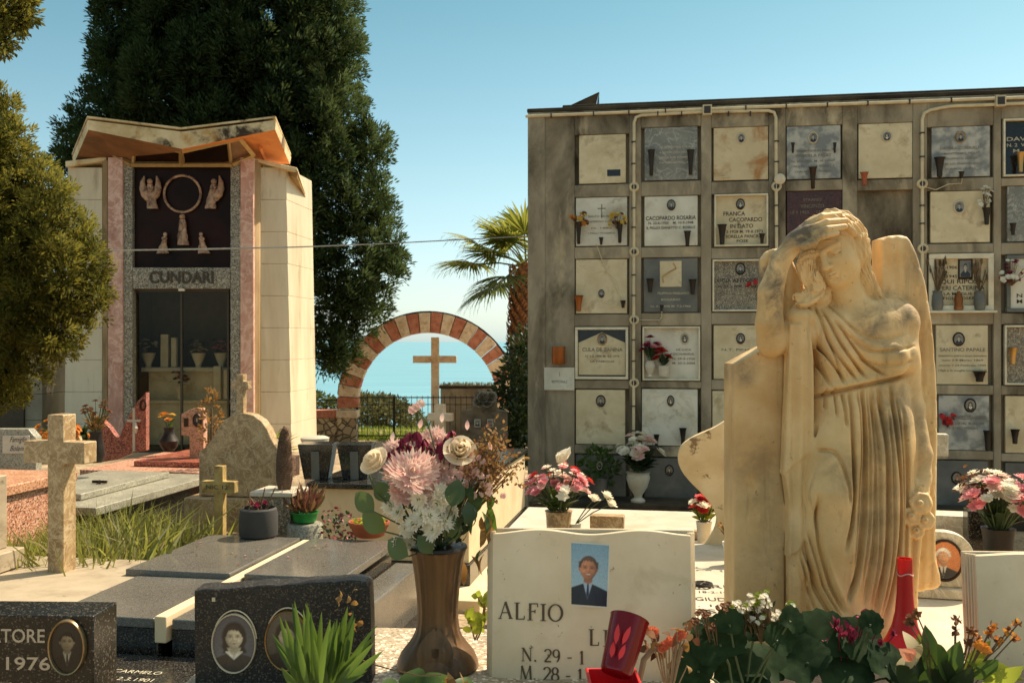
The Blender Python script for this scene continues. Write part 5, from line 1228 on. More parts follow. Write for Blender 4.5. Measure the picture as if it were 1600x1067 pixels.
m, c = stone_cross('', '', 341, 728, 842, 6.75, 14.5, (313, 368), (752, 770), .06, None, GA)
t = thing('small_cross', 'small lichen yellow stone cross between the grass and the dark pot', 'cross', c)
m.build('cross_stone', stone('lichen_stone', lin(160, 132, 74), lin(196, 170, 108), 9, .85, .2, 40, .003, stain=(lin(110, 88, 50), 7, .5, .68)), t, bevel=.004)
m = MB(); o_ = P(341, 764, 6.745); txt(m, 'NIC 12', o_ + Vector((-.01, -.002, 0)), GU, UP, .028, .16); m.build('lettering', m_ink, t)
def portrait_tomb():
    Yh = 11.0; kk = Yh / F; c0 = P(757, 716, Yh)
    t = thing('stepped_headstone', 'stepped dark stone headstone with two small white portraits near the palm', 'headstone', P(757, 790, Yh))
    m = MB(); m.prism([(a * kk, b * kk) for a, b in [(-36, -50), (36, -50), (36, 72), (20, 76), (18, 103), (-14, 105), (-18, 78), (-22, 76), (-36, 74)]], c0, (1, 0, 0), UP, (0, 1, 0), 0, .16)
    m.build('stone', stone('rough_dark_stone', lin(92, 78, 60), lin(124, 108, 84), 7, .85, .6, 30, .01, stain=(lin(64, 54, 42), 8, .5, .68)), t, bevel=.012)
    for a in (-11, 9):
        m = MB(); portrait(m, c0 + Vector((a * kk, -.002, 55 * kk)), (1, 0, 0), UP, (0, -1, 0), .034, .044, rect=True, rim=.22, raised=.012, woman=a > 0); m.build('portrait', PORTRAIT(m_wht, m_ph_bg), t)
    m = MB()
    for i in range(4): rose(m, c0 + Vector(((-8 + i * 6) * kk, -.04, (88 + (i % 2) * 7) * kk)), (0, -1, .6), .05)
    m.build('carved_roses', m_greygr, t)
portrait_tomb()
m, c = stone_cross('', '', 686, 632, 735, 10.2, 15, (667, 706), (646, 658), .10, None, GA)
m.build('grave_cross', m_tufa, bevel=.006, label='thick rough stone cross rising just behind the flowers, in front of the gate', cat='cross')
# --- long tomb with a cream side, black trapezoid planters on its lid
o = PZ(820, 795, .38); o = G3(o, 0, 0, 0)
t = tomb('long_tomb', 'long raised tomb with a sunlit cream side and dark lid', G3(o, -.5, -1.2, 0))
m = MB(); gbox(m, o, -1.10, 0, -2.35, 0, .40, .885); m.build('body', m_creamw, t, bevel=.006)
m = MB(); gbox(m, o, -1.14, .02, -2.4, .03, .888, .925); m.build('lid', m_dkpol, t, bevel=.006)
m = MB(); gbox(m, o, -1.12, .015, -2.38, .02, .26, .398); m.build('skirting', m_dkpol, t, bevel=.005)
m = MB(); gbox(m, o, -1.2, .16, -2.75, .05, .0, .256); m.build('plinth', m_creamw, t, bevel=.008)
for i, (px, lab) in enumerate(((497, 'black granite tapered planter beside the white urn base on the dark lid'), (557, 'second black granite tapered planter, nearer the bouquet on the dark lid'))):
    b = P(px, 750, 7.12); b.z = .925; t = thing('tapered_planter', lab, 'planter', b, 0, 'black tapered planters on the long tomb')
    m = MB(); w0, w1 = .085, .125
    m.hexa([b + Vector((-w0, -.08, 0)), b + Vector((w0, -.08, 0)), b + Vector((w0, .08, 0)), b + Vector((-w0, .08, 0))], [b + Vector((-w1, -.11, .25)), b + Vector((w1, -.11, .25)), b + Vector((w1, .11, .25)), b + Vector((-w1, .11, .25))]); m.build('body', m_dkpol, t, bevel=.005)
    m = MB(); m.hexa([b + Vector((-.028, -.095, .0)), b + Vector((.028, -.095, .0)), b + Vector((.028, -.07, .0)), b + Vector((-.028, -.07, .0))], [b + Vector((-.028, -.125, .20)), b + Vector((.028, -.125, .20)), b + Vector((.028, -.10, .20)), b + Vector((-.028, -.10, .20))]); m.build('raised_strip', m_slate, t, bevel=.003)
b = P(492, 722, 9.0)
t = thing('stone_urn', 'round white stone pedestal cap behind the black planters', 'pedestal', b)
MB().lathe([(.09, -.35), (.09, .0), (.13, .04), (.10, .07), (.10, .17), (.125, .19), (.13, .22), (.10, .235)], b, 24).build('pedestal', m_wht, t)
# pots along the back of the dark slabs
b = PZ(404, 838, .73); t = thing('round_pot', 'dark grey round pot of dry stalks on the double tomb', 'pot', b)
MB().lathe([(.10, 0), (.112, .01), (.115, .05), (.114, .13), (.108, .165), (.096, .175), (.094, .16), (.09, .12)], b, 28).build('pot_body', plain('dark_grey_pot', lin(58, 56, 52), .8), t)
m = MB(); m2 = MB()
for i in range(9):
    a = random.uniform(0, 6.28); p0 = b + Vector((random.uniform(-.05, .05), random.uniform(-.05, .05), .14)); p1 = p0 + Vector((math.cos(a) * .07, math.sin(a) * .05, random.uniform(.06, .16))); m.tube([p0, p1], .004, 5)
    if i % 2: m2.mi(0); rose(m2, b + Vector((random.uniform(-.06, .06), random.uniform(-.06, .06), .19)), UP, .018)
m.build('dry_stalks', m_stem_dry, t); m2.build('dead_roses', m_fl_wine, t)
b = PZ(437, 848, .60); b = P(437, 860, 6.35); b.z = .45
t = thing('square_planter', 'grey square planter with a white rim behind the round pot', 'planter', b)
MB().box(b + UP * .24, (.24, .24, .48), GA).build('planter_body', m_greygr, t, bevel=.008); MB().box(b + UP * .495, (.28, .28, .03), GA).build('rim', m_wht, t, bevel=.006)
t = thing('cactus', 'tall brown spiny columnar plant in the grey square planter', 'cactus', b + UP * .51)
pr = [(.04, 0), (.052, .06), (.052, .18), (.043, .28), (.027, .36), (.006, .40)]
MB().lathe(pr, b + UP * .51 + Vector((.03, 0, 0)), 20, wob=lambda k, a: .12 * math.sin(10 * a)).build('stem', plain('brown_cactus', (.12, .07, .04, 1), .9, bump=.5), t)
m = MB()
for i in range(900):
    z = random.random() ** .8 * .39; r = np.interp(z, [q[1] for q in pr], [q[0] for q in pr]); a = random.uniform(0, 6.28); d = Vector((math.cos(a), math.sin(a), .25)); p = b + UP * (.51 + z) + Vector((.03, 0, 0)) + Vector((math.cos(a) * r, math.sin(a) * r, 0)); m.leaf(p, p + d * .024, .005, UP, 0, 2)
m.build('spines', leafmat('pale_spines', (.3, .2, .13, 1), (.42, .3, .2, 1), .3), t, smooth=0)
b = PZ(476, 852, .62); t = thing('stone_cylinder', 'short grey stone cylinder serving as a stand for the green bowl', 'stone stand', b); b.z = .50
MB().lathe([(.112, 0), (.114, .02), (.112, .25), (.104, .262), (.02, .264)], b, 28).build('stand', m_ltgr if 0 else m_greengr, t)
b = b + UP * .264
t = thing('green_bowl', 'bright green plastic bowl of red succulents on the stone cylinder', 'bowl', b)
MB().lathe([(.05, 0), (.07, .01), (.082, .06), (.088, .062), (.088, .07), (.078, .068), (.07, .05)], b, 26).build('bowl', plain('green_plastic', lin(30, 128, 52), .4), t)
m = MB()
for i in range(90):
    a = random.uniform(0, 6.28); q = math.sqrt(random.random()); p0 = b + Vector((math.cos(a) * q * .06, math.sin(a) * q * .06, .06)); p1 = p0 + Vector((math.cos(a) * q * .09, math.sin(a) * q * .09, random.uniform(.04, .2))); m.leaf(p0, p1, .011, UP + rdir(), .1, 4, .6, .4)
m.build('succulents', leafmat('red_succulent', (.2, .07, .05, 1), (.2, .15, .05, 1), .3, .5), t, smooth=0)
b = P(530, 846, 6.15); b.z = .60
t = thing('flower_clump', 'clump of small deep pink flowers between the cylinder and the terracotta bowl', 'flowers', b)
m = MB(); ml = MB()
for i in range(46):
    p = b + Vector((random.uniform(-.1, .1), random.uniform(-.08, .08), random.uniform(.02, .26))); bloom(m, p, rdir() + UP, random.uniform(.008, .02), 6, 2, .5, .4, mi=random.choice((0, 0, 1)))
for i in range(170):
    p = b + Vector((random.uniform(-.11, .11), random.uniform(-.08, .08), random.uniform(0, .24))); ml.leaf(p, p + rdir() * .035, .009, UP, .1, 3)
m.build('flower_heads', [m_fl_wine, m_fl_pink], t, smooth=0); ml.build('leaves', m_leaf_dk, t, smooth=0)
b = PZ(577, 846, .70); b.z = .73
t = thing('terracotta_bowl', 'wide terracotta bowl of moss and fallen orange petals on the double tomb', 'bowl', b)
MB().lathe([(.07, 0), (.09, .01), (.118, .075), (.124, .08), (.124, .095), (.112, .093), (.108, .08), (.02, .082)], b, 30).build('bowl', m_terra, t)
m = MB()
for i in range(160):
    a = random.uniform(0, 6.28); q = math.sqrt(random.random()) * .1; p = b + Vector((math.cos(a) * q, math.sin(a) * q, .085)); m.mi(0 if random.random() < .7 else 1).leaf(p, p + Vector((random.uniform(-.03, .03), random.uniform(-.03, .03), random.uniform(.005, .03))), .008, UP, .1, 3)
m.build('moss', [m_leaf_y, m_fl_orange], t, smooth=0)
# --- bouquet vase, white slab tomb and urn before the burial wall
o = PZ(915, 836, .88)
t = tomb('white_slab_tomb', 'sunlit white marble slab tomb with dark stone bookrests', G3(o, .5, .3, 0))
m = MB(); gbox(m, o, -.42, .72, -.04, .82, .1, .835); m.build('body', m_creamw, t, bevel=.006)
m = MB(); gbox(m, o, -.44, .74, -.06, .84, .838, .88); m.build('slab', m_wht, t, bevel=.006)
m = MB(); gbox(m, o, .02, .20, .02, .1, .885, .98); m.build('bookrest', m_rim_dark if 0 else m_botti, t, bevel=.004)
m = MB(); gbox(m, o, .42, .68, -.03, .03, .885, .925); m.build('bookrest', m_botti, t, bevel=.004)
b = PZ(873, 838, .88); 
grave_vase('flower_vase', 'beige ceramic vase packed with pink and white flowers behind the open book stone', b, [(.06, 0), (.062, .01), (.066, .10), (.070, .13), (.074, .135), (.066, .135)], m_botti, 'pink carnations and white chrysanthemums with one calla lily', .26, .17, 64, [PINK, PINK, WHITE, WHITE, PALE, RED, PINK], .034, leaves=26)
m = MB(); q = b + Vector((.0, -.02, .38)); m.mi(0)
for i in range(10): 
    a = i * .63; m.leaf(q, q + Vector((math.cos(a) * .035 + .03, math.sin(a) * .03, .075 + .02 * math.cos(a))), .025, Vector((math.cos(a), math.sin(a), 0)), .1, 4, .7)
m.build('calla_lily', m_fl_white, smooth=0, label='white calla lily standing up above the pink and white bouquet', cat='flower')
b2 = PZ(898, 838, .88); t = thing('white_roses', 'two white roses leaning out beside the pink bouquet in a small cup', 'flowers', b2)
MB().lathe([(.03, 0), (.035, .07), (.03, .07)], b2, 14).build('cup', m_pale, t)
m = MB(); ms = MB()
for d in ((.10, -.02, .2), (.17, .02, .21), (.19, 0, .17)): rose(m, b2 + Vector(d), Vector(d) + UP * .1, .026); stem_to(ms, b2 + UP * .06, b2 + Vector(d), .003)
m.build('flower_heads', m_fl_white, t); ms.build('stems', m_stem, t)
led = thing('wall_ledge', 'low dark concrete ledge running along the foot of the burial wall', 'ledge', NA + NU * 1.2 - NV * .3)
m = MB(); q = NA + NU * 3.1 - NV * .32; m.box((q.x, q.y, .06), (6.0, .5, .22), NR); m.build('ledge', m_conc_dk, led, bevel=.015)
b = P(997, 803, 10.75); b.z = .17
grave_vase('stone_urn', 'white marble footed urn of white flowers on the ledge below the niches', b, [(.075, 0), (.08, .02), (.04, .05), (.05, .08), (.10, .16), (.13, .26), (.12, .3), (.135, .325), (.11, .325)], m_wht, 'white lilies in the marble urn below the niches', .42, .26, 34, [WHITE, WHITE, PALE], .07, leaves=40, leafm=m_leaf_dk)
b = P(937, 745, 11.0); t = thing('green_plant', 'small green pot plant before the lowest niche', 'plant', b + NV * 0 ); t.location.z = .17
m = MB(); m.lathe([(.06, 0), (.09, .2), (.09, .24), (.08, .24)], Vector((b.x, b.y - .1, .17)), 16); m.build('pot', m_slate, t)
V, Q = leaf_cloud([((b.x, b.y - .1, .55), (.17, .15, .16))], .07, .02, 160, 6, up=.3, jitter=.8, tuft=.05); npmesh('leaves', V, Q, m_leaf_g, t)
# flowers inside two framed niches
for (px, py, lab, nm, fm, base) in ((1016, 588, 'white urn of magenta roses inside the white framed niche', 0, WINE, 1), (1037, 588, 'pale pot of red roses inside the white framed niche', 1, RED, 1)):
    q = N(px, py, -.0); w_ = wmat(wall) @ Vector((q.x, -.03, q.z)); 
    grave_vase('niche_vase', lab, w_, [(.035, 0), (.025, .02), (.055, .09), (.06, .13), (.04, .17), (.05, .18), (.04, .18)] if nm == 0 else [(.05, 0), (.06, .02), (.062, .12), (.055, .12)], m_wht, ('magenta roses' if nm == 0 else 'red roses') + ' in a vase in the white framed niche', .28 if nm == 0 else .2, .10, 10, [fm, RED] if nm else [WINE, PINK, RED][:2], .055, leaves=12, leafm=m_leaf_dk)
for (px, py, lab, mats, sp, h_) in ((905, 352, 'yellow and orange dried flowers in the holder at the left of its plaque', [YELLOW, ORANGE, BROWN], .09, .14), (965, 352, 'brown dried flowers in the holder under the palm side plaque', [BROWN, YELLOW], .10, .13), (1186, 448, 'orange and red flowers half hidden behind the angel arm', [ORANGE, RED], .11, .12),
        (1478, 660, 'pink dahlia showing past the angel wing low on the wall', [WINE, RED], .08, .1), (1578, 440, 'white and wine red flowers at the edge of the picture on the wall', [WHITE, WINE, WHITE], .16, .22), (1535, 322, 'white daisies leaning from a black holder on a blank cream plaque', [WHITE], .08, .22)):
    q = N(px, py, 0); w_ = wmat(wall) @ Vector((q.x, -.06, q.z)); t = thing('niche_flowers', lab, 'flowers', w_)
    m = MB(); ms = MB()
    for i in range(16 if sp < .15 else 30):
        d = Vector((random.uniform(-sp, sp), random.uniform(-.08, .02), random.uniform(0, h_))); k = random.randrange(len(mats)); bloom(m, w_ + d, d + Vector((0, -.1, .05)), random.uniform(.02, .04), 8, 2, .5, .35, mi=k); stem_to(ms, w_ - UP * .05, w_ + d, .003)
    m.build('flower_heads', [FLW[k] for k in mats], t, smooth=0); ms.build('stems', m_stem_dry, t)
for (px, py, lab) in ((1464, 484, 'grey vase of dry lavender stalks on the white framed ledge'), (1530, 484, 'grey vase of dark dried twigs at the far end of the white framed ledge')):
    q = N(px, py, 0); w_ = wmat(wall) @ Vector((q.x, -.02, q.z)); t = thing('niche_vase', lab, 'flower vase', w_)
    MB().lathe([(.05, 0), (.06, .05), (.055, .15), (.045, .18), (.055, .2), (.045, .2)], w_, 16).build('vase_body', m_slate, t)
    m = MB()
    for i in range(16):
        p0 = w_ + UP * .18; p1 = p0 + Vector((random.uniform(-.1, .1), random.uniform(-.05, .05), random.uniform(.15, .36))); m.tube([p0, p1], .004, 4); m.leaf(p1 - UP * .06, p1 + UP * .04, .016, rdir(), .1, 3)
    m.build('twigs', m_stem_dry, t)
q = N(1497, 484, 0); w_ = wmat(wall) @ Vector((q.x, -.02, q.z)); t = thing('grave_lamp', 'small amber grave lamp between the two grey vases on the ledge', 'lamp', w_)
MB().lathe([(.045, 0), (.05, .03), (.04, .05), (.045, .12), (.03, .16), (.012, .2)], w_, 14).build('lamp_body', m_vase_br, t)
# --- dark plants and flowers near the foot of the chapel
for (px, py, Y, r, lab, cat, mats) in ((128, 672, 11.5, .28, 'dark spiky leaved plant in front of the chapel wall', 'plant', None), (432, 690, 10.5, .30, 'bright green leafy plant at the sunny corner of the chapel', 'plant', None), (92, 672, 8.2, .2, 'orange flowers just behind the large marble cross', 'flowers', [ORANGE, ORANGE, RED, CREAM])):
    b = P(px, py + 25, Y); t = thing('agave_plant' if mats is None else 'flower_bunch', lab, cat, b)
    m = MB(); mm = MB()
    for i in range(60):
        a = random.uniform(0, 6.28); e = random.uniform(.2, 1.2); d = Vector((math.cos(a) * math.cos(e), math.sin(a) * math.cos(e), math.sin(e))) * r * random.uniform(.7, 1.2); m.leaf(b, b + d, r * .1, UP, .12, 4, .4, .3)
        if mats and i < 34: k = random.randrange(len(mats)); bloom(mm, b + d * 1.05, d, .035, 8, 3, .6, .35, mi=k)
    m.build('leaves', m_leaf_dk if px == 128 else (m_leaf_y if px == 432 else m_leaf_g), t, smooth=0)
    if mats: mm.build('flower_heads', [FLW[k] for k in mats], t, smooth=0)
b = P(150, 722, 8.1); grave_vase('flower_vase', 'slim dark vase of withered brown stalks beside the red headstone', b, [(.05, 0), (.07, .06), (.06, .14), (.045, .22), (.055, .25), (.045, .25)], m_vase_dk, 'withered brown stalks in the slim dark vase', .28, .12, 20, [BROWN], .03, leaves=30, leafm=m_leaf_dry)
b = P(330, 715, 9.0); t = thing('dry_cypress_sprig', 'thin ochre conifer sprig behind the bell shaped headstone', 'plant', b)
V, Q = leaf_cloud([((b.x, b.y, b.z + .25), (.07, .06, .3))], .05, .012, 260, 7, up=.6, jitter=.5, tuft=.04); npmesh('foliage', V, Q, m_leaf_dry, t)
MB().tube([b, b + UP * .45], .012, 6).build('stem', m_stem_dry, t)
# --- long grass between the graves
def lg():
    for _ in range(50):
        px = random.uniform(-20, 345); Y = random.uniform(5.45, 7.1); x = P(px, 0, Y).x
        if px > 200 and Y < 6.2 + (px - 200) * .004: continue
        return x, Y, gz(x, Y) + .02, 1.0 - .25 * abs(px - 190) / 200
    return x, Y, gz(x, Y), .5
grass_field('long_grass', lg, .58, .010, 3600, m_grd, 'long green grass growing between the cross and the grey slab tomb', .35, .3, 4)
grass_field('straw_grass', lg, .55, .007, 900, m_gry, 'pale straw stalks mixed into the long grass by the cross', .3, .3, 3)
grass_field('short_weeds', lg, .36, .020, 2600, m_leaf_y, 'low yellow green weeds under the long grass by the cross', .6, .3, 3)
# overhead cable
m = MB()
for off in (0, .02):
    a, b, c, d = P(-60, 391, 15.5), P(330, 388.5 + off * 60, 14.2), P(600, 381, 12.8), P(828, 369, 11.45); m.tube([a, a.lerp(b, .5) - UP * .02, b, b.lerp(c, .5) - UP * .01, c, c.lerp(d, .5), d], .007, 5)
m.build('overhead_cable', plain('pale_cable', lin(170, 165, 150), .5), label='thin pale cable strung across from the burial wall past the chapel', cat='cable')

def litter(name, spots, n_, lab):
    m = MB()
    for i in range(n_):
        x, y, z, r = random.choice(spots); p = Vector((x + random.gauss(0, r), y + random.gauss(0, r), z)); m.mi(random.choice((0, 0, 1, 2))); d = Vector((random.uniform(-1, 1), random.uniform(-1, 1), random.uniform(0, .3))) * random.uniform(.012, .03); m.leaf(p, p + d, .006, UP, .2, 3)
    m.build(name, [m_leaf_dry, m_fl_brown, m_fl_pink], smooth=0, label=lab, cat='litter', kind='stuff')
q = PZ(372, 896, .73)
litter('fallen_leaves', [(q.x - .2, q.y + .5, .733, .22), (q.x + .3, q.y + .6, .733, .16)], 26, 'a few dry leaves and petals fallen on the dark double tomb')
litter('ground_litter', [(-.1, 5.2, .31, .5), (.3, 4.6, .37, .4), (-3.4, 6.2, .2, .5), (-1.6, 8.0, .01, .6), (1.6, 8.6, .01, 1.0), (.6, 9.6, .01, .8)], 420, 'dry leaves and petals littering the ground between the graves')

m = MB()
for i in range(120):
    x, y, z, s_ = lg(); p = Vector((x, y, z + random.uniform(.12, .38))); bloom(m, p, UP + rdir() * .6, random.uniform(.008, .016), 5, 1, .3, .5, mi=0)
m.build('wild_flowers', m_fl_yellow, smooth=0, label='tiny yellow wild flowers scattered through the long grass', cat='wild flowers', kind='stuff')
# ---------------------------------------------------------------- the marble angel, carved from one continuous distance field
class Field:
    """distance field on a grid; units are statue units (about 2 mm), x right, y back, z up"""
    def __init__(s, lo, hi, h):
        s.lo = np.array(lo, float); s.h = h
        s.n = (np.ceil((np.array(hi) - s.lo) / h)).astype(int) + 1
        s.ax = [s.lo[i] + h * np.arange(s.n[i]) for i in range(3)]
    def new(s): return np.full(tuple(s.n), 60.0, np.float32)
    def put(s, G, fn, lo, hi, k=6.0, op='union'):
        m = k * 2 + 8
        i0 = np.maximum(0, np.floor((np.array(lo) - m - s.lo) / s.h)).astype(int); i1 = np.minimum(s.n, np.ceil((np.array(hi) + m - s.lo) / s.h).astype(int) + 1)
        if (i1 <= i0).any(): return
        sl_ = tuple(slice(a, b) for a, b in zip(i0, i1))
        X = s.ax[0][sl_[0]][:, None, None].astype(np.float32); Y = s.ax[1][sl_[1]][None, :, None].astype(np.float32); Z = s.ax[2][sl_[2]][None, None, :].astype(np.float32)
        d = fn(X, Y, Z); g = G[sl_]
        if op == 'union': a, b = g, d; h_ = np.maximum(k - np.abs(a - b), 0) / max(k, 1e-6); G[sl_] = np.minimum(a, b) - h_ * h_ * k * .25
        else: a, b = g, -d; h_ = np.maximum(k - np.abs(a - b), 0) / max(k, 1e-6); G[sl_] = np.maximum(a, b) + h_ * h_ * k * .25
    def cone(s, G, a, b, r0, r1, k=6.0, op='union', fy=1.0):
        a = np.array(a, float); b = np.array(b, float); ab = b - a; L2 = (ab ** 2 * np.array([1, fy ** -2, 1])).sum(); R_ = max(r0, r1)
        def fn(X, Y, Z):
            px, py, pz = X - a[0], (Y - a[1]) / fy, Z - a[2]; ay = ab[1] / fy
            t = np.clip((px * ab[0] + py * ay + pz * ab[2]) / L2, 0, 1)
            return np.sqrt((px - t * ab[0]) ** 2 + (py - t * ay) ** 2 + (pz - t * ab[2]) ** 2) - (r0 + (r1 - r0) * t)
        s.put(G, fn, np.minimum(a, b) - R_, np.maximum(a, b) + R_, k, op)
    def ell(s, G, c, r, k=6.0, op='union', M=None):
        c = np.array(c, float); r = np.array(r, float); R_ = r.max()
        def fn(X, Y, Z):
            p = (X - c[0], Y - c[1], Z - c[2])
            if M is not None: p = tuple(p[0] * M[i][0] + p[1] * M[i][1] + p[2] * M[i][2] for i in range(3))
            q = np.sqrt((p[0] / r[0]) ** 2 + (p[1] / r[1]) ** 2 + (p[2] / r[2]) ** 2)
            q2 = np.sqrt((p[0] / r[0] ** 2) ** 2 + (p[1] / r[1] ** 2) ** 2 + (p[2] / r[2] ** 2) ** 2)
            return q * (q - 1) / np.maximum(q2, 1e-4)
        s.put(G, fn, c - R_, c + R_, k, op)
    def chain(s, G, pts, rs, k=5.0, fy=1.0):
        for i in range(len(pts) - 1): s.cone(G, pts[i], pts[i + 1], rs[i], rs[i + 1], k, fy=fy)
    def slab(s, G, poly, y0, y1, rnd=4.0, k=4.0, puff=None):
        """polygon in x,z extruded from y0 to y1 with rounded edges"""
        Q = np.array(poly, float)
        def fn(X, Y, Z):
            x = X[:, 0, 0][:, None]; z = Z[0, 0, :][None, :]
            d = np.full((x.shape[0], z.shape[1]), 1e9); ins = np.zeros(d.shape, bool)
            for i in range(len(Q)):
                a, b = Q[i], Q[(i + 1) % len(Q)]; e = b - a; L = (e ** 2).sum()
                t = np.clip(((x - a[0]) * e[0] + (z - a[1]) * e[1]) / L, 0, 1)
                d = np.minimum(d, (x - a[0] - t * e[0]) ** 2 + (z - a[1] - t * e[1]) ** 2)
                c = ((a[1] > z) != (b[1] > z)) & (x < (b[0] - a[0]) * (z - a[1]) / ((b[1] - a[1]) if abs(b[1] - a[1]) > 1e-9 else 1e-9) + a[0]); ins ^= c
            d = np.sqrt(d); d = np.where(ins, -d, d).astype(np.float32) + rnd
            yc, yh = (y0 + y1) / 2, (y1 - y0) / 2 - rnd
            dy = np.abs(Y - yc - (puff(x, z)[:, None, :] if puff else 0)) - yh
            d = d[:, None, :] + 0 * Y
            return np.minimum(np.maximum(d, dy), 0) + np.sqrt(np.maximum(d, 0) ** 2 + np.maximum(dy, 0) ** 2) - rnd
        s.put(G, fn, (Q[:, 0].min(), min(y0, y1) - 10, Q[:, 1].min()), (Q[:, 0].max(), max(y0, y1) + 10, Q[:, 1].max()), k)
    def mesh(s, G):
        sg = G < 0; c = [sg[i:s.n[0] - 1 + i, j:s.n[1] - 1 + j, k:s.n[2] - 1 + k] for i in (0, 1) for j in (0, 1) for k in (0, 1)]
        cnt = sum(x.astype(np.int8) for x in c); act = (cnt > 0) & (cnt < 8)
        idx = np.full(act.shape, -1, np.int64); ii = np.argwhere(act); idx[act] = np.arange(len(ii))
        acc = np.zeros((len(ii), 3)); num = np.zeros(len(ii))
        corner = [(i, j, k) for i in (0, 1) for j in (0, 1) for k in (0, 1)]
        val = {q: G[ii[:, 0] + q[0], ii[:, 1] + q[1], ii[:, 2] + q[2]].astype(float) for q in corner}
        for a in corner:
            for ax in range(3):
                if a[ax] == 0:
                    b = list(a); b[ax] = 1; b = tuple(b); va, vb = val[a], val[b]; m = (va < 0) != (vb < 0)
                    t = np.where(m, va / np.where(np.abs(va - vb) < 1e-9, 1, va - vb), 0)
                    p = np.tile(np.array(a, float), (len(ii), 1)); p[:, ax] = t; acc[m] += p[m]; num[m] += 1
        V = s.lo + (ii + acc / num[:, None]) * s.h
        qs = []
        for ax in range(3):
            u, v = [(1, 2), (2, 0), (0, 1)][ax]
            sa = [slice(None)] * 3; sb = [slice(None)] * 3; sa[ax] = slice(0, -1); sb[ax] = slice(1, None)
            ch = sg[tuple(sa)] != sg[tuple(sb)]; e = np.argwhere(ch)
            ok = (e[:, u] > 0) & (e[:, v] > 0) & (e[:, u] < s.n[u] - 1) & (e[:, v] < s.n[v] - 1); e = e[ok]
            ins = sg[e[:, 0], e[:, 1], e[:, 2]]
            def cell(du, dv):
                q = e.copy(); q[:, u] -= du; q[:, v] -= dv; return idx[q[:, 0], q[:, 1], q[:, 2]]
            quad = np.stack([cell(1, 1), cell(0, 1), cell(0, 0), cell(1, 0)], 1)
            quad[~ins] = quad[~ins][:, ::-1]; qs.append(quad)
        return V, np.concatenate(qs)
AX, AY_ = 1300, 985
ANY = 3.25; AK = ANY / F
A0 = P(AX, AY_, ANY)
def s3(px, py, y=0.0):
    q = P(px, py, ANY + y * AK); return np.array([(q.x - A0.x) / AK, y, (q.z - A0.z) / AK], float)
def curve_dist(x, z, pts):
    d = np.full((len(x), len(z)), 1e9); X = x[:, None]; Z = z[None, :]; par = np.zeros_like(d); n_ = len(pts) - 1
    P2 = [tuple(s3(p[0], p[1], -46)[[0, 2]]) for p in pts]
    for i in range(n_):
        a, b = np.array(P2[i]), np.array(P2[i + 1]); e = b - a; t = np.clip(((X - a[0]) * e[0] + (Z - a[1]) * e[1]) / (e ** 2).sum(), 0, 1)
        q = np.sqrt((X - a[0] - t * e[0]) ** 2 + (Z - a[1] - t * e[1]) ** 2); m = q < d; d = np.where(m, q, d); par = np.where(m, (i + t) / n_, par)
    return d, par
def smooth(pts, n_=5):
    out = []; P_ = [np.array(p, float) for p in pts]; P_ = [2 * P_[0] - P_[1]] + P_ + [2 * P_[-1] - P_[-2]]
    for i in range(1, len(P_) - 2):
        for j in range(n_):
            t = j / n_; a, b, c, d = P_[i - 1:i + 3]
            out.append(.5 * ((2 * b) + (c - a) * t + (2 * a - 5 * b + 4 * c - d) * t * t + (3 * b - a - 3 * c + d) * t ** 3))
    return [tuple(p) for p in out] + [tuple(P_[-2])]
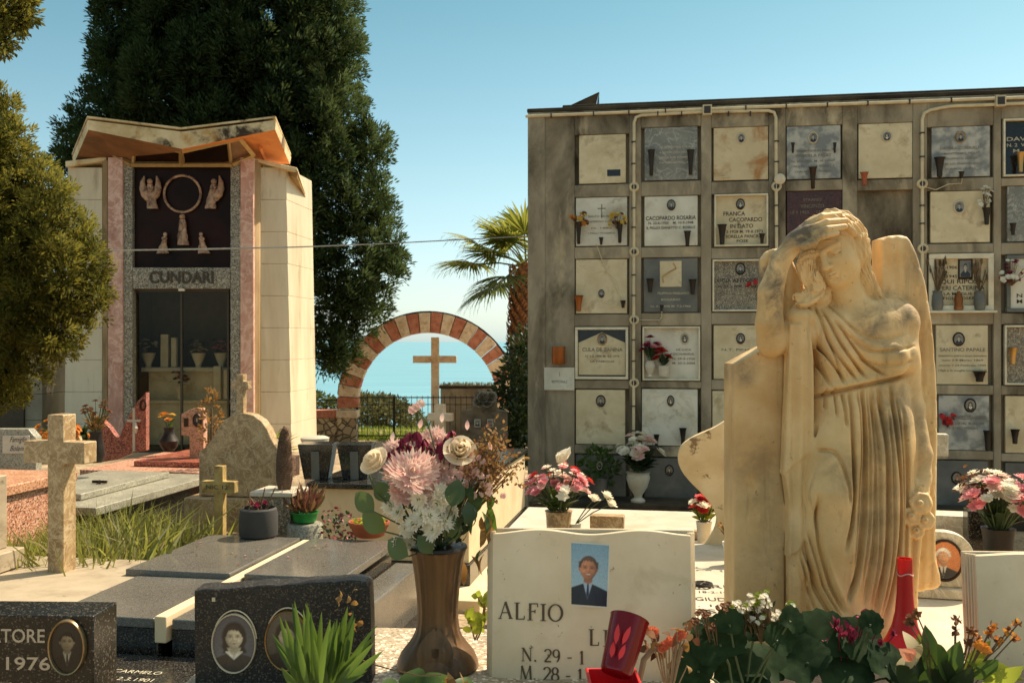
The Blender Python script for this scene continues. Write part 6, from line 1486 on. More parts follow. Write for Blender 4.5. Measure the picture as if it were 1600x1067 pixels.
def carve_angel(h=1.05):
    Fd = Field((-165, -105, -24), (190, 100, 662), h)
    # ---- gown and body
    B = Fd.new()
    Fd.ell(B, s3(1348, 535), (66, 44, 72), 8); Fd.ell(B, s3(1386, 558, -26), (34, 26, 32), 12); Fd.ell(B, s3(1312, 556, -26), (32, 26, 34), 12)
    Fd.ell(B, s3(1352, 622), (70, 46, 66), 12); Fd.ell(B, s3(1348, 705), (80, 54, 95), 14)
    Fd.cone(B, s3(1346, 700), s3(1322, 1010), 78, 98, 14, fy=.62)
    Fd.cone(B, s3(1318, 650, -22), s3(1297, 768, -48), 40, 36, 14); Fd.cone(B, s3(1297, 768, -48), s3(1312, 930, -34), 35, 30, 14); Fd.cone(B, s3(1312, 930, -34), s3(1322, 1000, -44), 30, 40, 12)
    Fd.cone(B, s3(1380, 660, -8), s3(1372, 980, -22), 44, 44, 12)
    Fd.cone(B, s3(1262, 505, -2), s3(1300, 520, -4), 30, 44, 12)           # draped shoulder
    Fd.ell(B, s3(1306, 600, -6), (40, 40, 76), 12); Fd.cone(B, s3(1290, 600, -8), s3(1284, 730, -14), 22, 26, 14); Fd.cone(B, s3(1284, 690, -18), s3(1274, 880, -24), 32, 34, 14); Fd.cone(B, s3(1256, 486, -4), s3(1282, 470, 0), 17, 17, 10)
    Fd.cone(B, s3(1390, 528, 0), s3(1410, 572, 6), 32, 27, 10); Fd.ell(B, s3(1410, 556, 2), (23, 32, 30), 10)             # sleeve folds
    x, z = Fd.ax[0], Fd.ax[2]; D = np.zeros((len(x), len(z)))
    def fold(pts, amp, w, ends=True):
        nonlocal D
        d, t = curve_dist(x, z, smooth(pts)); e = np.clip(np.minimum(t, 1 - t) * 7 + (.25 if ends else 1), 0, 1)
        if amp > 0: amp, w = amp * 1.25, w * .58
        else: amp *= .55
        D += amp * np.exp(-(d / w) ** 2) * e
    for pts, a, w in [
        ([(1316, 612), (1318, 665)], 6, 4), ([(1327, 610), (1326, 700), (1326, 793), (1314, 855)], 9, 5), ([(1348, 604), (1349, 700), (1348, 793), (1337, 880), (1318, 936)], 12, 6),
        ([(1361, 606), (1365, 690), (1366, 760), (1361, 863), (1345, 940)], 8, 5), ([(1373, 604), (1381, 680), (1385, 745), (1382, 850), (1362, 955)], 10, 5.5), ([(1393, 600), (1401, 700), (1407, 776), (1398, 880), (1372, 972)], 9, 5),
        ([(1412, 640), (1418, 720), (1420, 800), (1412, 900), (1395, 975)], 7, 6), ([(1275, 702), (1299, 707), (1314, 750), (1318, 785)], 5, 5),
        ([(1254, 842), (1275, 915), (1303, 972)], 10, 6), ([(1240, 868), (1264, 950), (1275, 985)], 7, 6), ([(1271, 770), (1275, 840), (1292, 905), (1312, 950)], 8, 5),
        ([(1336, 640), (1338, 730), (1334, 800), (1322, 880)], -4, 6), ([(1356, 640), (1358, 740), (1355, 830), (1336, 925)], -5, 6), ([(1377, 660), (1376, 760), (1371, 860), (1354, 950)], -5, 6), ([(1394, 680), (1397, 780), (1390, 870), (1370, 960)], -5, 6), ([(1268, 815), (1282, 863), (1303, 915), (1320, 942)], -7, 5), ([(1320, 942), (1338, 900), (1352, 850)], -4, 6),
        ([(1340, 606), (1341, 700), (1340, 800), (1328, 890)], 5, 3), ([(1355, 606), (1357, 720), (1356, 820), (1342, 920)], 5, 3), ([(1367, 640), (1372, 760), (1370, 860), (1356, 950)], 5, 3), ([(1388, 640), (1393, 740), (1391, 860), (1370, 960)], 5, 3), ([(1306, 606), (1305, 650)], 5, 3), ([(1294, 608), (1291, 640)], 4, 3), ([(1402, 620), (1411, 720), (1413, 820), (1405, 920)], 5, 3), ([(1262, 830), (1282, 905), (1308, 960)], 5, 3), ([(1247, 850), (1268, 930), (1288, 980)], 5, 3),
        # bodice
        ([(1268, 470), (1281, 533), (1322, 598)], 7, 3.4), ([(1280, 474), (1302, 545), (1340, 594)], 7, 3.4), ([(1290, 482), (1318, 545), (1356, 590)], 7, 3.6), ([(1262, 490), (1274, 545), (1300, 604)], 6, 3.4), ([(1300, 540), (1312, 580), (1318, 600)], 5, 3), ([(1306, 500), (1345, 556), (1385, 588)], 6, 3.4),
        ([(1298, 476), (1322, 512), (1368, 541), (1405, 537)], -4, 5), ([(1300, 470), (1330, 510), (1370, 531), (1426, 520)], 4, 4), ([(1318, 520), (1365, 549), (1438, 541)], 2.6, 4), ([(1340, 558), (1380, 572), (1440, 562)], 2.6, 4),
        ([(1270, 614), (1300, 604), (1322, 600), (1345, 598), (1371, 589), (1405, 584), (1432, 576)], -6, 6), ([(1278, 622), (1322, 609), (1371, 599), (1434, 585)], 9, 5)]: fold(pts, a, w)
    wob = 1.2 * np.sin(x[:, None] * .16 + .02 * z[None, :])* np.clip((320 - z[None, :]) / 200, 0, 1); D += wob
    wy = np.clip((12 - Fd.ax[1]) / 24, 0, 1); B += (D[:, None, :] * wy[None, :, None]).astype(np.float32)
    # back of the gown: plain vertical folds
    wb = np.clip((Fd.ax[1] - 8) / 20, 0, 1); B += (3.5 * np.sin(x / 7.0)[:, None, None] * wb[None, :, None] * np.clip((400 - z) / 100, 0, 1)[None, None, :]).astype(np.float32)
    G = B
    # ---- bare shoulder, neck, hanging arm
    A = Fd.new()
    Fd.cone(A, s3(1335, 492, 4), s3(1405, 502, 4), 33, 30, 8); Fd.cone(A, s3(1340, 500, 2), s3(1318, 440, -14), 30, 25, 10); Fd.ell(A, s3(1358, 514, -16), (50, 29, 40), 16)
    Fd.cone(A, s3(1345, 480, 6), s3(1395, 490, 8), 22, 26, 12); Fd.cone(A, s3(1330, 470, -20), s3(1345, 512, -34), 7, 5, 12)
    Fd.chain(A, [s3(1406, 508, 4), s3(1412, 590, 8), s3(1423, 640, 8), s3(1438, 710, -8), s3(1441, 748, -16)], [27, 23.5, 20, 17, 13], 8)
    h_, k_ = G, A; kk = 5.0; t = np.maximum(kk - np.abs(h_ - k_), 0) / kk; G = np.minimum(h_, k_) - t * t * kk * .25
    # hanging hand: palm, four fingers curled round the stems, thumb to the side
    Fd.cone(G, s3(1442, 745, -18), s3(1438, 764, -24), 13, 14, 5, fy=.7)
    for i, (ox, l) in enumerate(((-10, 15), (-4, 18), (3, 18), (9, 14))):
        a = s3(1439 + ox, 768, -27); b = s3(1437 + ox, 768 + l * .7, -36); c = s3(1438 + ox * .8, 768 + l * 1.25, -31); d = s3(1440 + ox * .7, 768 + l * 1.4, -23)
        Fd.chain(G, [a, b, c, d], [4.6, 4.2, 3.8, 3.2], 1.2)
    Fd.chain(G, [s3(1430, 752, -24), s3(1422, 764, -32), s3(1424, 778, -36)], [5.5, 4.8, 3.8], 2)
    # roses held in it
    for (px, py, r, y) in ((1438, 786, 18, -34), (1424, 806, 15, -32), (1445, 812, 15, -28), (1431, 828, 13, -26)):
        Fd.ell(G, s3(px, py, y), (r, r * .85, r), 2)
        for i in range(6):
            a0 = i * 1.05 + px; rr = r * .8
            Fd.cone(G, s3(px + rr * math.cos(a0), py + rr * math.sin(a0), y - r * .45), s3(px + rr * math.cos(a0 + .9), py + rr * math.sin(a0 + .9), y - r * .55), 4.2, 3.4, 1.5)
        Fd.ell(G, s3(px, py, y - r * .95), (5, 4, 5), 1.5); Fd.ell(G, s3(px + 1, py, y - r * 1.25), (2.2, 3, 2.2), .6, op='cut')
    Fd.chain(G, [s3(1434, 830, -22), s3(1430, 880, -20), s3(1426, 940, -20), s3(1424, 990, -24)], [7, 6, 7, 9], 4)
    # ---- raised arm with its elbow on the stele
    Fd.chain(G, [s3(1266, 516, -6), s3(1232, 526, -14), s3(1206, 534, -22)], [27, 25, 22], 6)
    Fd.chain(G, [s3(1206, 536, -26), s3(1202, 505, -32), s3(1204, 456, -38), s3(1219, 408, -46), s3(1240, 381, -55)], [22, 20.5, 18.5, 15, 14], 5)
    # ---- wings
    def groove(x_, z_):
        g = 0 * (x_ + z_)
        for row in range(11):                                  # scalloped feather ends, row under row
            zc = 590 - row * 52
            for cx in range(-120, 200, 26):
                ox = cx + (13 if row % 2 else 0); d = np.sqrt((x_ - ox) ** 2 + ((z_ - zc) / 1.5) ** 2)
                g = g + np.where(z_ < zc, 1.0 * np.exp(-((d - 15) / 2.2) ** 2), 0)
        return g + .6 * np.sin(x_ * .45 + .6 * np.sin(z_ * .03))
    pw_ = lambda pts, y=12: [tuple(s3(p[0], p[1], y)[[0, 2]]) for p in pts]
    Fd.slab(G, pw_(smooth([(1372, 374), (1392, 368), (1418, 370), (1432, 395), (1446, 440), (1456, 500), (1463, 580), (1466, 680), (1464, 780), (1463, 860), (1471, 912), (1452, 922), (1424, 920), (1420, 860), (1418, 700), (1400, 600), (1384, 520), (1374, 450)], 3)), 8, 48, 9, 5, groove)
    Fd.slab(G, pw_(smooth([(1192, 404), (1204, 390), (1224, 388), (1238, 400), (1251, 430), (1266, 462), (1300, 540), (1230, 560), (1200, 520), (1190, 460)], 3)), 14, 46, 8, 4, groove)
    # ---- stele
    Fd.slab(G, pw_([(1147, 1004), (1147, 569), (1196, 543), (1262, 520), (1262, 1004)], -10), -10, 66, 3.5, 3)
    # ---- cloth falling beside the stele in zigzag
    pan = lambda x_, z_: 2.2 * np.sin(x_ * .33) + 1.0 * np.sin(z_ * .03)
    Fd.ell(G, s3(1250, 496, -24), (23, 21, 16), 6); Fd.slab(G, pw_([(1234, 506), (1266, 502), (1271, 560), (1272, 706), (1250, 722), (1226, 742), (1229, 640)], -44), -46, -14, 5, 4, pan)
    Fd.slab(G, pw_([(1226, 738), (1272, 700), (1271, 820), (1248, 862), (1232, 872), (1236, 800)], -42), -43, -12, 5, 3, pan)
    Fd.slab(G, pw_([(1232, 760), (1262, 745), (1262, 1000), (1234, 1000)], -36), -36, -8, 5, 4, pan)
    ed = [s3(1229, 494, -14), s3(1228, 640, -14), s3(1225, 742, -14), s3(1234, 800, -12), s3(1231, 872, -12), s3(1232, 990, -10)]
    for i in range(5): Fd.cone(G, ed[i], ed[i + 1], 5.5, 5.5, 2, 'cut')
    for a, b in (((1272, 620, -40), (1274, 712, -40)), ((1274, 712, -40), (1272, 822, -38)), ((1266, 866, -34), (1258, 985, -36))): Fd.cone(G, s3(*a), s3(*b), 4.5, 4.5, 2, 'cut')
    # ---- head
    c = s3(1305, 393, -12); Uv = np.array([-.42, 0, .9]); Uv /= np.linalg.norm(Uv); Fv = np.array([-.6, -.75, -.28]); Fv -= Uv * (Fv @ Uv); Fv /= np.linalg.norm(Fv); Rv = np.cross(Uv, Fv)
    HM = np.array([Rv, Fv, Uv])
    hp = lambda r, f, u: c + Rv * r + Fv * f + Uv * u
    Hd = Fd.new()
    Fd.ell(Hd, hp(0, 2, 8), (39, 43, 43), 6, M=HM)                                # skull
    Fd.ell(Hd, hp(0, 14, -16), (35, 34, 40), 10, M=HM)                             # face
    Fd.ell(Hd, hp(0, 28, -40), (13, 14, 11), 12, M=HM)                              # chin
    for sx in (-1, 1):
        Fd.ell(Hd, hp(18 * sx, 28, -16), (13, 12, 13), 9, M=HM)                     # cheek
        Fd.ell(Hd, hp(16 * sx, 49.5, 3.5), (12, 13, 8), 6, 'cut', M=HM)             # socket
        Fd.ell(Hd, hp(15.5 * sx, 37.5, 1.5), (8.5, 6.5, 5.6), 2, M=HM)                # lowered lid
        Fd.cone(Hd, hp(9 * sx, 44, -.6), hp(23 * sx, 38, -1.2), 1.3, 1.3, .8, 'cut') # lash line
        Fd.cone(Hd, hp(6 * sx, 45.5, 9.5), hp(25 * sx, 37, 12), 3.4, 2.4, 6)          # brow
    Fd.cone(Hd, hp(0, 46, 8), hp(0, 55, -13), 4.0, 5.0, 4); Fd.ell(Hd, hp(0, 55, -14), (5.4, 5.4, 4.4), 3, M=HM)
    for sx in (-1, 1): Fd.ell(Hd, hp(5.6 * sx, 50.5, -15), (4, 4.6, 3.4), 2.5, M=HM); Fd.ell(Hd, hp(3.2 * sx, 53, -18.4), (1.7, 2.2, 1.6), .8, 'cut', M=HM)
    Fd.cone(Hd, hp(-8, 44, -26.4), hp(8, 44, -26.4), 2.6, 2.6, 3); Fd.ell(Hd, hp(0, 46.8, -25.2), (6, 3.8, 2.8), 2, M=HM); Fd.ell(Hd, hp(0, 45.6, -31), (6.6, 4, 3.2), 2.5, M=HM)
    Fd.cone(Hd, hp(-9.5, 47, -28.0), hp(9.5, 47, -28.0), 1.1, 1.1, 1.0, 'cut'); Fd.ell(Hd, hp(0, 47, -36), (7, 4, 2.4), 3, 'cut', M=HM)
    Fd.ell(Hd, hp(36.5, 4, -6), (5, 8, 11), 4, M=HM)                                   # ear
    kk = 7.0; t = np.maximum(kk - np.abs(G - Hd), 0) / kk; G = np.minimum(G, Hd) - t * t * kk * .25
    # hair: cap plus many waved locks
    Hr = Fd.new()
    Fd.ell(Hr, hp(0, -3, 13), (42, 45, 45), 4, M=HM); Fd.ell(Hr, hp(22, -10, -4), (24, 32, 40), 8, M=HM); Fd.ell(Hr, hp(-24, 0, -6), (22, 32, 38), 8, M=HM)
    Fd.ell(Hr, hp(0, 36, -14), (33.5, 38, 38.5), 5, 'cut', M=HM)
    rs = random.Random(5)
    for sx, n_ in ((1, 15), (-1, 11)):
        for i in range(n_):
            q = i / (n_ - 1); pts = []
            for j in range(9):
                t_ = j / 8; ang = R(10 + 118 * t_); fw = 38 - 62 * q
                rad = 47 + 1.5 * q; wv = 3.6 * math.sin(t_ * 13 + i * 1.9)
                pts.append(hp(sx * (rad * math.sin(ang) * (.96 - .12 * q) + 1.2 * math.sin(i * 3)), fw * (1 - .55 * t_) - 20 * t_ + wv, 14 + rad * math.cos(ang) * .92 + wv * .3))
            Fd.chain(Hr, pts, [4.4 + rs.uniform(-.6, .8)] * 7 + [4.2, 3.4], .7)
    def lock(pts, r0, r1, amp=3, seed=0):
        P_ = smooth([(0, 0, 0)] and pts, 5); P_ = [np.array(p) for p in P_]; q = [s3(p[0] + amp * math.sin(i * 1.25 + seed), p[1] + amp * .5 * math.cos(i * 1.1 + seed), p[2]) for i, p in enumerate(P_)]
        Fd.chain(Hr, q, list(np.linspace(r0, r1, len(q))), .5)
    def tress(pts, rs_, n_, wav, ph):     # a thick fall of hair, combed into waved strands
        T_ = Fd.new(); pp = smooth(pts, 4); rr = np.interp(np.linspace(0, 1, len(pp)), np.linspace(0, 1, len(rs_)), rs_)
        for i in range(len(pp) - 1): Fd.cone(T_, s3(*pp[i]), s3(*pp[i + 1]), rr[i], rr[i + 1], 4)
        D2 = np.zeros((len(x), len(z)))
        for j in range(n_):
            o_ = (j / (n_ - 1) - .5) * 2
            cv = [(p[0] + o_ * rr[i] * .95 + wav * math.sin(i * .75 + ph + o_ * .8), p[1] + .3 * wav * math.cos(i * .75 + ph)) for i, p in enumerate(pp)]
            P3 = [tuple(s3(q[0], q[1], pp[min(i, len(pp) - 1)][2] - rr[min(i, len(pp) - 1)])[[0, 2]]) for i, q in enumerate(cv)]
            d = np.full((len(x), len(z)), 1e9)
            for i in range(len(P3) - 1):
                p0, p1 = np.array(P3[i]), np.array(P3[i + 1]); e = p1 - p0; t = np.clip(((x[:, None] - p0[0]) * e[0] + (z[None, :] - p0[1]) * e[1]) / (e ** 2).sum(), 0, 1)
                d = np.minimum(d, np.hypot(x[:, None] - p0[0] - t * e[0], z[None, :] - p0[1] - t * e[1]))
            D2 += 3.4 * np.exp(-(d / 1.7) ** 2)
        return T_ + np.minimum(D2, 4.5)[:, None, :].astype(np.float32)
    Hr = np.minimum(Hr, tress([(1336, 372, -26), (1342, 400, -24), (1347, 428, -20), (1358, 452, -14), (1372, 472, -8), (1380, 484, -4)], [11, 13, 13, 12, 10, 6], 6, 2.2, 0))
    Hr = np.minimum(Hr, tress([(1276, 366, -30), (1266, 388, -32), (1259, 410, -34), (1263, 432, -33), (1273, 449, -32), (1266, 463, -33), (1252, 471, -33), (1244, 465, -33)], [9, 12, 13.5, 14, 13, 11, 8, 5], 7, 2.6, .6))
    Fd.ell(Hr, s3(1281, 462, -14), (17, 13, 20), 5)
    # fine strands combed from the parting
    X = Fd.ax[0][:, None, None]; Y = Fd.ax[1][None, :, None]; Z = Fd.ax[2][None, None, :]
    sx_ = slice(int((1225 - AX - Fd.lo[0]) / h), int((1400 - AX - Fd.lo[0]) / h)); sz_ = slice(int((AY_ - 500 - Fd.lo[2]) / h), int((AY_ - 320 - Fd.lo[2]) / h))
    X, Z = X[sx_], Z[:, :, sz_]
    q = [(X - c[0]) * v[0] + (Y - c[1]) * v[1] + (Z - c[2]) * v[2] for v in (Rv, Fv, Uv)]
    fl = np.arctan2(q[1], np.sqrt(q[0] ** 2 + np.maximum(q[2] + 20, 0) ** 2) + 12)
    Hr[sx_, :, sz_] += (1.7 * np.sin(fl * 34 + 1.6 * np.sin(q[2] * .12) + .05 * q[2]) + .9 * np.sin(fl * 71 + 1.2 * np.sin(q[2] * .2))).astype(np.float32)
    kk = 2.0; t = np.maximum(kk - np.abs(G - Hr), 0) / kk; G = np.minimum(G, Hr) - t * t * kk * .25
    # ---- hand laid on the brow: palm, four fingers of unequal length, thumb under the brow
    Fd.cone(G, s3(1240, 380, -55), s3(1264, 366, -62), 14, 14, 6, fy=.62); Fd.cone(G, s3(1246, 372, -53), s3(1268, 354, -53), 13, 12, 6, fy=.7); Fd.cone(G, s3(1254, 374, -62), s3(1278, 362, -64), 14, 11, 6, fy=.6)
    for (a, b, cc, r) in (((1262, 350, -54), (1284, 339, -54), (1312, 335.5, -44), 6.0), ((1268, 358, -64), (1292, 348, -67), (1322, 345, -58), 6.2), ((1270, 367, -70), (1292, 358.5, -74), (1320, 354, -68), 6.0), ((1266, 376, -72), (1286, 369, -77), (1308, 364, -74), 5.2)):
        Fd.chain(G, [s3(*a), s3(*b), s3(*cc)], [r * 1.08, r, r * .72], .8)
    Fd.chain(G, [s3(1242, 384, -60), s3(1258, 384, -72), s3(1274, 379, -76)], [7, 5.6, 4.2], 4)
    # plinth under the feet
    Fd.slab(G, pw_([(1145, 1010), (1145, 990), (1432, 990), (1432, 1010)], -60), -66, 68, 3, 3)
    return Fd.mesh(G)
m_angel = None
n = NT('weathered_golden_marble'); v = n.coord('Object')
c = n.mix(n.ramp(n.noise(v, 5, 6, .6), .35, .65), lin(208, 172, 114), lin(227, 196, 144))
c = n.mix(n.ramp(n.noise(v, 2.4, 6, .6, .5), .5, .8), c, lin(192, 142, 82))
def blob(cx, cz, rx, rz_):
    mp = n.n('ShaderNodeMapping'); n.l(n.coord('Object'), mp.inputs[0]); mp.inputs['Location'].default_value = (-cx / rx, 0, -cz / rz_); mp.inputs['Scale'].default_value = (1 / rx, 0.0, 1 / rz_)
    ln = n.n('ShaderNodeVectorMath', operation='LENGTH'); n.l(mp.outputs[0], ln.inputs[0]); return n.ramp(ln.outputs['Value'], .35, 1.15, (1, 1, 1, 1), (0, 0, 0, 1))
stn = n.ramp(n.noise(v, 9, 8, .68, .3), .36, .58)
ANG_STAIN = [(1395, 488, 58, 40, .95), (1196, 440, 26, 120, .9), (1236, 372, 48, 40, .95), (1160, 580, 30, 30, .6), (1345, 508, 36, 44, .8), (1390, 640, 56, 80, .6), (1290, 730, 40, 50, .5), (1440, 400, 30, 60, .5), (1437, 690, 24, 70, .6), (1180, 740, 60, 90, .4), (1400, 545, 50, 30, .6), (1350, 760, 60, 160, .4), (1200, 880, 60, 120, .3)]
for (px, py, rx, rz_, a) in ANG_STAIN:
    mu = n.n('ShaderNodeMath', operation='MULTIPLY'); n.l(blob((px - AX) * AK, (AY_ - py) * AK, rx * AK, rz_ * AK), mu.inputs[0]); n.l(stn, mu.inputs[1])
    m2 = n.n('ShaderNodeMath', operation='MULTIPLY'); n.l(mu.outputs[0], m2.inputs[0]); m2.inputs[1].default_value = a
    c = n.mix(m2.outputs[0], c, lin(92, 84, 70))
c = n.mix(n.ramp(n.noise(v, 34, 6, .7), .64, .72), c, lin(120, 100, 70))
c = n.mix(n.ramp(n.noise(n.coord('Object', (26, 26, 3.2)), 1.0, 6, .6), .58, .78, (0, 0, 0, 1), (.55, .55, .55, 1)), c, lin(120, 98, 66))
n.l(c, n.b.inputs['Base Color']); n.set(rough=.58, spec=.3); n.bump(n.noise(v, 70, 10, .72), .5, .004)
n.b.inputs['Subsurface Weight'].default_value = 0.0
m_angel = n.m
V, Q = carve_angel()
print('angel', len(V), len(Q))
ang = thing('angel_statue', 'golden marble angel leaning on a stele with one hand on her brow', 'statue', P(AX, AY_, ANY))
o = npmesh('figure', V * AK, Q, m_angel, ang, smooth=180, local=True)
# ---------------------------------------------------------------- the graves nearest the camera
FZ = 1.05
t = thing('granite_grave', 'pale granite grave top carrying the bronze vase and the open book stone', 'grave', (0, 2.5, .42))
m = MB(); m.box((-.14, 2.42, .72), (1.32, 1.02, .58), R(-3)); m.build('body', m_ltgr, t, bevel=.006)
m = MB(); m.box((-.14, 2.42, 1.032), (1.36, 1.06, .036), R(-3)); m.build('slab', m_ltgr, t, bevel=.005)
t = thing('marble_grave', 'white marble grave slab with bronze letters between the book stone and the angel', 'grave', (1.1, 3.8, .42))
m = MB(); m.box((1.22, 3.55, .66), (1.42, 2.3, .5), R(-6)); m.build('body', m_creamw, t, bevel=.006)
m = MB(); m.box((1.22, 3.55, .92), (1.46, 2.34, .03), R(-6)); m.build('slab', m_wht, t, bevel=.005)
m = MB()
for i, (px, py, s_, w_) in enumerate(((1112, 918, 'MARIA', .22), (1112, 926, 'N. 18-2-1915', .2), (1110, 938, 'LO GIUDICE', .26), (1112, 947, 'N. 10-3', .2), (1110, 957, 'ROSSO', .26), (1112, 970, 'M. 2', .14))):
    q = PZ(px, py, .9365); txt(m, s_, q, Vector((math.cos(R(-6)), math.sin(R(-6)), 0)), Vector((-math.sin(R(-6)), math.cos(R(-6)), 0)), .05 if i % 2 == 0 else .03, w_)
m.build('lettering', m_ink, t)
q = PZ(1098, 916, .9365); m = MB(); m.tube([q + Vector((.035 * math.cos(a), .035 * math.sin(a), .01)) for a in np.linspace(0, 6.2832, 20)], .006, 6)
for a in (0, 1.05, 2.1): m.tube([q + Vector((.034 * math.cos(a), .034 * math.sin(a), .012)), q - Vector((.034 * math.cos(a), .034 * math.sin(a), -.012))], .004, 5)
m.build('bronze_wheel', m_vase_dk, t)
# wavy headstone of mottled marble behind the angel
Yh = 4.72; kk = Yh / F; c0 = P(1150, 905, Yh)
t = thing('wavy_headstone', 'tall mottled cream marble headstone with a wavy outline, behind the angel', 'headstone', c0)
pts = smooth([(-65, 0), (-65, 34), (-54, 48), (-38, 66), (-30, 90), (-36, 112), (-52, 132), (-70, 150), (-84, 168), (-90, 188), (-84, 207), (-64, 222), (-34, 236), (-6, 254), (14, 266), (60, 262), (110, 230)], 5) + [(120, 100), (110, 0)]
m = MB(); m.prism([(a * kk, b * kk) for a, b in pts], c0, GU, UP, GV, 0, .07); m.build('stone', m_mott, t, smooth=30, bevel=.005)
m = MB(); m.box(c0 + GU * (-2 * kk) + UP * (182 * kk) - GV * .012, (22 * kk, .03, 34 * kk), GA); m.build('bronze_plate', m_rim_dark, t, bevel=.003)
m = MB(); m.box(c0 + GU * .1 - GV * .06 + UP * .03, (.62, .18, .10), GA); m.build('base', m_greygr, t, bevel=.006)
m = MB(); m.box(c0 - GU * .14 - GV * .16 + UP * .02, (.16, .03, .07), GA); m.build('base_block', m_pale, t, bevel=.006)
b = P(1143, 902, 4.3); b.z = .937
t = thing('white_pot', 'small white flowerpot of dry red stems tucked behind the stele', 'pot', b)
MB().lathe([(.026, 0), (.036, .085), (.04, .085), (.04, .098), (.034, .098), (.03, .085)], b, 20).build('pot', plain('white_plastic', lin(220, 214, 200), .5), t)
m = MB()
for i in range(16): p1 = b + Vector((random.uniform(-.05, .04), random.uniform(-.03, .03), random.uniform(.12, .2))); m.tube([b + UP * .09, p1], .003, 4); m.leaf(p1, p1 + rdir() * .03, .007, UP)
m.build('dry_stems', m_leaf_dry, t)
b = P(1100, 812, 5.0); b.z = .95
grave_vase('flower_vase', 'small glass of white and red flowers against the wavy headstone', P(1100, 830, 5.0), [(.03, -.1), (.035, 0), (.04, .05), (.035, .05)], m_pale, 'white lilies with one red flower against the wavy headstone', .14, .08, 16, [WHITE, WHITE, WHITE, RED, PALE], .034, leaves=20, leafm=m_leaf_y)

# ---- open book headstones
def book(t, c, Wd, Ht, thick, rz, tilt, mat, page_bulge=.012, right=True, left=True, halves=(-.5, .5)):
    """open marble book: two swelling pages, stacked page edges at the sides; returns a function placing a point on the page"""
    M = Matrix.Translation(c) @ Matrix.Rotation(rz, 4, 'Z') @ Matrix.Rotation(tilt, 4, 'X')
    def page(u, w):   # u along the width (-.5 .. .5), w up (0..1)
        s = abs(u) * 2
        d = -page_bulge * (max(0, math.sin(min(1, s) * math.pi)) ** 1.6) - .004
        zt = Ht * (1 + (-.012 * math.cos(s * math.pi * 2)) * (w ** 6))
        return M @ Vector((u * Wd, d, w * zt))
    nu, nw = 48, 16; vs = []; fs = []
    us = np.linspace(-.485, .485, nu)
    for iw in range(nw + 1):
        w = (iw / nw) if iw < nw - 1 else (1 - .01 if iw == nw - 1 else 1)
        for u in us: vs.append(page(u, w))
    n0 = len(vs)
    for iw in range(nw):
        for i in range(nu - 1): fs.append((iw * nu + i, iw * nu + i + 1, (iw + 1) * nu + i + 1, (iw + 1) * nu + i))
    # close the page block at the back
    for iw in (0, nw):
        for u in us: p = page(u, iw / nw); q = M.inverted() @ p; q.y = thick * .5; vs.append(M @ q)
    for i in range(nu - 1):
        fs.append((nw * nu + i, nw * nu + i + 1, n0 + nu + i + 1, n0 + nu + i)); fs.append((i + 1, i, n0 + i, n0 + i + 1))
    fs.append(tuple([iw * nu for iw in range(nw + 1)] + [n0 + nu, n0])); fs.append(tuple([iw * nu + nu - 1 for iw in range(nw, -1, -1)] + [n0 + nu - 1, n0 + 2 * nu - 1]))
    m = MB(); m.add(vs, fs); m.build('pages', mat, t, smooth=30, bevel=.002, bseg=2)
    m = MB(); mL = MB()
    for k in range(4):      # leaves fanned under the open pages
        y = thick * (.16 + .17 * k); e = Wd * (.492 + .007 * k)
        for s in ([-1] if left else []) + ([1] if right else []):
            (m if s > 0 else mL).box((0, 0, 0), (.012, thick * .12, Ht * (1.0 - .002 * k)), M=M @ Matrix.Translation((s * (e - .006), y, Ht * .5)))
    for q in (m, mL): q.build('page_edges', mat, t, bevel=.0015)
    m = MB(); m.box((0, 0, 0), (Wd * 1.03, thick * .22, Ht * 1.015), M=M @ Matrix.Translation((0, thick * .92, Ht * .505))); m.build('cover', mat, t, bevel=.004)
    return page, M
m_bookm = stone('aged_white_marble', lin(212, 192, 156), lin(228, 210, 178), 4, 0.42, 0.05, 60, 0.001, stain=(lin(182, 162, 122), 7, .55, .80), stain2=(lin(120, 102, 74), 34, .655, .70))
kB = 2.5 / F
cb = P(925, 1150, 2.5)
t = thing('book_headstone', 'open book headstone of aged white marble with a colour portrait of a smiling man', 'headstone', cb)
Wd = 326 * kB; Ht = (1150 - 836) * kB
pg, MBk = book(t, cb, Wd, Ht, .055, R(-2.5), R(-7), m_bookm)
exB = (MBk.to_3x3() @ Vector((1, 0, 0))); ezB = (MBk.to_3x3() @ Vector((0, 0, 1))); enB = (MBk.to_3x3() @ Vector((0, -1, 0)))
def onpage(px, py):
    """page point seen at a photo position (search along the page)"""
    best = None
    for _ in range(3):
        u0, w0 = best or (0, .6)
    u, w = (px - 925) / 326, (1150 - py) / 314
    for _ in range(12):
        p = pg(u, w); x = 800 + p.x / p.y * F; y = 533.5 - (p.z - H) / p.y * F
        u += (px - x) / 326; w += (y - py) / 314
    return pg(max(-.48, min(.48, u)), w)
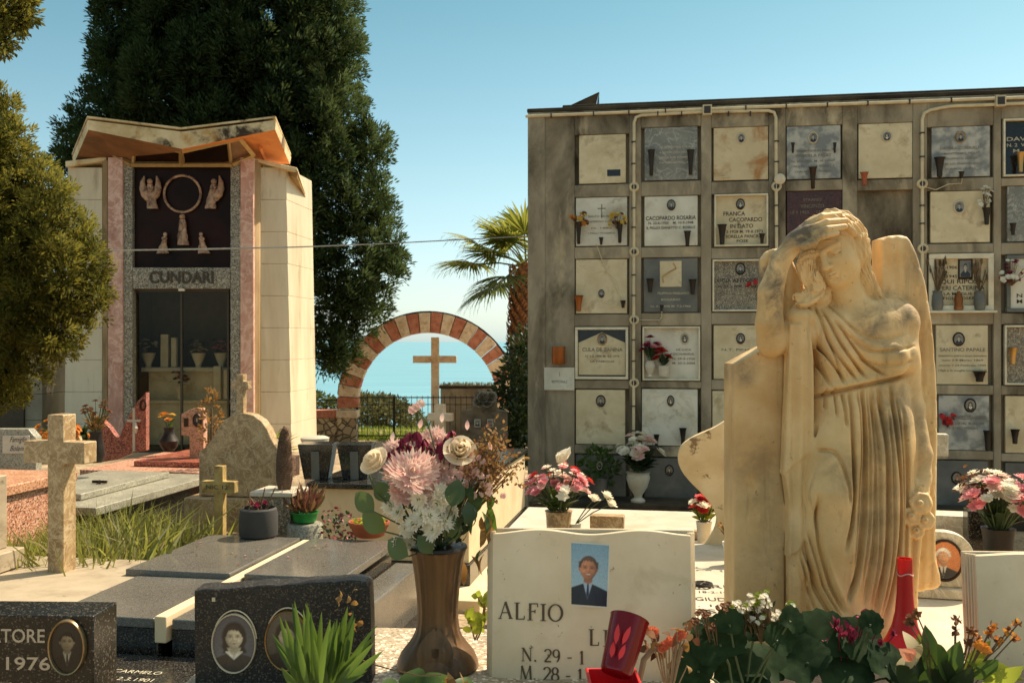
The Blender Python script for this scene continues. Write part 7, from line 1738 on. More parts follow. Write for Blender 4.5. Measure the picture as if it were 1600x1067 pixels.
# serif capitals drawn as thick and thin strokes, raised on the page
def serif(mb, ch, O, ex, ey, en, h, th=.0012, lw=.15):
    """one roman capital or figure of height h; returns its advance"""
    T, t_ = lw * 1.0, lw * .36; Pn = []
    def bar(x0, y0, x1, y1, w):
        d = Vector((x1 - x0, y1 - y0)); L = d.length; n_ = Vector((-d.y, d.x)) / L * w / 2
        Pn.append([(x0 + n_.x, y0 + n_.y), (x0 - n_.x, y0 - n_.y), (x1 - n_.x, y1 - n_.y), (x1 + n_.x, y1 + n_.y)])
    def srf(x, y, w=.17): Pn.append([(x - w, y - .018), (x + w, y - .018), (x + w, y + .018), (x - w, y + .018)])
    def arc(cx, cy, rx, ry, a0, a1, n_=14):
        for i in range(n_):
            a, b = R(a0 + (a1 - a0) * i / n_), R(a0 + (a1 - a0) * (i + 1) / n_)
            f = lambda q: t_ + (T - t_) * abs(math.cos(q)) ** 1.5
            wa, wb = f(a) / 2, f(b) / 2
            Pn.append([(cx + (rx - wa) * math.cos(a), cy + (ry - wa) * math.sin(a)), (cx + (rx + wa) * math.cos(a), cy + (ry + wa) * math.sin(a)), (cx + (rx + wb) * math.cos(b), cy + (ry + wb) * math.sin(b)), (cx + (rx - wb) * math.cos(b), cy + (ry - wb) * math.sin(b))])
    adv = .9
    if ch == 'A': bar(.05, 0, .38, 1, t_); bar(.38, 1, .72, 0, T); bar(.17, .36, .6, .36, t_); srf(.05, .015, .11); srf(.72, .015, .13); adv = .86
    elif ch == 'L': bar(.16, 0, .16, 1, T); bar(.1, .025, .6, .025, t_); bar(.6, 0, .62, .22, t_); srf(.16, .985); adv = .74
    elif ch == 'F': bar(.16, 0, .16, 1, T); bar(.1, .975, .6, .975, t_); bar(.6, 1, .62, .78, t_); bar(.16, .52, .46, .52, t_); bar(.46, .42, .46, .62, t_); srf(.16, .015); adv = .74
    elif ch == 'I': bar(.16, 0, .16, 1, T); srf(.16, .985); srf(.16, .015); adv = .42
    elif ch == 'O': arc(.45, .5, .40, .49, 0, 360, 30); adv = 1.0
    elif ch == 'N': bar(.12, 0, .12, 1, t_); bar(.12, 1, .72, 0, T); bar(.72, 0, .72, 1, t_); srf(.12, .015, .12); srf(.1, .985, .12); srf(.72, .985, .12); adv = .95
    elif ch == 'M': bar(.1, 0, .16, 1, t_); bar(.16, 1, .46, .05, T); bar(.46, .05, .78, 1, t_); bar(.78, 1, .84, 0, T); srf(.1, .015, .11); srf(.84, .015, .13); adv = 1.06
    elif ch == '.': Pn.append([(.08, 0), (.22, 0), (.22, .14), (.08, .14)]); adv = .4
    elif ch == '-': bar(.08, .42, .42, .42, t_ * 1.4); adv = .6
    elif ch == '1': bar(.2, 0, .2, 1, T); bar(.05, .85, .2, 1, t_); srf(.2, .015, .14); adv = .5
    elif ch == '2': arc(.3, .72, .24, .27, 160, -30, 12); bar(.5, .58, .06, .05, T * .8); bar(.06, .05, .56, .05, T * .7); adv = .68
    elif ch == '8': arc(.3, .75, .2, .24, 0, 360, 20); arc(.3, .27, .25, .26, 0, 360, 20); adv = .68
    elif ch == '9': arc(.3, .7, .23, .29, 0, 360, 20); arc(.22, .55, .32, .53, 10, -65, 10); adv = .68
    else: adv = .45
    for q in Pn: mb.prism([(a * h, b * h) for a, b in q], O, ex, ey, en, 0, th)
    return adv * h
def carve(parent, lines):
    m = MB()
    for s_, px, py, hpx, tot in lines:       # text, left px, base line py, height px, total width px
        adv = 0; a = 0
        tmp = MB(); 
        for ch in s_: a += serif(tmp, ch, Vector((0, 0, 0)), (1, 0, 0), UP, (0, -1, 0), 1)
        sc = tot / a; x = px
        for ch in s_:
            o = onpage(x, py + (x - px) * .055); exx = (onpage(x + 6, py) - onpage(x, py)).normalized()
            x += serif(m, ch, o + enB * .0008, exx, ezB, exx.cross(ezB).normalized(), hpx * kB, .0014) / kB * (sc / hpx) if ch != ' ' else .45 * sc
    m.build('lettering', m_letgrey, parent, smooth=0)
m_letgrey = plain('tarnished_letter', lin(88, 74, 52), .5, .3)
carve(t, [('ALFIO', 780, 966, 26, 104), ('LI', 920, 1008, 25, 36), ('N. 29 - 1', 815, 1032, 20, 100), ('M. 28 - 1', 812, 1061, 21, 100)])
def colour_photo():
    o = onpage(918, 897) + enB * .001; kx = kB; hw, hh = 34.5 * kx, 50 * kx
    def rr(a, b, r, n_=5): return [(sx * (a - r) + r * math.cos(q), sy * (b - r) + r * math.sin(q)) for sx, sy, q0 in ((1, 1, 0), (-1, 1, 90), (-1, -1, 180), (1, -1, 270)) for q in [R(q0 + 90 * i / n_) for i in range(n_ + 1)]]
    ex2 = (exB + ezB * -.06).normalized(); ey2 = (ezB + exB * .045).normalized(); en2 = ex2.cross(ey2).normalized(); en2 = en2 if en2.dot(enB) > 0 else -en2
    m = MB(); m.prism(rr(hw, hh, .006), o, ex2, ey2, en2, -.006, .003); p = m.build('colour_portrait', plain('photo_rim', lin(214, 206, 188), .25), t)
    photo_plate('photograph', p, o, ex2, ey2, en2, hw * .93, hh * .95, dict(bg0=(176, 198, 204), bg1=(126, 160, 178), c=(.03, .28), s=.43, hl=.80, skin=(204, 138, 100), hair=(92, 68, 50), coat=(40, 43, 52), shirt=(168, 182, 196), tie=(44, 50, 78), smile=True, colour=True, red=(120, 58, 38), light=1, wide=2.45, litdir=1, vig=.2), oval=False, lift=.0036, nx=72)
colour_photo()
kR = 2.9 / F; cr = P(1690, 1045, 2.9); cr.z = .937
t2 = thing('book_headstone', 'blank white marble book headstone cut off at the picture edge', 'headstone', cr)
book(t2, cr, 322 * kR, .335, .06, R(-3), R(-6), m_bookm)

# ---- black headstones
m_blk = stone('black_headstone_granite', lin(24, 23, 21), lin(36, 34, 30), 10, .25, .05, 70, .001, speck=[(lin(18, 17, 16), 240, .35), (lin(88, 80, 68), 260, .12)])
m_blkrough = stone('rough_hewn_black_granite', lin(26, 24, 21), lin(44, 40, 34), 10, .55, .5, 60, .004, speck=[(lin(14, 13, 12), 300, .35), (lin(84, 76, 62), 320, .12)])
kA = 2.36 / F; a0 = P(146, 1120, 2.36)
t = thing('black_headstone', 'polished black headstone with gold framed oval of a man in a tie', 'headstone', a0)
rzA = R(-2); UA = Vector((math.cos(rzA), math.sin(rzA), 0)); VA = Vector((-math.sin(rzA), math.cos(rzA), 0))
top = P(146, 962, 2.36).z; zb = .93
m = MB(); c = a0 - UA * .35 + VA * .065; m.box((c.x, c.y, (top + zb) / 2), (.70, .13, top - zb), rzA); m.build('stone', m_blk, t, bevel=.003)
def onA(px, py): 
    q = P(px, py, 2.36); s = (q.x - a0.x); return a0 + UA * s + UP * (P(px, py, 2.36).z - a0.z) - VA * .0012
m = MB(); m_silver = plain('silver_letter', lin(170, 166, 154), .35, .5)
txt(m, 'SALVATORE', onA(-6, 1004), UA, UP, 21 * kA, 150 * kA, offset=.012); txt(m, '3-12 1976', onA(-2, 1047), UA, UP, 20 * kA, 158 * kA, offset=.012); txt(m, 'ETERNA', onA(-2, 1085), UA, UP, 18 * kA, 120 * kA, offset=.012)
m.build('lettering', m_silver, t)
m_ph_suit = plain('photo_charcoal', lin(44, 40, 36), .2)
m = MB(); oval_rim(m, onA(106, 1010), UA, UP, -VA, 25.5 * kA, 39 * kA, 4.5 * kA, .012); pr_ = m.build('portrait_frame', plain('aged_brass', lin(150, 128, 92), .35, .8), t)
photo_plate('portrait', pr_, onA(106, 1010), UA, UP, -VA, 26.5 * kA, 40 * kA, dict(bg0=(34, 31, 28), bg1=(52, 48, 42), c=(0, .30), s=.42, skin=(140, 124, 98), hair=(30, 27, 24), coat=(34, 31, 28), shirt=(150, 142, 122), tie=(30, 28, 26), light=-1, red=(60, 50, 40)), lift=.003)
kO = 2.48 / F; o0 = P(440, 1110, 2.48)
t = thing('rough_headstone', 'rough topped black granite headstone with two white rimmed oval portraits', 'headstone', o0); t.location.z = FZ
def rough_stone():
    pts = [(-135, -20), (-137, 188), (-118, 190)]
    for i in range(26): x = -110 + i * 9.2; pts.append((x, 190 + (x + 110) / 240 * 14 + random.uniform(-1.2, 1.2)))
    pts += [(131, 201), (137, 196), (139, 150), (142, -20)]
    m = MB(); m.prism([(a * kO, b * kO) for a, b in pts], o0, (1, 0, 0), UP, (0, 1, 0), 0, .075); m.build('stone', m_blkrough, t, smooth=25, bevel=.004)
rough_stone()
for i, (px, py, rx, ry, w) in enumerate(((366, 1004, 34, 46, True), (449, 1000, 34, 46, False))):
    q = P(px, py, 2.48) + Vector((0, -.001, 0)); m = MB(); oval_rim(m, q, (1, 0, 0), UP, (0, -1, 0), rx * .95 * kO, ry * .96 * kO, rx * .07 * kO, .009); pr_ = m.build('portrait_frame', m_rim_pale if w else m_rim_gold, t)
    photo_plate('portrait', pr_, q, (1, 0, 0), UP, (0, -1, 0), rx * .97 * kO, ry * .98 * kO, dict(bg0=(112, 110, 112), bg1=(84, 84, 90), c=(.02, .28), s=.42, skin=(214, 196, 164), hair=(44, 38, 34), coat=(62, 55, 50), shirt=(222, 212, 190), tie=(40, 40, 40), woman=True, light=-1, red=(110, 88, 70), seed=3) if w else dict(bg0=(70, 64, 56), bg1=(96, 88, 74), c=(.0, .24), s=.40, skin=(176, 160, 132), hair=(38, 33, 28), coat=(58, 50, 42), shirt=(150, 140, 120), tie=(60, 50, 44), woman=True, light=1, red=(90, 72, 56), seed=4), lift=.0025)
    m = MB(); m.tube([q + Vector((rx * 1.02 * kO * math.cos(a) + .002, -.003, ry * 1.12 * kO * math.sin(a))) for a in np.linspace(.15, 2.6, 20)], .0018, 5); m.build('hood_rim', m_rim_pale, t)
m = MB(); m.box(P(334, 936, 2.48) + Vector((0, -.0015, 0)), (.008, .002, .01)); m.build('chip_mark', m_ink_w, t)

# ---- bronze vase and its bouquet
VB = P(684, 1044, 2.6); VB.z = FZ; kV = 2.6 / F
t = thing('bronze_vase', 'tall fluted brown bronze vase with a flaring foot beside the book stone', 'vase', VB)
hV = (1044 - 857) * kV
prof = [(60, 0), (64, .015), (63, .06), (57, .13), (48, .19), (39, .25), (34, .31), (31.5, .40), (31, .50), (33, .64), (36, .78), (40, .92), (43.5, .985), (45, 1.0), (41, 1.0), (38, .94)]
m_vbr = stone('brown_bronze', lin(90, 66, 42), lin(122, 92, 60), 7, .42, .25, 22, .003, stain=(lin(52, 40, 28), 6, .48, .68), stain2=(lin(158, 124, 86), 9, .62, .75), metal=.3, aniso=(1, 1, .35))
MB().lathe([(r * kV, z * hV) for r, z in prof], VB, 96, wob=lambda k, a: (.022 * math.cos(16 * a) if 5 <= k <= 12 else 0)).build('vase_body', m_vbr, t, smooth=60)
MB().lathe([(44 * kV, hV * .985), (46.5 * kV, hV), (45 * kV, hV * 1.02), (41 * kV, hV * 1.015)], VB, 48).build('dark_lip', m_vase_dk, t)
m = MB()
for s in (-1, 1): m.leaf(VB + Vector((s * .03, -.095, .01)), VB + Vector((s * .004, -.062, .12)), .028, (0, -1, .3), .08, 5)
m.build('leaf_ornament', m_vbr, t)
bq = thing('bouquet', 'large fading bouquet of cream roses, pink chrysanthemums and dry sprigs in the bronze vase', 'flowers', VB + UP * hV)
def bp(px, py, y=0): return P(px, py, 2.6 + y)
mouth = VB + UP * (hV * .97)
ms = MB()
def head(fn, px, py, y, nrm, *a, **k): 
    c = bp(px, py, y); stem_to(ms, mouth + Vector(((c.x - mouth.x) * .2, y * .2, 0)), c - unit(nrm) * .01, .003); return c
for (px, py, y, r, n_) in ((587, 722, -.04, .029, (-.4, -.5, .5)), (718, 706, -.02, .031, (.1, -.7, .5))): m = MB(); rose(m, head(rose, px, py, y, n_), n_, r); m.build('cream_rose', m_fl_cream, bq, smooth=60)
ml = [(642, 742, -.07, .068, PALE), (668, 770, -.05, .05, PALE), (690, 738, 0, .05, PALE), (655, 705, .04, .05, PALE), (680, 690, .05, .045, PALE), (615, 705, .05, .035, PALE), (622, 740, -.03, .045, PALE), (700, 760, -.02, .045, PALE), (632, 770, -.05, .045, PALE), (735, 735, .04, .036, PALE), (660, 735, -.03, .05, PALE)]
for px, py, y, r, k in ml:
    n_ = Vector((random.uniform(-.3, .3), -.8, .5)); m = MB(); bloom(m, head(0, px, py, y, n_), n_, r, 38, 8, 1.2, .12, mi=0, jag=.16); m.build('pink_chrysanthemum', m_fl_pale, bq, smooth=0)
m = MB()
for px, py, y, r in ((684, 786, -.07, .042), (660, 806, -.08, .036), (646, 818, -.07, .034), (622, 800, -.04, .03), (634, 826, -.05, .03), (676, 828, -.08, .036), (668, 846, -.06, .03), (610, 790, -.02, .03), (706, 800, -.04, .03), (640, 850, -.03, .028), (695, 815, -.06, .032), (690, 770, -.07, .034), (672, 806, -.09, .034), (654, 780, -.08, .032), (626, 845, -.04, .026)):
    n_ = Vector((random.uniform(-.5, .5), -.8, random.uniform(-.1, .5))); m = MB(); bloom(m, head(0, px, py, y, n_), n_, r * .86, 22, 4, .9, .14, mi=0, cmi=1, jag=.22); m.build('white_chrysanthemum', [m_fl_white, m_leaf_y], bq, smooth=0)
m = MB()
for i in range(52):
    px, py = random.choice(((628, 700), (640, 682), (672, 690), (650, 688), (692, 682), (600, 696), (700, 694), (720, 686), (668, 708))); px += random.uniform(-14, 14); py += random.uniform(-10, 12); c = bp(px, py, random.uniform(-.02, .06))
    for j in range(8): m.leaf(c, c + Vector((random.uniform(-.016, .016), random.uniform(-.016, .006), -random.uniform(.012, .036))), .006, rdir(), .1, 4)
    stem_to(ms, mouth, c, .002)
m.build('wine_petals', m_fl_wine, bq, smooth=0)
m = MB(); md = MB()
for i in range(150):      # dry sprigs to the right
    px, py = 762 + random.gauss(0, 22), 722 + random.gauss(0, 24); c = bp(px, py, random.uniform(-.03, .1))
    if random.random() < .3: stem_to(md, mouth + Vector((.02, 0, 0)), c, .0016)
    for j in range(6): q = c + rdir() * .014; m.mi(0 if random.random() < .62 else 1); m.leaf(q, q + rdir() * random.uniform(.008, .02), .004, rdir(), .1, 3)
for i in range(26):
    px, py = 748 + random.gauss(0, 18), 735 + random.gauss(0, 22); bloom(m, bp(px, py, -.02), rdir() + Vector((0, -1, .5)), .011, 7, 2, .8, .35, mi=2)
m.build('dry_sprigs', [m_leaf_dry, m_fl_brown, m_fl_pale], bq, smooth=0); md.build('dry_stems', m_stem_dry, bq)
mg = MB()
for (px, py, y, r, n_) in ((570, 784, -.03, 22, (-.3, -1, .2)), (584, 816, -.05, 23, (-.2, -1, .1)), (622, 856, -.05, 24, (-.5, -.8, .2)), (711, 770, -.08, 22, (.1, -1, .3)), (598, 768, -.01, 20, (-.3, -1, .4)), (664, 850, -.08, 18, (.2, -1, .1)), (690, 800, -.02, 20, (.3, -1, 0)), (706, 826, -.05, 22, (.4, -1, 0)), (732, 800, -.03, 20, (.5, -.8, .2)), (640, 776, 0, 22, (0, -1, .2))):
    c = bp(px, py, y); nv = unit(n_); a, b, _ = frame_of(nv); d = unit((c - mouth) * .7 + Vector((0, 0, .02))); d = (d - nv * d.dot(nv)).normalized()
    mg.leaf(c - d * r * kV, c + d * r * kV, r * .72 * kV, nv, .06, 7, .45, .12); stem_to(ms, mouth, c - d * r * kV, .0022)
mg.build('round_leaves', leafmat('eucalyptus_leaf', (.035, .07, .025, 1), (.09, .13, .03, 1), .3, .4, (.2, .26, .04, 1), spec=.5), bq, smooth=60)
mg = MB()
for i in range(30):
    px, py = random.uniform(715, 772), random.uniform(745, 875); c = bp(px, py, random.uniform(-.05, .05)); mg.mi(0 if py < 800 or random.random() < .4 else 1); mg.leaf(c, c + Vector((random.uniform(-.015, .02), random.uniform(-.02, .02), -random.uniform(.03, .07))), .011, rdir(), .2, 5)
for i in range(60): px, py = random.uniform(645, 722), random.uniform(820, 858); c = bp(px, py, random.uniform(-.06, .04)); mg.mi(2); mg.leaf(c, c + Vector((random.uniform(-.03, .03), random.uniform(-.03, .01), random.uniform(-.01, .05))), .006, rdir(), .2, 4)
mg.build('hanging_leaves', [m_leaf_g, m_leaf_dry, m_leaf_dk], bq, smooth=60)
c = bp(650, 636, .02); m = MB()
for d in ((0, 0, 0), (.012, 0, .008), (-.01, .004, -.008)): bloom(m, c + Vector(d), (0, -1, .6), .014, 7, 2, .6, .4, mi=0)
for q in ((612, 690), (690, 660), (655, 670), (730, 672)): m.leaf(bp(*q), bp(q[0] + random.uniform(-6, 6), q[1] - 16), .006, (0, -1, 0))
m.build('small_pink_flower', m_fl_pale, bq, smooth=0); ms.tube([mouth, bp(690, 740, .02), bp(668, 660, .02), c], .0018, 5)
ms.tube([mouth, bp(587, 770, -.03), bp(577, 742, -.03)], .003, 5)
ms.build('stems', m_stem, bq)

# ---- strap leaved bulbs in front of the rough headstone
b0 = P(500, 1085, 2.22); b0.z = FZ
t = thing('bulb_plant', 'clump of bright green strap leaved bulbs in front of the oval portraits', 'plant', b0); kL = 2.22 / F
m = MB()
for (bx, by, tx, ty, y) in ((478, 1072, 436, 952, 0), (480, 1072, 466, 930, .03), (488, 1075, 480, 935, 0), (492, 1072, 492, 945, -.02), (500, 1075, 508, 955, .02), (496, 1078, 518, 970, -.02), (505, 1075, 545, 960, .03), (510, 1075, 538, 975, 0), (515, 1072, 575, 985, 0), (520, 1070, 598, 978, .02), (520, 1075, 592, 1004, -.02), (515, 1078, 565, 1030, -.03), (485, 1078, 452, 985, -.02), (476, 1075, 430, 990, .02), (505, 1078, 500, 1000, -.03), (490, 1078, 470, 1005, -.03), (512, 1072, 552, 948, .03), (498, 1070, 486, 922, .04), (470, 1078, 448, 1020, -.03), (518, 1075, 545, 1008, -.02), (530, 1070, 560, 965, .03), (508, 1075, 526, 940, .02)) * 2:
    bx += random.uniform(-9, 9); tx += random.uniform(-12, 12); ty += random.uniform(-6, 26); y += random.uniform(-.03, .03)
    p0, p1 = P(bx, by, 2.22 + y), P(tx, ty, 2.22 + y * 1.6); m.leaf(p0, p1, random.uniform(4.2, 6.4) * kL, Vector((random.uniform(-.4, .4), -1, .2)), random.uniform(-.07, .09), 8, .42, .45)
m.build('leaves', leafmat('bulb_leaf', (.03, .07, .014, 1), (.07, .13, .026, 1), .38, .4, (.22, .34, .04, 1), spec=.4), t, smooth=60)
m = MB()
for i in range(7): m.ell(b0 + Vector((random.uniform(-.05, .05), random.uniform(-.04, .04), .012)), (.016, .016, .026), 10, 7)
m.build('bulbs', stone('bulb_skin', (.25, .15, .07, 1), (.4, .28, .15, 1), 30, .7), t)
m = MB()
for i in range(14): p = P(random.uniform(520, 570), random.uniform(925, 990), 2.3); m.leaf(p, p + Vector((random.uniform(-.02, .02), 0, random.uniform(-.05, .03))), .007, rdir(), .3, 4)
m.build('dry_leaves', m_leaf_dry, t, smooth=0)
# low leafy plant at the foot of the vase, bramble and weeds
def rosette(name, label, c, r, n_, mat, cat='plant', up=(.2, .9), wd=.32, fold=.2, bend=.15, extra=None, jag=.25):
    t = thing(name, label, cat, c); m = MB()
    for i in range(n_):
        a = random.uniform(0, 6.28); e = random.uniform(*up); L = r * random.uniform(1 - jag, 1 + jag); d = Vector((math.cos(a) * math.cos(e), math.sin(a) * math.cos(e), math.sin(e))) * L; s = Vector(c) + d * .25 + Vector((0, 0, .02)); m.leaf(s, s + d, L * wd, UP + rdir() * .35, bend, 6, .5, fold)
    m.build('leaves', mat, t, smooth=60)
    return t
c = P(640, 1078, 2.25); c.z = FZ; rosette('leafy_plant', 'low dark green crinkled leaves at the foot of the bronze vase', c, .075, 26, m_leaf_g, up=(.1, .9), wd=.4)
c = P(712, 1072, 2.2); c.z = FZ; t = rosette('leafy_plant', 'fresh green leaves with a brown withered flower between vase and book', c, .07, 22, m_leaf_g, up=(.2, 1.1), wd=.36)
m = MB()
for i in range(9): m.leaf(c + UP * .06, c + UP * .09 + rdir() * .035, .012, rdir(), .2, 4)
m.build('withered_flower', m_leaf_dry, t, smooth=0)
c = P(742, 1010, 2.75); c.z = FZ
t = thing('weed', 'thin weed with small yellow green leaves growing up beside the book stone', 'plant', c); m = MB(); ml = MB()
for pts in ([(742, 1000), (752, 975), (756, 950), (746, 932)], [(742, 1000), (738, 985), (734, 970), (730, 968)], [(745, 1000), (752, 985), (758, 970), (757, 945)]):
    q = [P(x, y, 2.75) for x, y in pts]; m.tube(q, .0022, 5)
    for p in q[1:]:
        for j in range(3): ml.leaf(p, p + Vector((random.uniform(-.035, .035), random.uniform(-.02, .02), random.uniform(-.01, .04))), .009, (0, -1, .4), .1, 4)
m.build('stem', m_stem_dry, t); ml.build('leaves', m_leaf_y, t, smooth=60)
m = MB(); m.tube([P(545, 1018, 2.3), P(572, 1034, 2.25), P(610, 1045, 2.2), P(655, 1055, 2.15), P(690, 1054, 2.15)], .0016, 5); m.build('dry_twig', m_stem_dry, label='thin pale dry twig arching from the bulbs to the vase foot', cat='twig')

# ---- red square pot with a red grave light
b = P(958, 1092, 2.22); b.z = FZ + .002; kP = 2.22 / F
m_redp = stone('red_plastic', lin(178, 28, 34), lin(200, 40, 44), 10, .35, .03, 40, .001, stain=(lin(140, 26, 30), 9, .55, .8))
t = thing('red_pot', 'square red plastic pot in front of the book stone', 'pot', b)
def squarepot(b, w0, w1, h, th, mat, t):
    m = MB(); c = lambda w, z: [Vector((b.x - w, b.y - w, b.z + z)), Vector((b.x + w, b.y - w, b.z + z)), Vector((b.x + w, b.y + w, b.z + z)), Vector((b.x - w, b.y + w, b.z + z))]
    vs = c(w0, 0) + c(w1, h * .84) + c(w1 * 1.07, h * .86) + c(w1 * 1.1, h) + c(w1 * .98, h) + c(w1 * .9, h * .4); fs = [(3, 2, 1, 0), (20, 21, 22, 23)]
    for k in range(5):
        for i in range(4): fs.append((k * 4 + i, k * 4 + (i + 1) % 4, (k + 1) * 4 + (i + 1) % 4, (k + 1) * 4 + i))
    m.add(vs, fs); return m.build('pot_body', mat, t, bevel=.002)
squarepot(b, 30 * kP, 37 * kP, 72 * kP, .004, m_redp, t)
n = NT('red_glass'); n.b.inputs['Base Color'].default_value = (.17, .004, .008, 1); n.set(rough=.15, trans=.2, ior=1.4, spec=.5); m_redglass = n.m
t = thing('grave_light', 'tilted red glass grave light tube standing in the red square pot', 'grave light', P(965, 1030, 2.22))
a, c = P(962, 1052, 2.20), P(984, 966, 2.265); d = (c - a); M = Vector((0, 0, 1)).rotation_difference(d).to_matrix()
MB().lathe([(23 * kP, 0), (25 * kP, d.length * .05), (31 * kP, d.length * .97), (32 * kP, d.length), (29 * kP, d.length), (24 * kP, d.length * .1)], a, 32, M).build('tube', m_redglass, t)
m = MB(); en = Vector((-.05, -1, .12)).normalized(); ex_ = d.normalized().cross(en).normalized() * -1
for (px, py, s, an) in ((964, 990, .046, .12), (979, 992, .046, -.18), (957, 1014, .036, .1), (972, 1018, .038, -.15)):
    q = P(px, py, 2.22 - 31 * kP * .93); dd = (d.normalized() * math.cos(an) + ex_ * math.sin(an)); m.leaf(q - dd * s * .5, q + dd * s * .5, .006, en, .0, 4)
m.build('flame_pattern', plain('bright_red_paint', lin(176, 26, 26), .4), t)
# ---- plants crowded along the lower right edge
m_plt = plain('dark_planter', lin(38, 36, 33), .7, bump=.2)
t = thing('planter_trough', 'long dark planter trough under the plants at the angel\'s feet', 'planter', (1.0, 2.5, FZ - .1))
m = MB(); m.box((.98, 2.52, .93), (1.15, .42, .16), R(-3)); m.build('trough', m_plt, t, bevel=.01)
m = MB(); m.box((.98, 2.52, 1.012), (1.09, .36, .01), R(-3)); m.build('soil', m_soil, t)
SZ = 1.015
c = P(1045, 1075, 2.3); c.z = FZ + .01
t = thing('dried_plant', 'dried brown plant with coral orange flowers beside the red pot', 'plant', c); m = MB(); mm = MB(); ms = MB()
ms.tube([P(1000, 1062, 2.3), P(1006, 1030, 2.3), P(1020, 1014, 2.3), P(1036, 1014, 2.3)], .007, 8)
for (px, py) in ((1015, 985), (1022, 986), (1040, 1008), (1034, 1012), (1066, 990), (1060, 994), (1046, 1002)): bloom(mm, P(px, py, 2.28), (random.uniform(-.3, .3), -1, .4), .013, 9, 3, .8, .35, mi=0); ms.tube([c + UP * .01, P(px, py, 2.28)], .0018, 4)
for i in range(30):
    p = P(random.uniform(1010, 1085), random.uniform(968, 1040), 2.3 + random.uniform(-.04, .04)); m.mi(random.choice((0, 1, 1))); m.leaf(p, p + Vector((random.uniform(-.03, .03), random.uniform(-.02, .02), random.uniform(-.02, .03))), .011, rdir(), .3, 5)
    if i % 3 == 0: ms.tube([c, p], .0015, 4)
m.build('dry_leaves', [m_leaf_dry, m_fl_brown], t, smooth=60); mm.build('flower_heads', leafmat('coral_petal', (.7, .16, .08, 1), (.75, .25, .12, 1), .4), t, smooth=0); ms.build('stems', plain('grey_stalk', lin(140, 122, 96), .8), t)
def big_leaf_plant(name, label, leaves, Y, mat, flowers=None, base=None):
    """broad scalloped leaves placed one by one; (px, py, radius px, normal)"""
    b = P(base[0], base[1], Y); b.z = SZ; t = thing(name, label, 'plant', b); m = MB(); ms = MB(); k = Y / F
    for (px, py, r, n_, up) in leaves:
        y = Y + random.uniform(-.05, .05); c = P(px, py, y); nv = unit(n_); a, bb, _ = frame_of(nv); th0 = up
        vs = [c - nv * .004]; N_ = 40
        for ring in (.5, 1.0):
            for i in range(N_):
                th = 2 * math.pi * i / N_; q = (1 + (.05 * math.cos(13 * th) if ring == 1 else 0)) * (1 - .28 * max(0, math.cos(th - th0)) ** 6) * (1 + .15 * math.cos(th - th0 + math.pi)); rr = r * k * ring * q
                vs.append(c + (a * math.cos(th) + bb * math.sin(th)) * rr + nv * (r * k * (.10 * ring ** 2 * math.cos(3 * th + px) + .05 * ring)))
        fs = [(0, 1 + i, 1 + (i + 1) % N_) for i in range(N_)] + [(1 + i, 1 + N_ + i, 1 + N_ + (i + 1) % N_, 1 + (i + 1) % N_) for i in range(N_)]
        m.add(vs, fs); ms.tube([b + Vector((random.uniform(-.02, .02), random.uniform(-.02, .02), 0)), b.lerp(c, .6) + UP * .01, c], .003, 5)
    m.build('leaves', mat, t, smooth=60); ms.build('stems', m_stem, t)
    return t, b
m_cyc = leafmat('dark_scalloped_leaf', (.009, .022, .009, 1), (.022, .040, .014, 1), .10, .7, (.05, .10, .02, 1), spec=.06, clump=((.028, .05, .02, 1), 26))
t, b = big_leaf_plant('kalanchoe', 'dark kalanchoe with clusters of small white and yellow flowers in front of the stele', [(1125, 1006, 44, (-.2, -.7, .6), 2.2), (1190, 1040, 40, (.1, -.6, .8), 1.2), (1090, 1048, 40, (-.3, -.7, .5), 2.8), (1215, 1000, 26, (.3, -.8, .4), .6), (1160, 1062, 44, (0, -.8, .5), 1.6), (1235, 970, 22, (.4, -.8, .3), .8), (1180, 985, 26, (0, -.8, .5), 1.5), (1140, 975, 22, (-.2, -.9, .4), 1.5)], 2.42, m_cyc, base=(1160, 1080))
m = MB(); ms = MB(); mb_ = MB()
for (px, py, n_, r) in ((1155, 952, 8, 13), (1178, 942, 14, 16), (1198, 940, 14, 16), (1187, 932, 10, 12), (1180, 962, 10, 14), (1212, 965, 8, 12), (1165, 945, 7, 10), (1235, 945, 6, 7), (1130, 950, 6, 12), (1100, 962, 6, 12), (1082, 966, 5, 9), (1112, 980, 6, 10)):
    for i in range(n_):
        p = P(px + random.gauss(0, r * .5), py + random.gauss(0, r * .4), 2.42 + random.uniform(-.03, .03)); k = (2 if px < 1135 else (1 if random.random() < .25 else 0)); bloom(m, p, (random.uniform(-.4, .4), -.6, .8), .0085, 5, 2, .5, .5, mi=k); ms.tube([P(px + 10, py + 45, 2.42), p], .0012, 4)
    for i in range(5): q = P(px + random.gauss(0, r * .7), py + random.uniform(2, 18), 2.42); mb_.leaf(q, q + rdir() * .018, .005, UP, .1, 3)
m.build('flower_heads', [m_fl_white, m_leaf_y, m_fl_brown], t, smooth=0); ms.build('flower_stalks', m_stem_dry, t); mb_.build('small_leaves', m_leaf_dk, t, smooth=0)
t, b = big_leaf_plant('cyclamen', 'dark cyclamen with crimson buds at the feet of the angel', [(1290, 1000, 46, (-.1, -.7, .6), 1.8), (1345, 1010, 44, (.3, -.7, .6), 1.0), (1260, 1035, 42, (-.3, -.6, .7), 2.4), (1320, 1048, 46, (0, -.6, .8), 1.6), (1385, 1040, 40, (.4, -.6, .6), .7), (1240, 995, 24, (-.3, -.8, .5), 2.2), (1360, 975, 20, (.1, -.9, .4), 1.2), (1410, 1055, 36, (.3, -.7, .6), 1)], 2.5, m_cyc, base=(1320, 1082))
m = MB(); ms = MB()
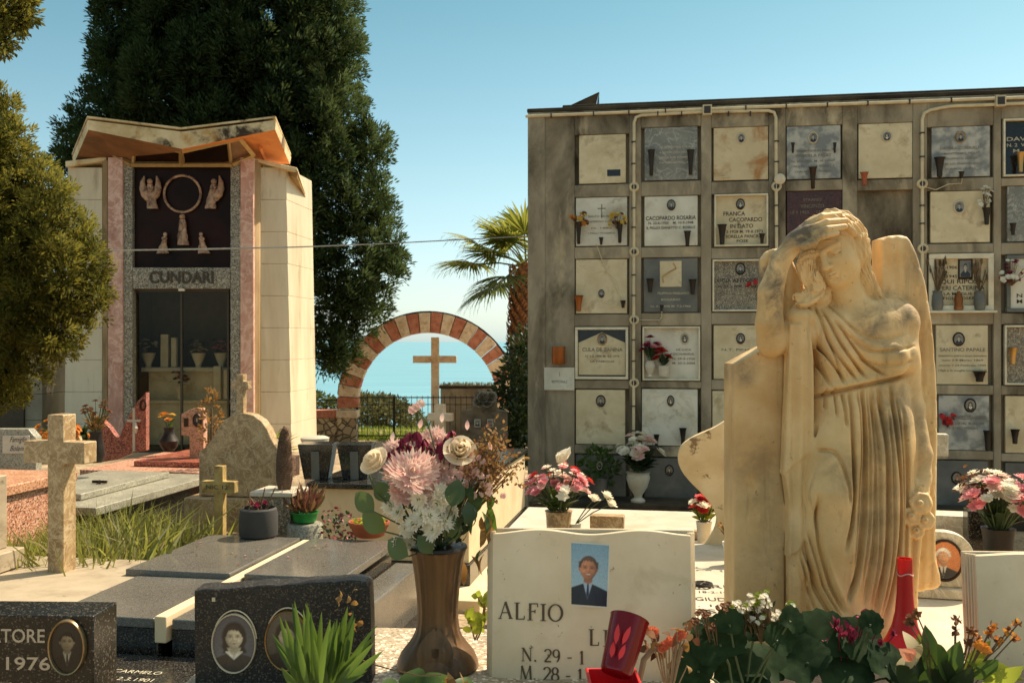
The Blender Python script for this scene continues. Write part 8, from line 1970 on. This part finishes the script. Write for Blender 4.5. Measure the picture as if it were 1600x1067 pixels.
for i in range(15):
    px, py = random.choice(((1340, 968), (1332, 975), (1350, 960), (1375, 1003), (1310, 985), (1300, 1005), (1380, 985), (1395, 975), (1325, 990))); p = P(px + random.gauss(0, 7), py + random.gauss(0, 6), 2.5 + random.uniform(-.04, .02))
    for j in range(5): m.mi(0 if i % 3 else 1).leaf(p, p + Vector((random.uniform(-.014, .014), random.uniform(-.012, .005), random.uniform(.002, .03))), .006, rdir(), .2, 4)
    ms.tube([b, b.lerp(p, .6), p], .0015, 4)
m.build('buds', [m_fl_wine, m_fl_wine], t, smooth=60); ms.build('flower_stalks', m_fl_wine, t)
def mixed_plant():
    b = P(1470, 1085, 2.45); b.z = SZ; k = 2.45 / F
    t = thing('primrose_plant', 'sunlit yellow green leaved plant with brown seed heads by the small book stone', 'plant', b); m = MB(); ms = MB(); mf = MB()
    for (x0, y0, x1, y1, w, mi) in ((1460, 1075, 1445, 975, 15, 0), (1475, 1075, 1500, 1000, 16, 0), (1490, 1070, 1465, 1005, 18, 0), (1500, 1060, 1548, 1000, 12, 1), (1505, 1030, 1600, 1062, 13, 1), (1440, 1080, 1400, 1040, 16, 2), (1480, 1085, 1520, 1040, 16, 2), (1450, 1085, 1420, 1010, 14, 2), (1430, 1040, 1410, 985, 14, 3), (1420, 1040, 1440, 1005, 12, 3), (1400, 1050, 1430, 1018, 12, 3), (1470, 1080, 1480, 1030, 18, 2), (1440, 1085, 1460, 1040, 16, 0), (1520, 1060, 1560, 1030, 13, 0), (1530, 1075, 1600, 1040, 14, 1), (1415, 1075, 1440, 1060, 14, 1), (1450, 1030, 1435, 990, 10, 1)):
        m.mi(mi).leaf(P(x0, y0, 2.45), P(x1, y1, 2.45 + random.uniform(-.06, .06)), w * k, Vector((random.uniform(-.5, .5), -.9, .4)), random.uniform(-.1, .15), 8, .5, .2)
    m.build('leaves', [m_leaf_g, m_leaf_y, m_leaf_dk, leafmat('bleached_leaf', (.42, .34, .18, 1), (.5, .44, .26, 1), .3, .7)], t, smooth=60)
    for (px, py) in ((1425, 965), (1432, 958), (1420, 972), (1494, 968), (1492, 985), (1515, 985), (1522, 990), (1545, 990), (1550, 978), (1575, 985), (1590, 975), (1585, 995), (1528, 1000), (1530, 1012), (1512, 1005), (1560, 1000)):
        p = P(px, py, 2.45); ms.tube([b + Vector((random.uniform(-.02, .06), 0, 0)), b.lerp(p, .7) + Vector((.01, 0, 0)), p], .0018, 5)
        for j in range(12): mf.mi(0 if px < 1520 or j % 2 else 1).leaf(p, p + rdir() * .016, .005, rdir(), .2, 3)
    for (px, py) in ((1530, 1008), (1540, 1014)): bloom(mf, P(px, py, 2.42), (0, -1, .3), .016, 7, 2, .5, .4, mi=1)
    mf.build('seed_heads', [m_fl_brown, m_fl_orange], t, smooth=0); ms.build('stalks', m_stem_dry, t)
mixed_plant()
m = MB(); p = P(1428, 1030, 2.36)
for a in (-.5, 0, .6): m.leaf(p, p + Vector((-.03 + .02 * a, -.01, .03)) , .014, Vector((a, -1, .3)), .2, 5)
m.build('fallen_petal', leafmat('salmon_petal', (.7, .3, .18, 1), (.75, .36, .22, 1), .4), label='single salmon petal caught among the leaves near the red lantern', cat='petal')
# ---- red plastic lantern leaning at the angel's feet
b = P(1414, 1018, 2.95); kQ = 2.95 / F
t = thing('red_lantern', 'tall red plastic grave lantern with a flared foot beside the angel', 'grave light', b)
n = NT('red_translucent_plastic'); n.b.inputs['Base Color'].default_value = (.55, .022, .02, 1); n.set(rough=.3, spec=.5); tr = n.n('ShaderNodeBsdfTranslucent'); tr.inputs[0].default_value = (.9, .05, .04, 1); mx = n.n('ShaderNodeMixShader'); mx.inputs[0].default_value = .35; n.l(n.b.outputs[0], mx.inputs[1]); n.l(tr.outputs[0], mx.inputs[2]); n.l(mx.outputs[0], n.out.inputs[0])
MB().lathe([(r * kQ, z * kQ) for r, z in ((40, 0), (38, 6), (28, 22), (20, 40), (15, 62), (12.5, 90), (11.5, 120), (11.5, 146), (10, 146), (10, 100), (12, 60), (20, 30))], b, 36).build('lantern_body', n.m, t, smooth=60)
m = MB(); q = b + UP * 122 * kQ; m.tube([q + Vector((11.8 * kQ * math.cos(a), 11.8 * kQ * math.sin(a), .004 * math.sin(3 * a))) for a in np.linspace(0, 6.2832, 24)], .0018, 5); m.build('broken_rim', m_fl_pale, t)
# ---- small stones and flowers at the right edge
Yh = 3.75; kk = Yh / F; c0 = P(1478, 958, Yh); c0.z = .937; 
t = thing('small_headstone', 'small rounded grey marble headstone with an oval colour portrait, past the angel wing', 'headstone', c0)
RZ = R(-14); U = Vector((math.cos(RZ), math.sin(RZ), 0)); Vv = Vector((-math.sin(RZ), math.cos(RZ), 0))
m_gml = stone('grey_white_breccia', lin(168, 158, 134), lin(196, 186, 160), 9, .5, .05, 50, .001, vein=(lin(216, 208, 186), 8, .03))
m = MB(); m.prism([(a * kk, b * kk) for a, b in smooth([(-50, 16), (-50, 70), (-36, 96), (0, 102), (28, 92), (42, 66), (43, 16)], 4)], c0, U, UP, Vv, 0, .06); m.build('stone', m_gml, t, smooth=30, bevel=.004)
m = MB(); m.box(c0 + UP * (8 * kk) + Vv * .03, (118 * kk, .13, 16 * kk), RZ); m.build('base', m_gml, t, bevel=.006)
q = c0 + U * (-2 * kk) + UP * (58 * kk) - Vv * .002; m = MB(); oval_rim(m, q, U, UP, -Vv, 23 * kk, 29 * kk, 4 * kk, .009); pr_ = m.build('portrait_frame', m_rim_dark, t)
photo_plate('portrait', pr_, q, U, UP, -Vv, 24 * kk, 30 * kk, dict(bg0=(190, 118, 70), bg1=(206, 128, 78), c=(-.1, .25), s=.40, skin=(214, 158, 118), hair=(216, 210, 196), coat=(40, 38, 38), shirt=(210, 204, 190), tie=(50, 46, 44), colour=True, red=(140, 80, 54), light=-1, vig=.3), lift=.003, nx=40)
t = thing('marble_block', 'stepped grey breccia marble block behind the small rounded headstone', 'block', P(1480, 875, 4.9)); m = MB()
c = P(1484, 838, 4.9); m.box((c.x, c.y, (c.z + .06 + .93) / 2 + .02), (.17, .16, c.z + .10 - .90), RZ); m.build('block', m_gml, t, bevel=.005)
m = MB(); c = P(1462, 850, 4.75); m.box((c.x, c.y, (c.z + .04 + .9) / 2), (.13, .12, c.z + .05 - .88), RZ); m.build('step', m_gml, t, bevel=.005)
t = thing('flower_box', 'dark square stone box beside the metal vase of white flowers', 'box', P(1522, 870, 4.7)); m = MB(); c = P(1526, 832, 4.7); m.box((c.x, c.y, c.z - .02), (.10, .12, .26), RZ); m.build('box', m_dkpol, t, bevel=.005)
for (px, py, Y, w, h, lab) in ((1477, 697, 5.6, .06, .5, 'pale stone cross arm showing just past the wing edge'),):
    c = P(px, py, Y); MB().box((c.x, c.y, c.z), (.09, .08, .125), RZ).build('stone_cross', m_gml, bevel=.004, label=lab, cat='cross')
ob = bpy.data.objects['stone_cross.001'] if 'stone_cross.001' in bpy.data.objects else None
if ob:   # give the cross its upright and foot
    bpy.data.objects.remove(ob)
    m, c = stone_cross('', '', 1452, 640, 905, 5.6, 22, (1424, 1480), (678, 712), .08, None, RZ); m.build('stone_cross', m_gml, bevel=.005, label='pale stone cross mostly hidden behind the wing of the angel', cat='cross')
b = P(1560, 868, 4.45)
grave_vase('flower_vase', 'square shouldered dull metal vase of white flowers at the picture edge', b, [(.06, 0), (.062, .01), (.066, .09), (.072, .12), (.074, .125), (.066, .12)], m_vase_dk, 'white daisies with pink carnations and a dry brown spray in the metal vase', .27, .17, 70, [WHITE, WHITE, WHITE, PINK, PINK, PALE], .04, leaves=22, leafm=m_leaf_dk)
m = MB()
for i in range(120): p = P(1525 + random.gauss(0, 14), 762 + random.gauss(0, 14), 4.45); m.leaf(p, p + rdir() * .03, .007, rdir(), .2, 3)
m.build('dry_spray', m_fl_brown, smooth=0, label='withered red brown spray beside the white daisies', cat='flowers')
b = P(1680, 700, 9.0)
# paving slabs along the path to the gate
def path():
    m = MB(); 
    for j in range(9):
        for i in range(4):
            Y = 17.6 + j * .95; x = -2.55 + i * .95 + .1 * j + random.uniform(-.02, .02); m.box((x, Y, gz(x, Y) + .0), (.93, .93, .03), R(random.uniform(-1, 1)), M=Matrix.Rotation(-.094 if Y > 17 else 0, 4, 'X'))
    m.build('path', stone('path_slabs', lin(176, 150, 112), lin(214, 190, 150), 3, .9, .3, 25, .006, stain=(lin(190, 124, 88), 1.1, .55, .7)), bevel=.01, kind='structure')
path()
# ---------------------------------------------------------------- things of one kind share a group
GROUPS = {'cross': 'stone crosses among the graves', 'headstone': 'headstones of the graves', 'flower vase': 'flower vases on graves and niches', 'flowers': 'cut flowers on the graves', 'tomb': 'raised tombs', 'plant': 'potted and wild plants between the graves',
          'tree': 'conifer trees round the cemetery', 'pot': 'flowerpots on the graves', 'chapel': 'family chapels', 'grave light': 'red grave lights', 'bowl': 'planted bowls on the double tomb', 'vase': 'vases', 'bush': 'bushes beyond the gate', 'planter': 'stone planters'}
for o in list(SC.objects):
    if o.parent is None and o.get('category') in GROUPS and not o.get('group'): o['group'] = GROUPS[o['category']]
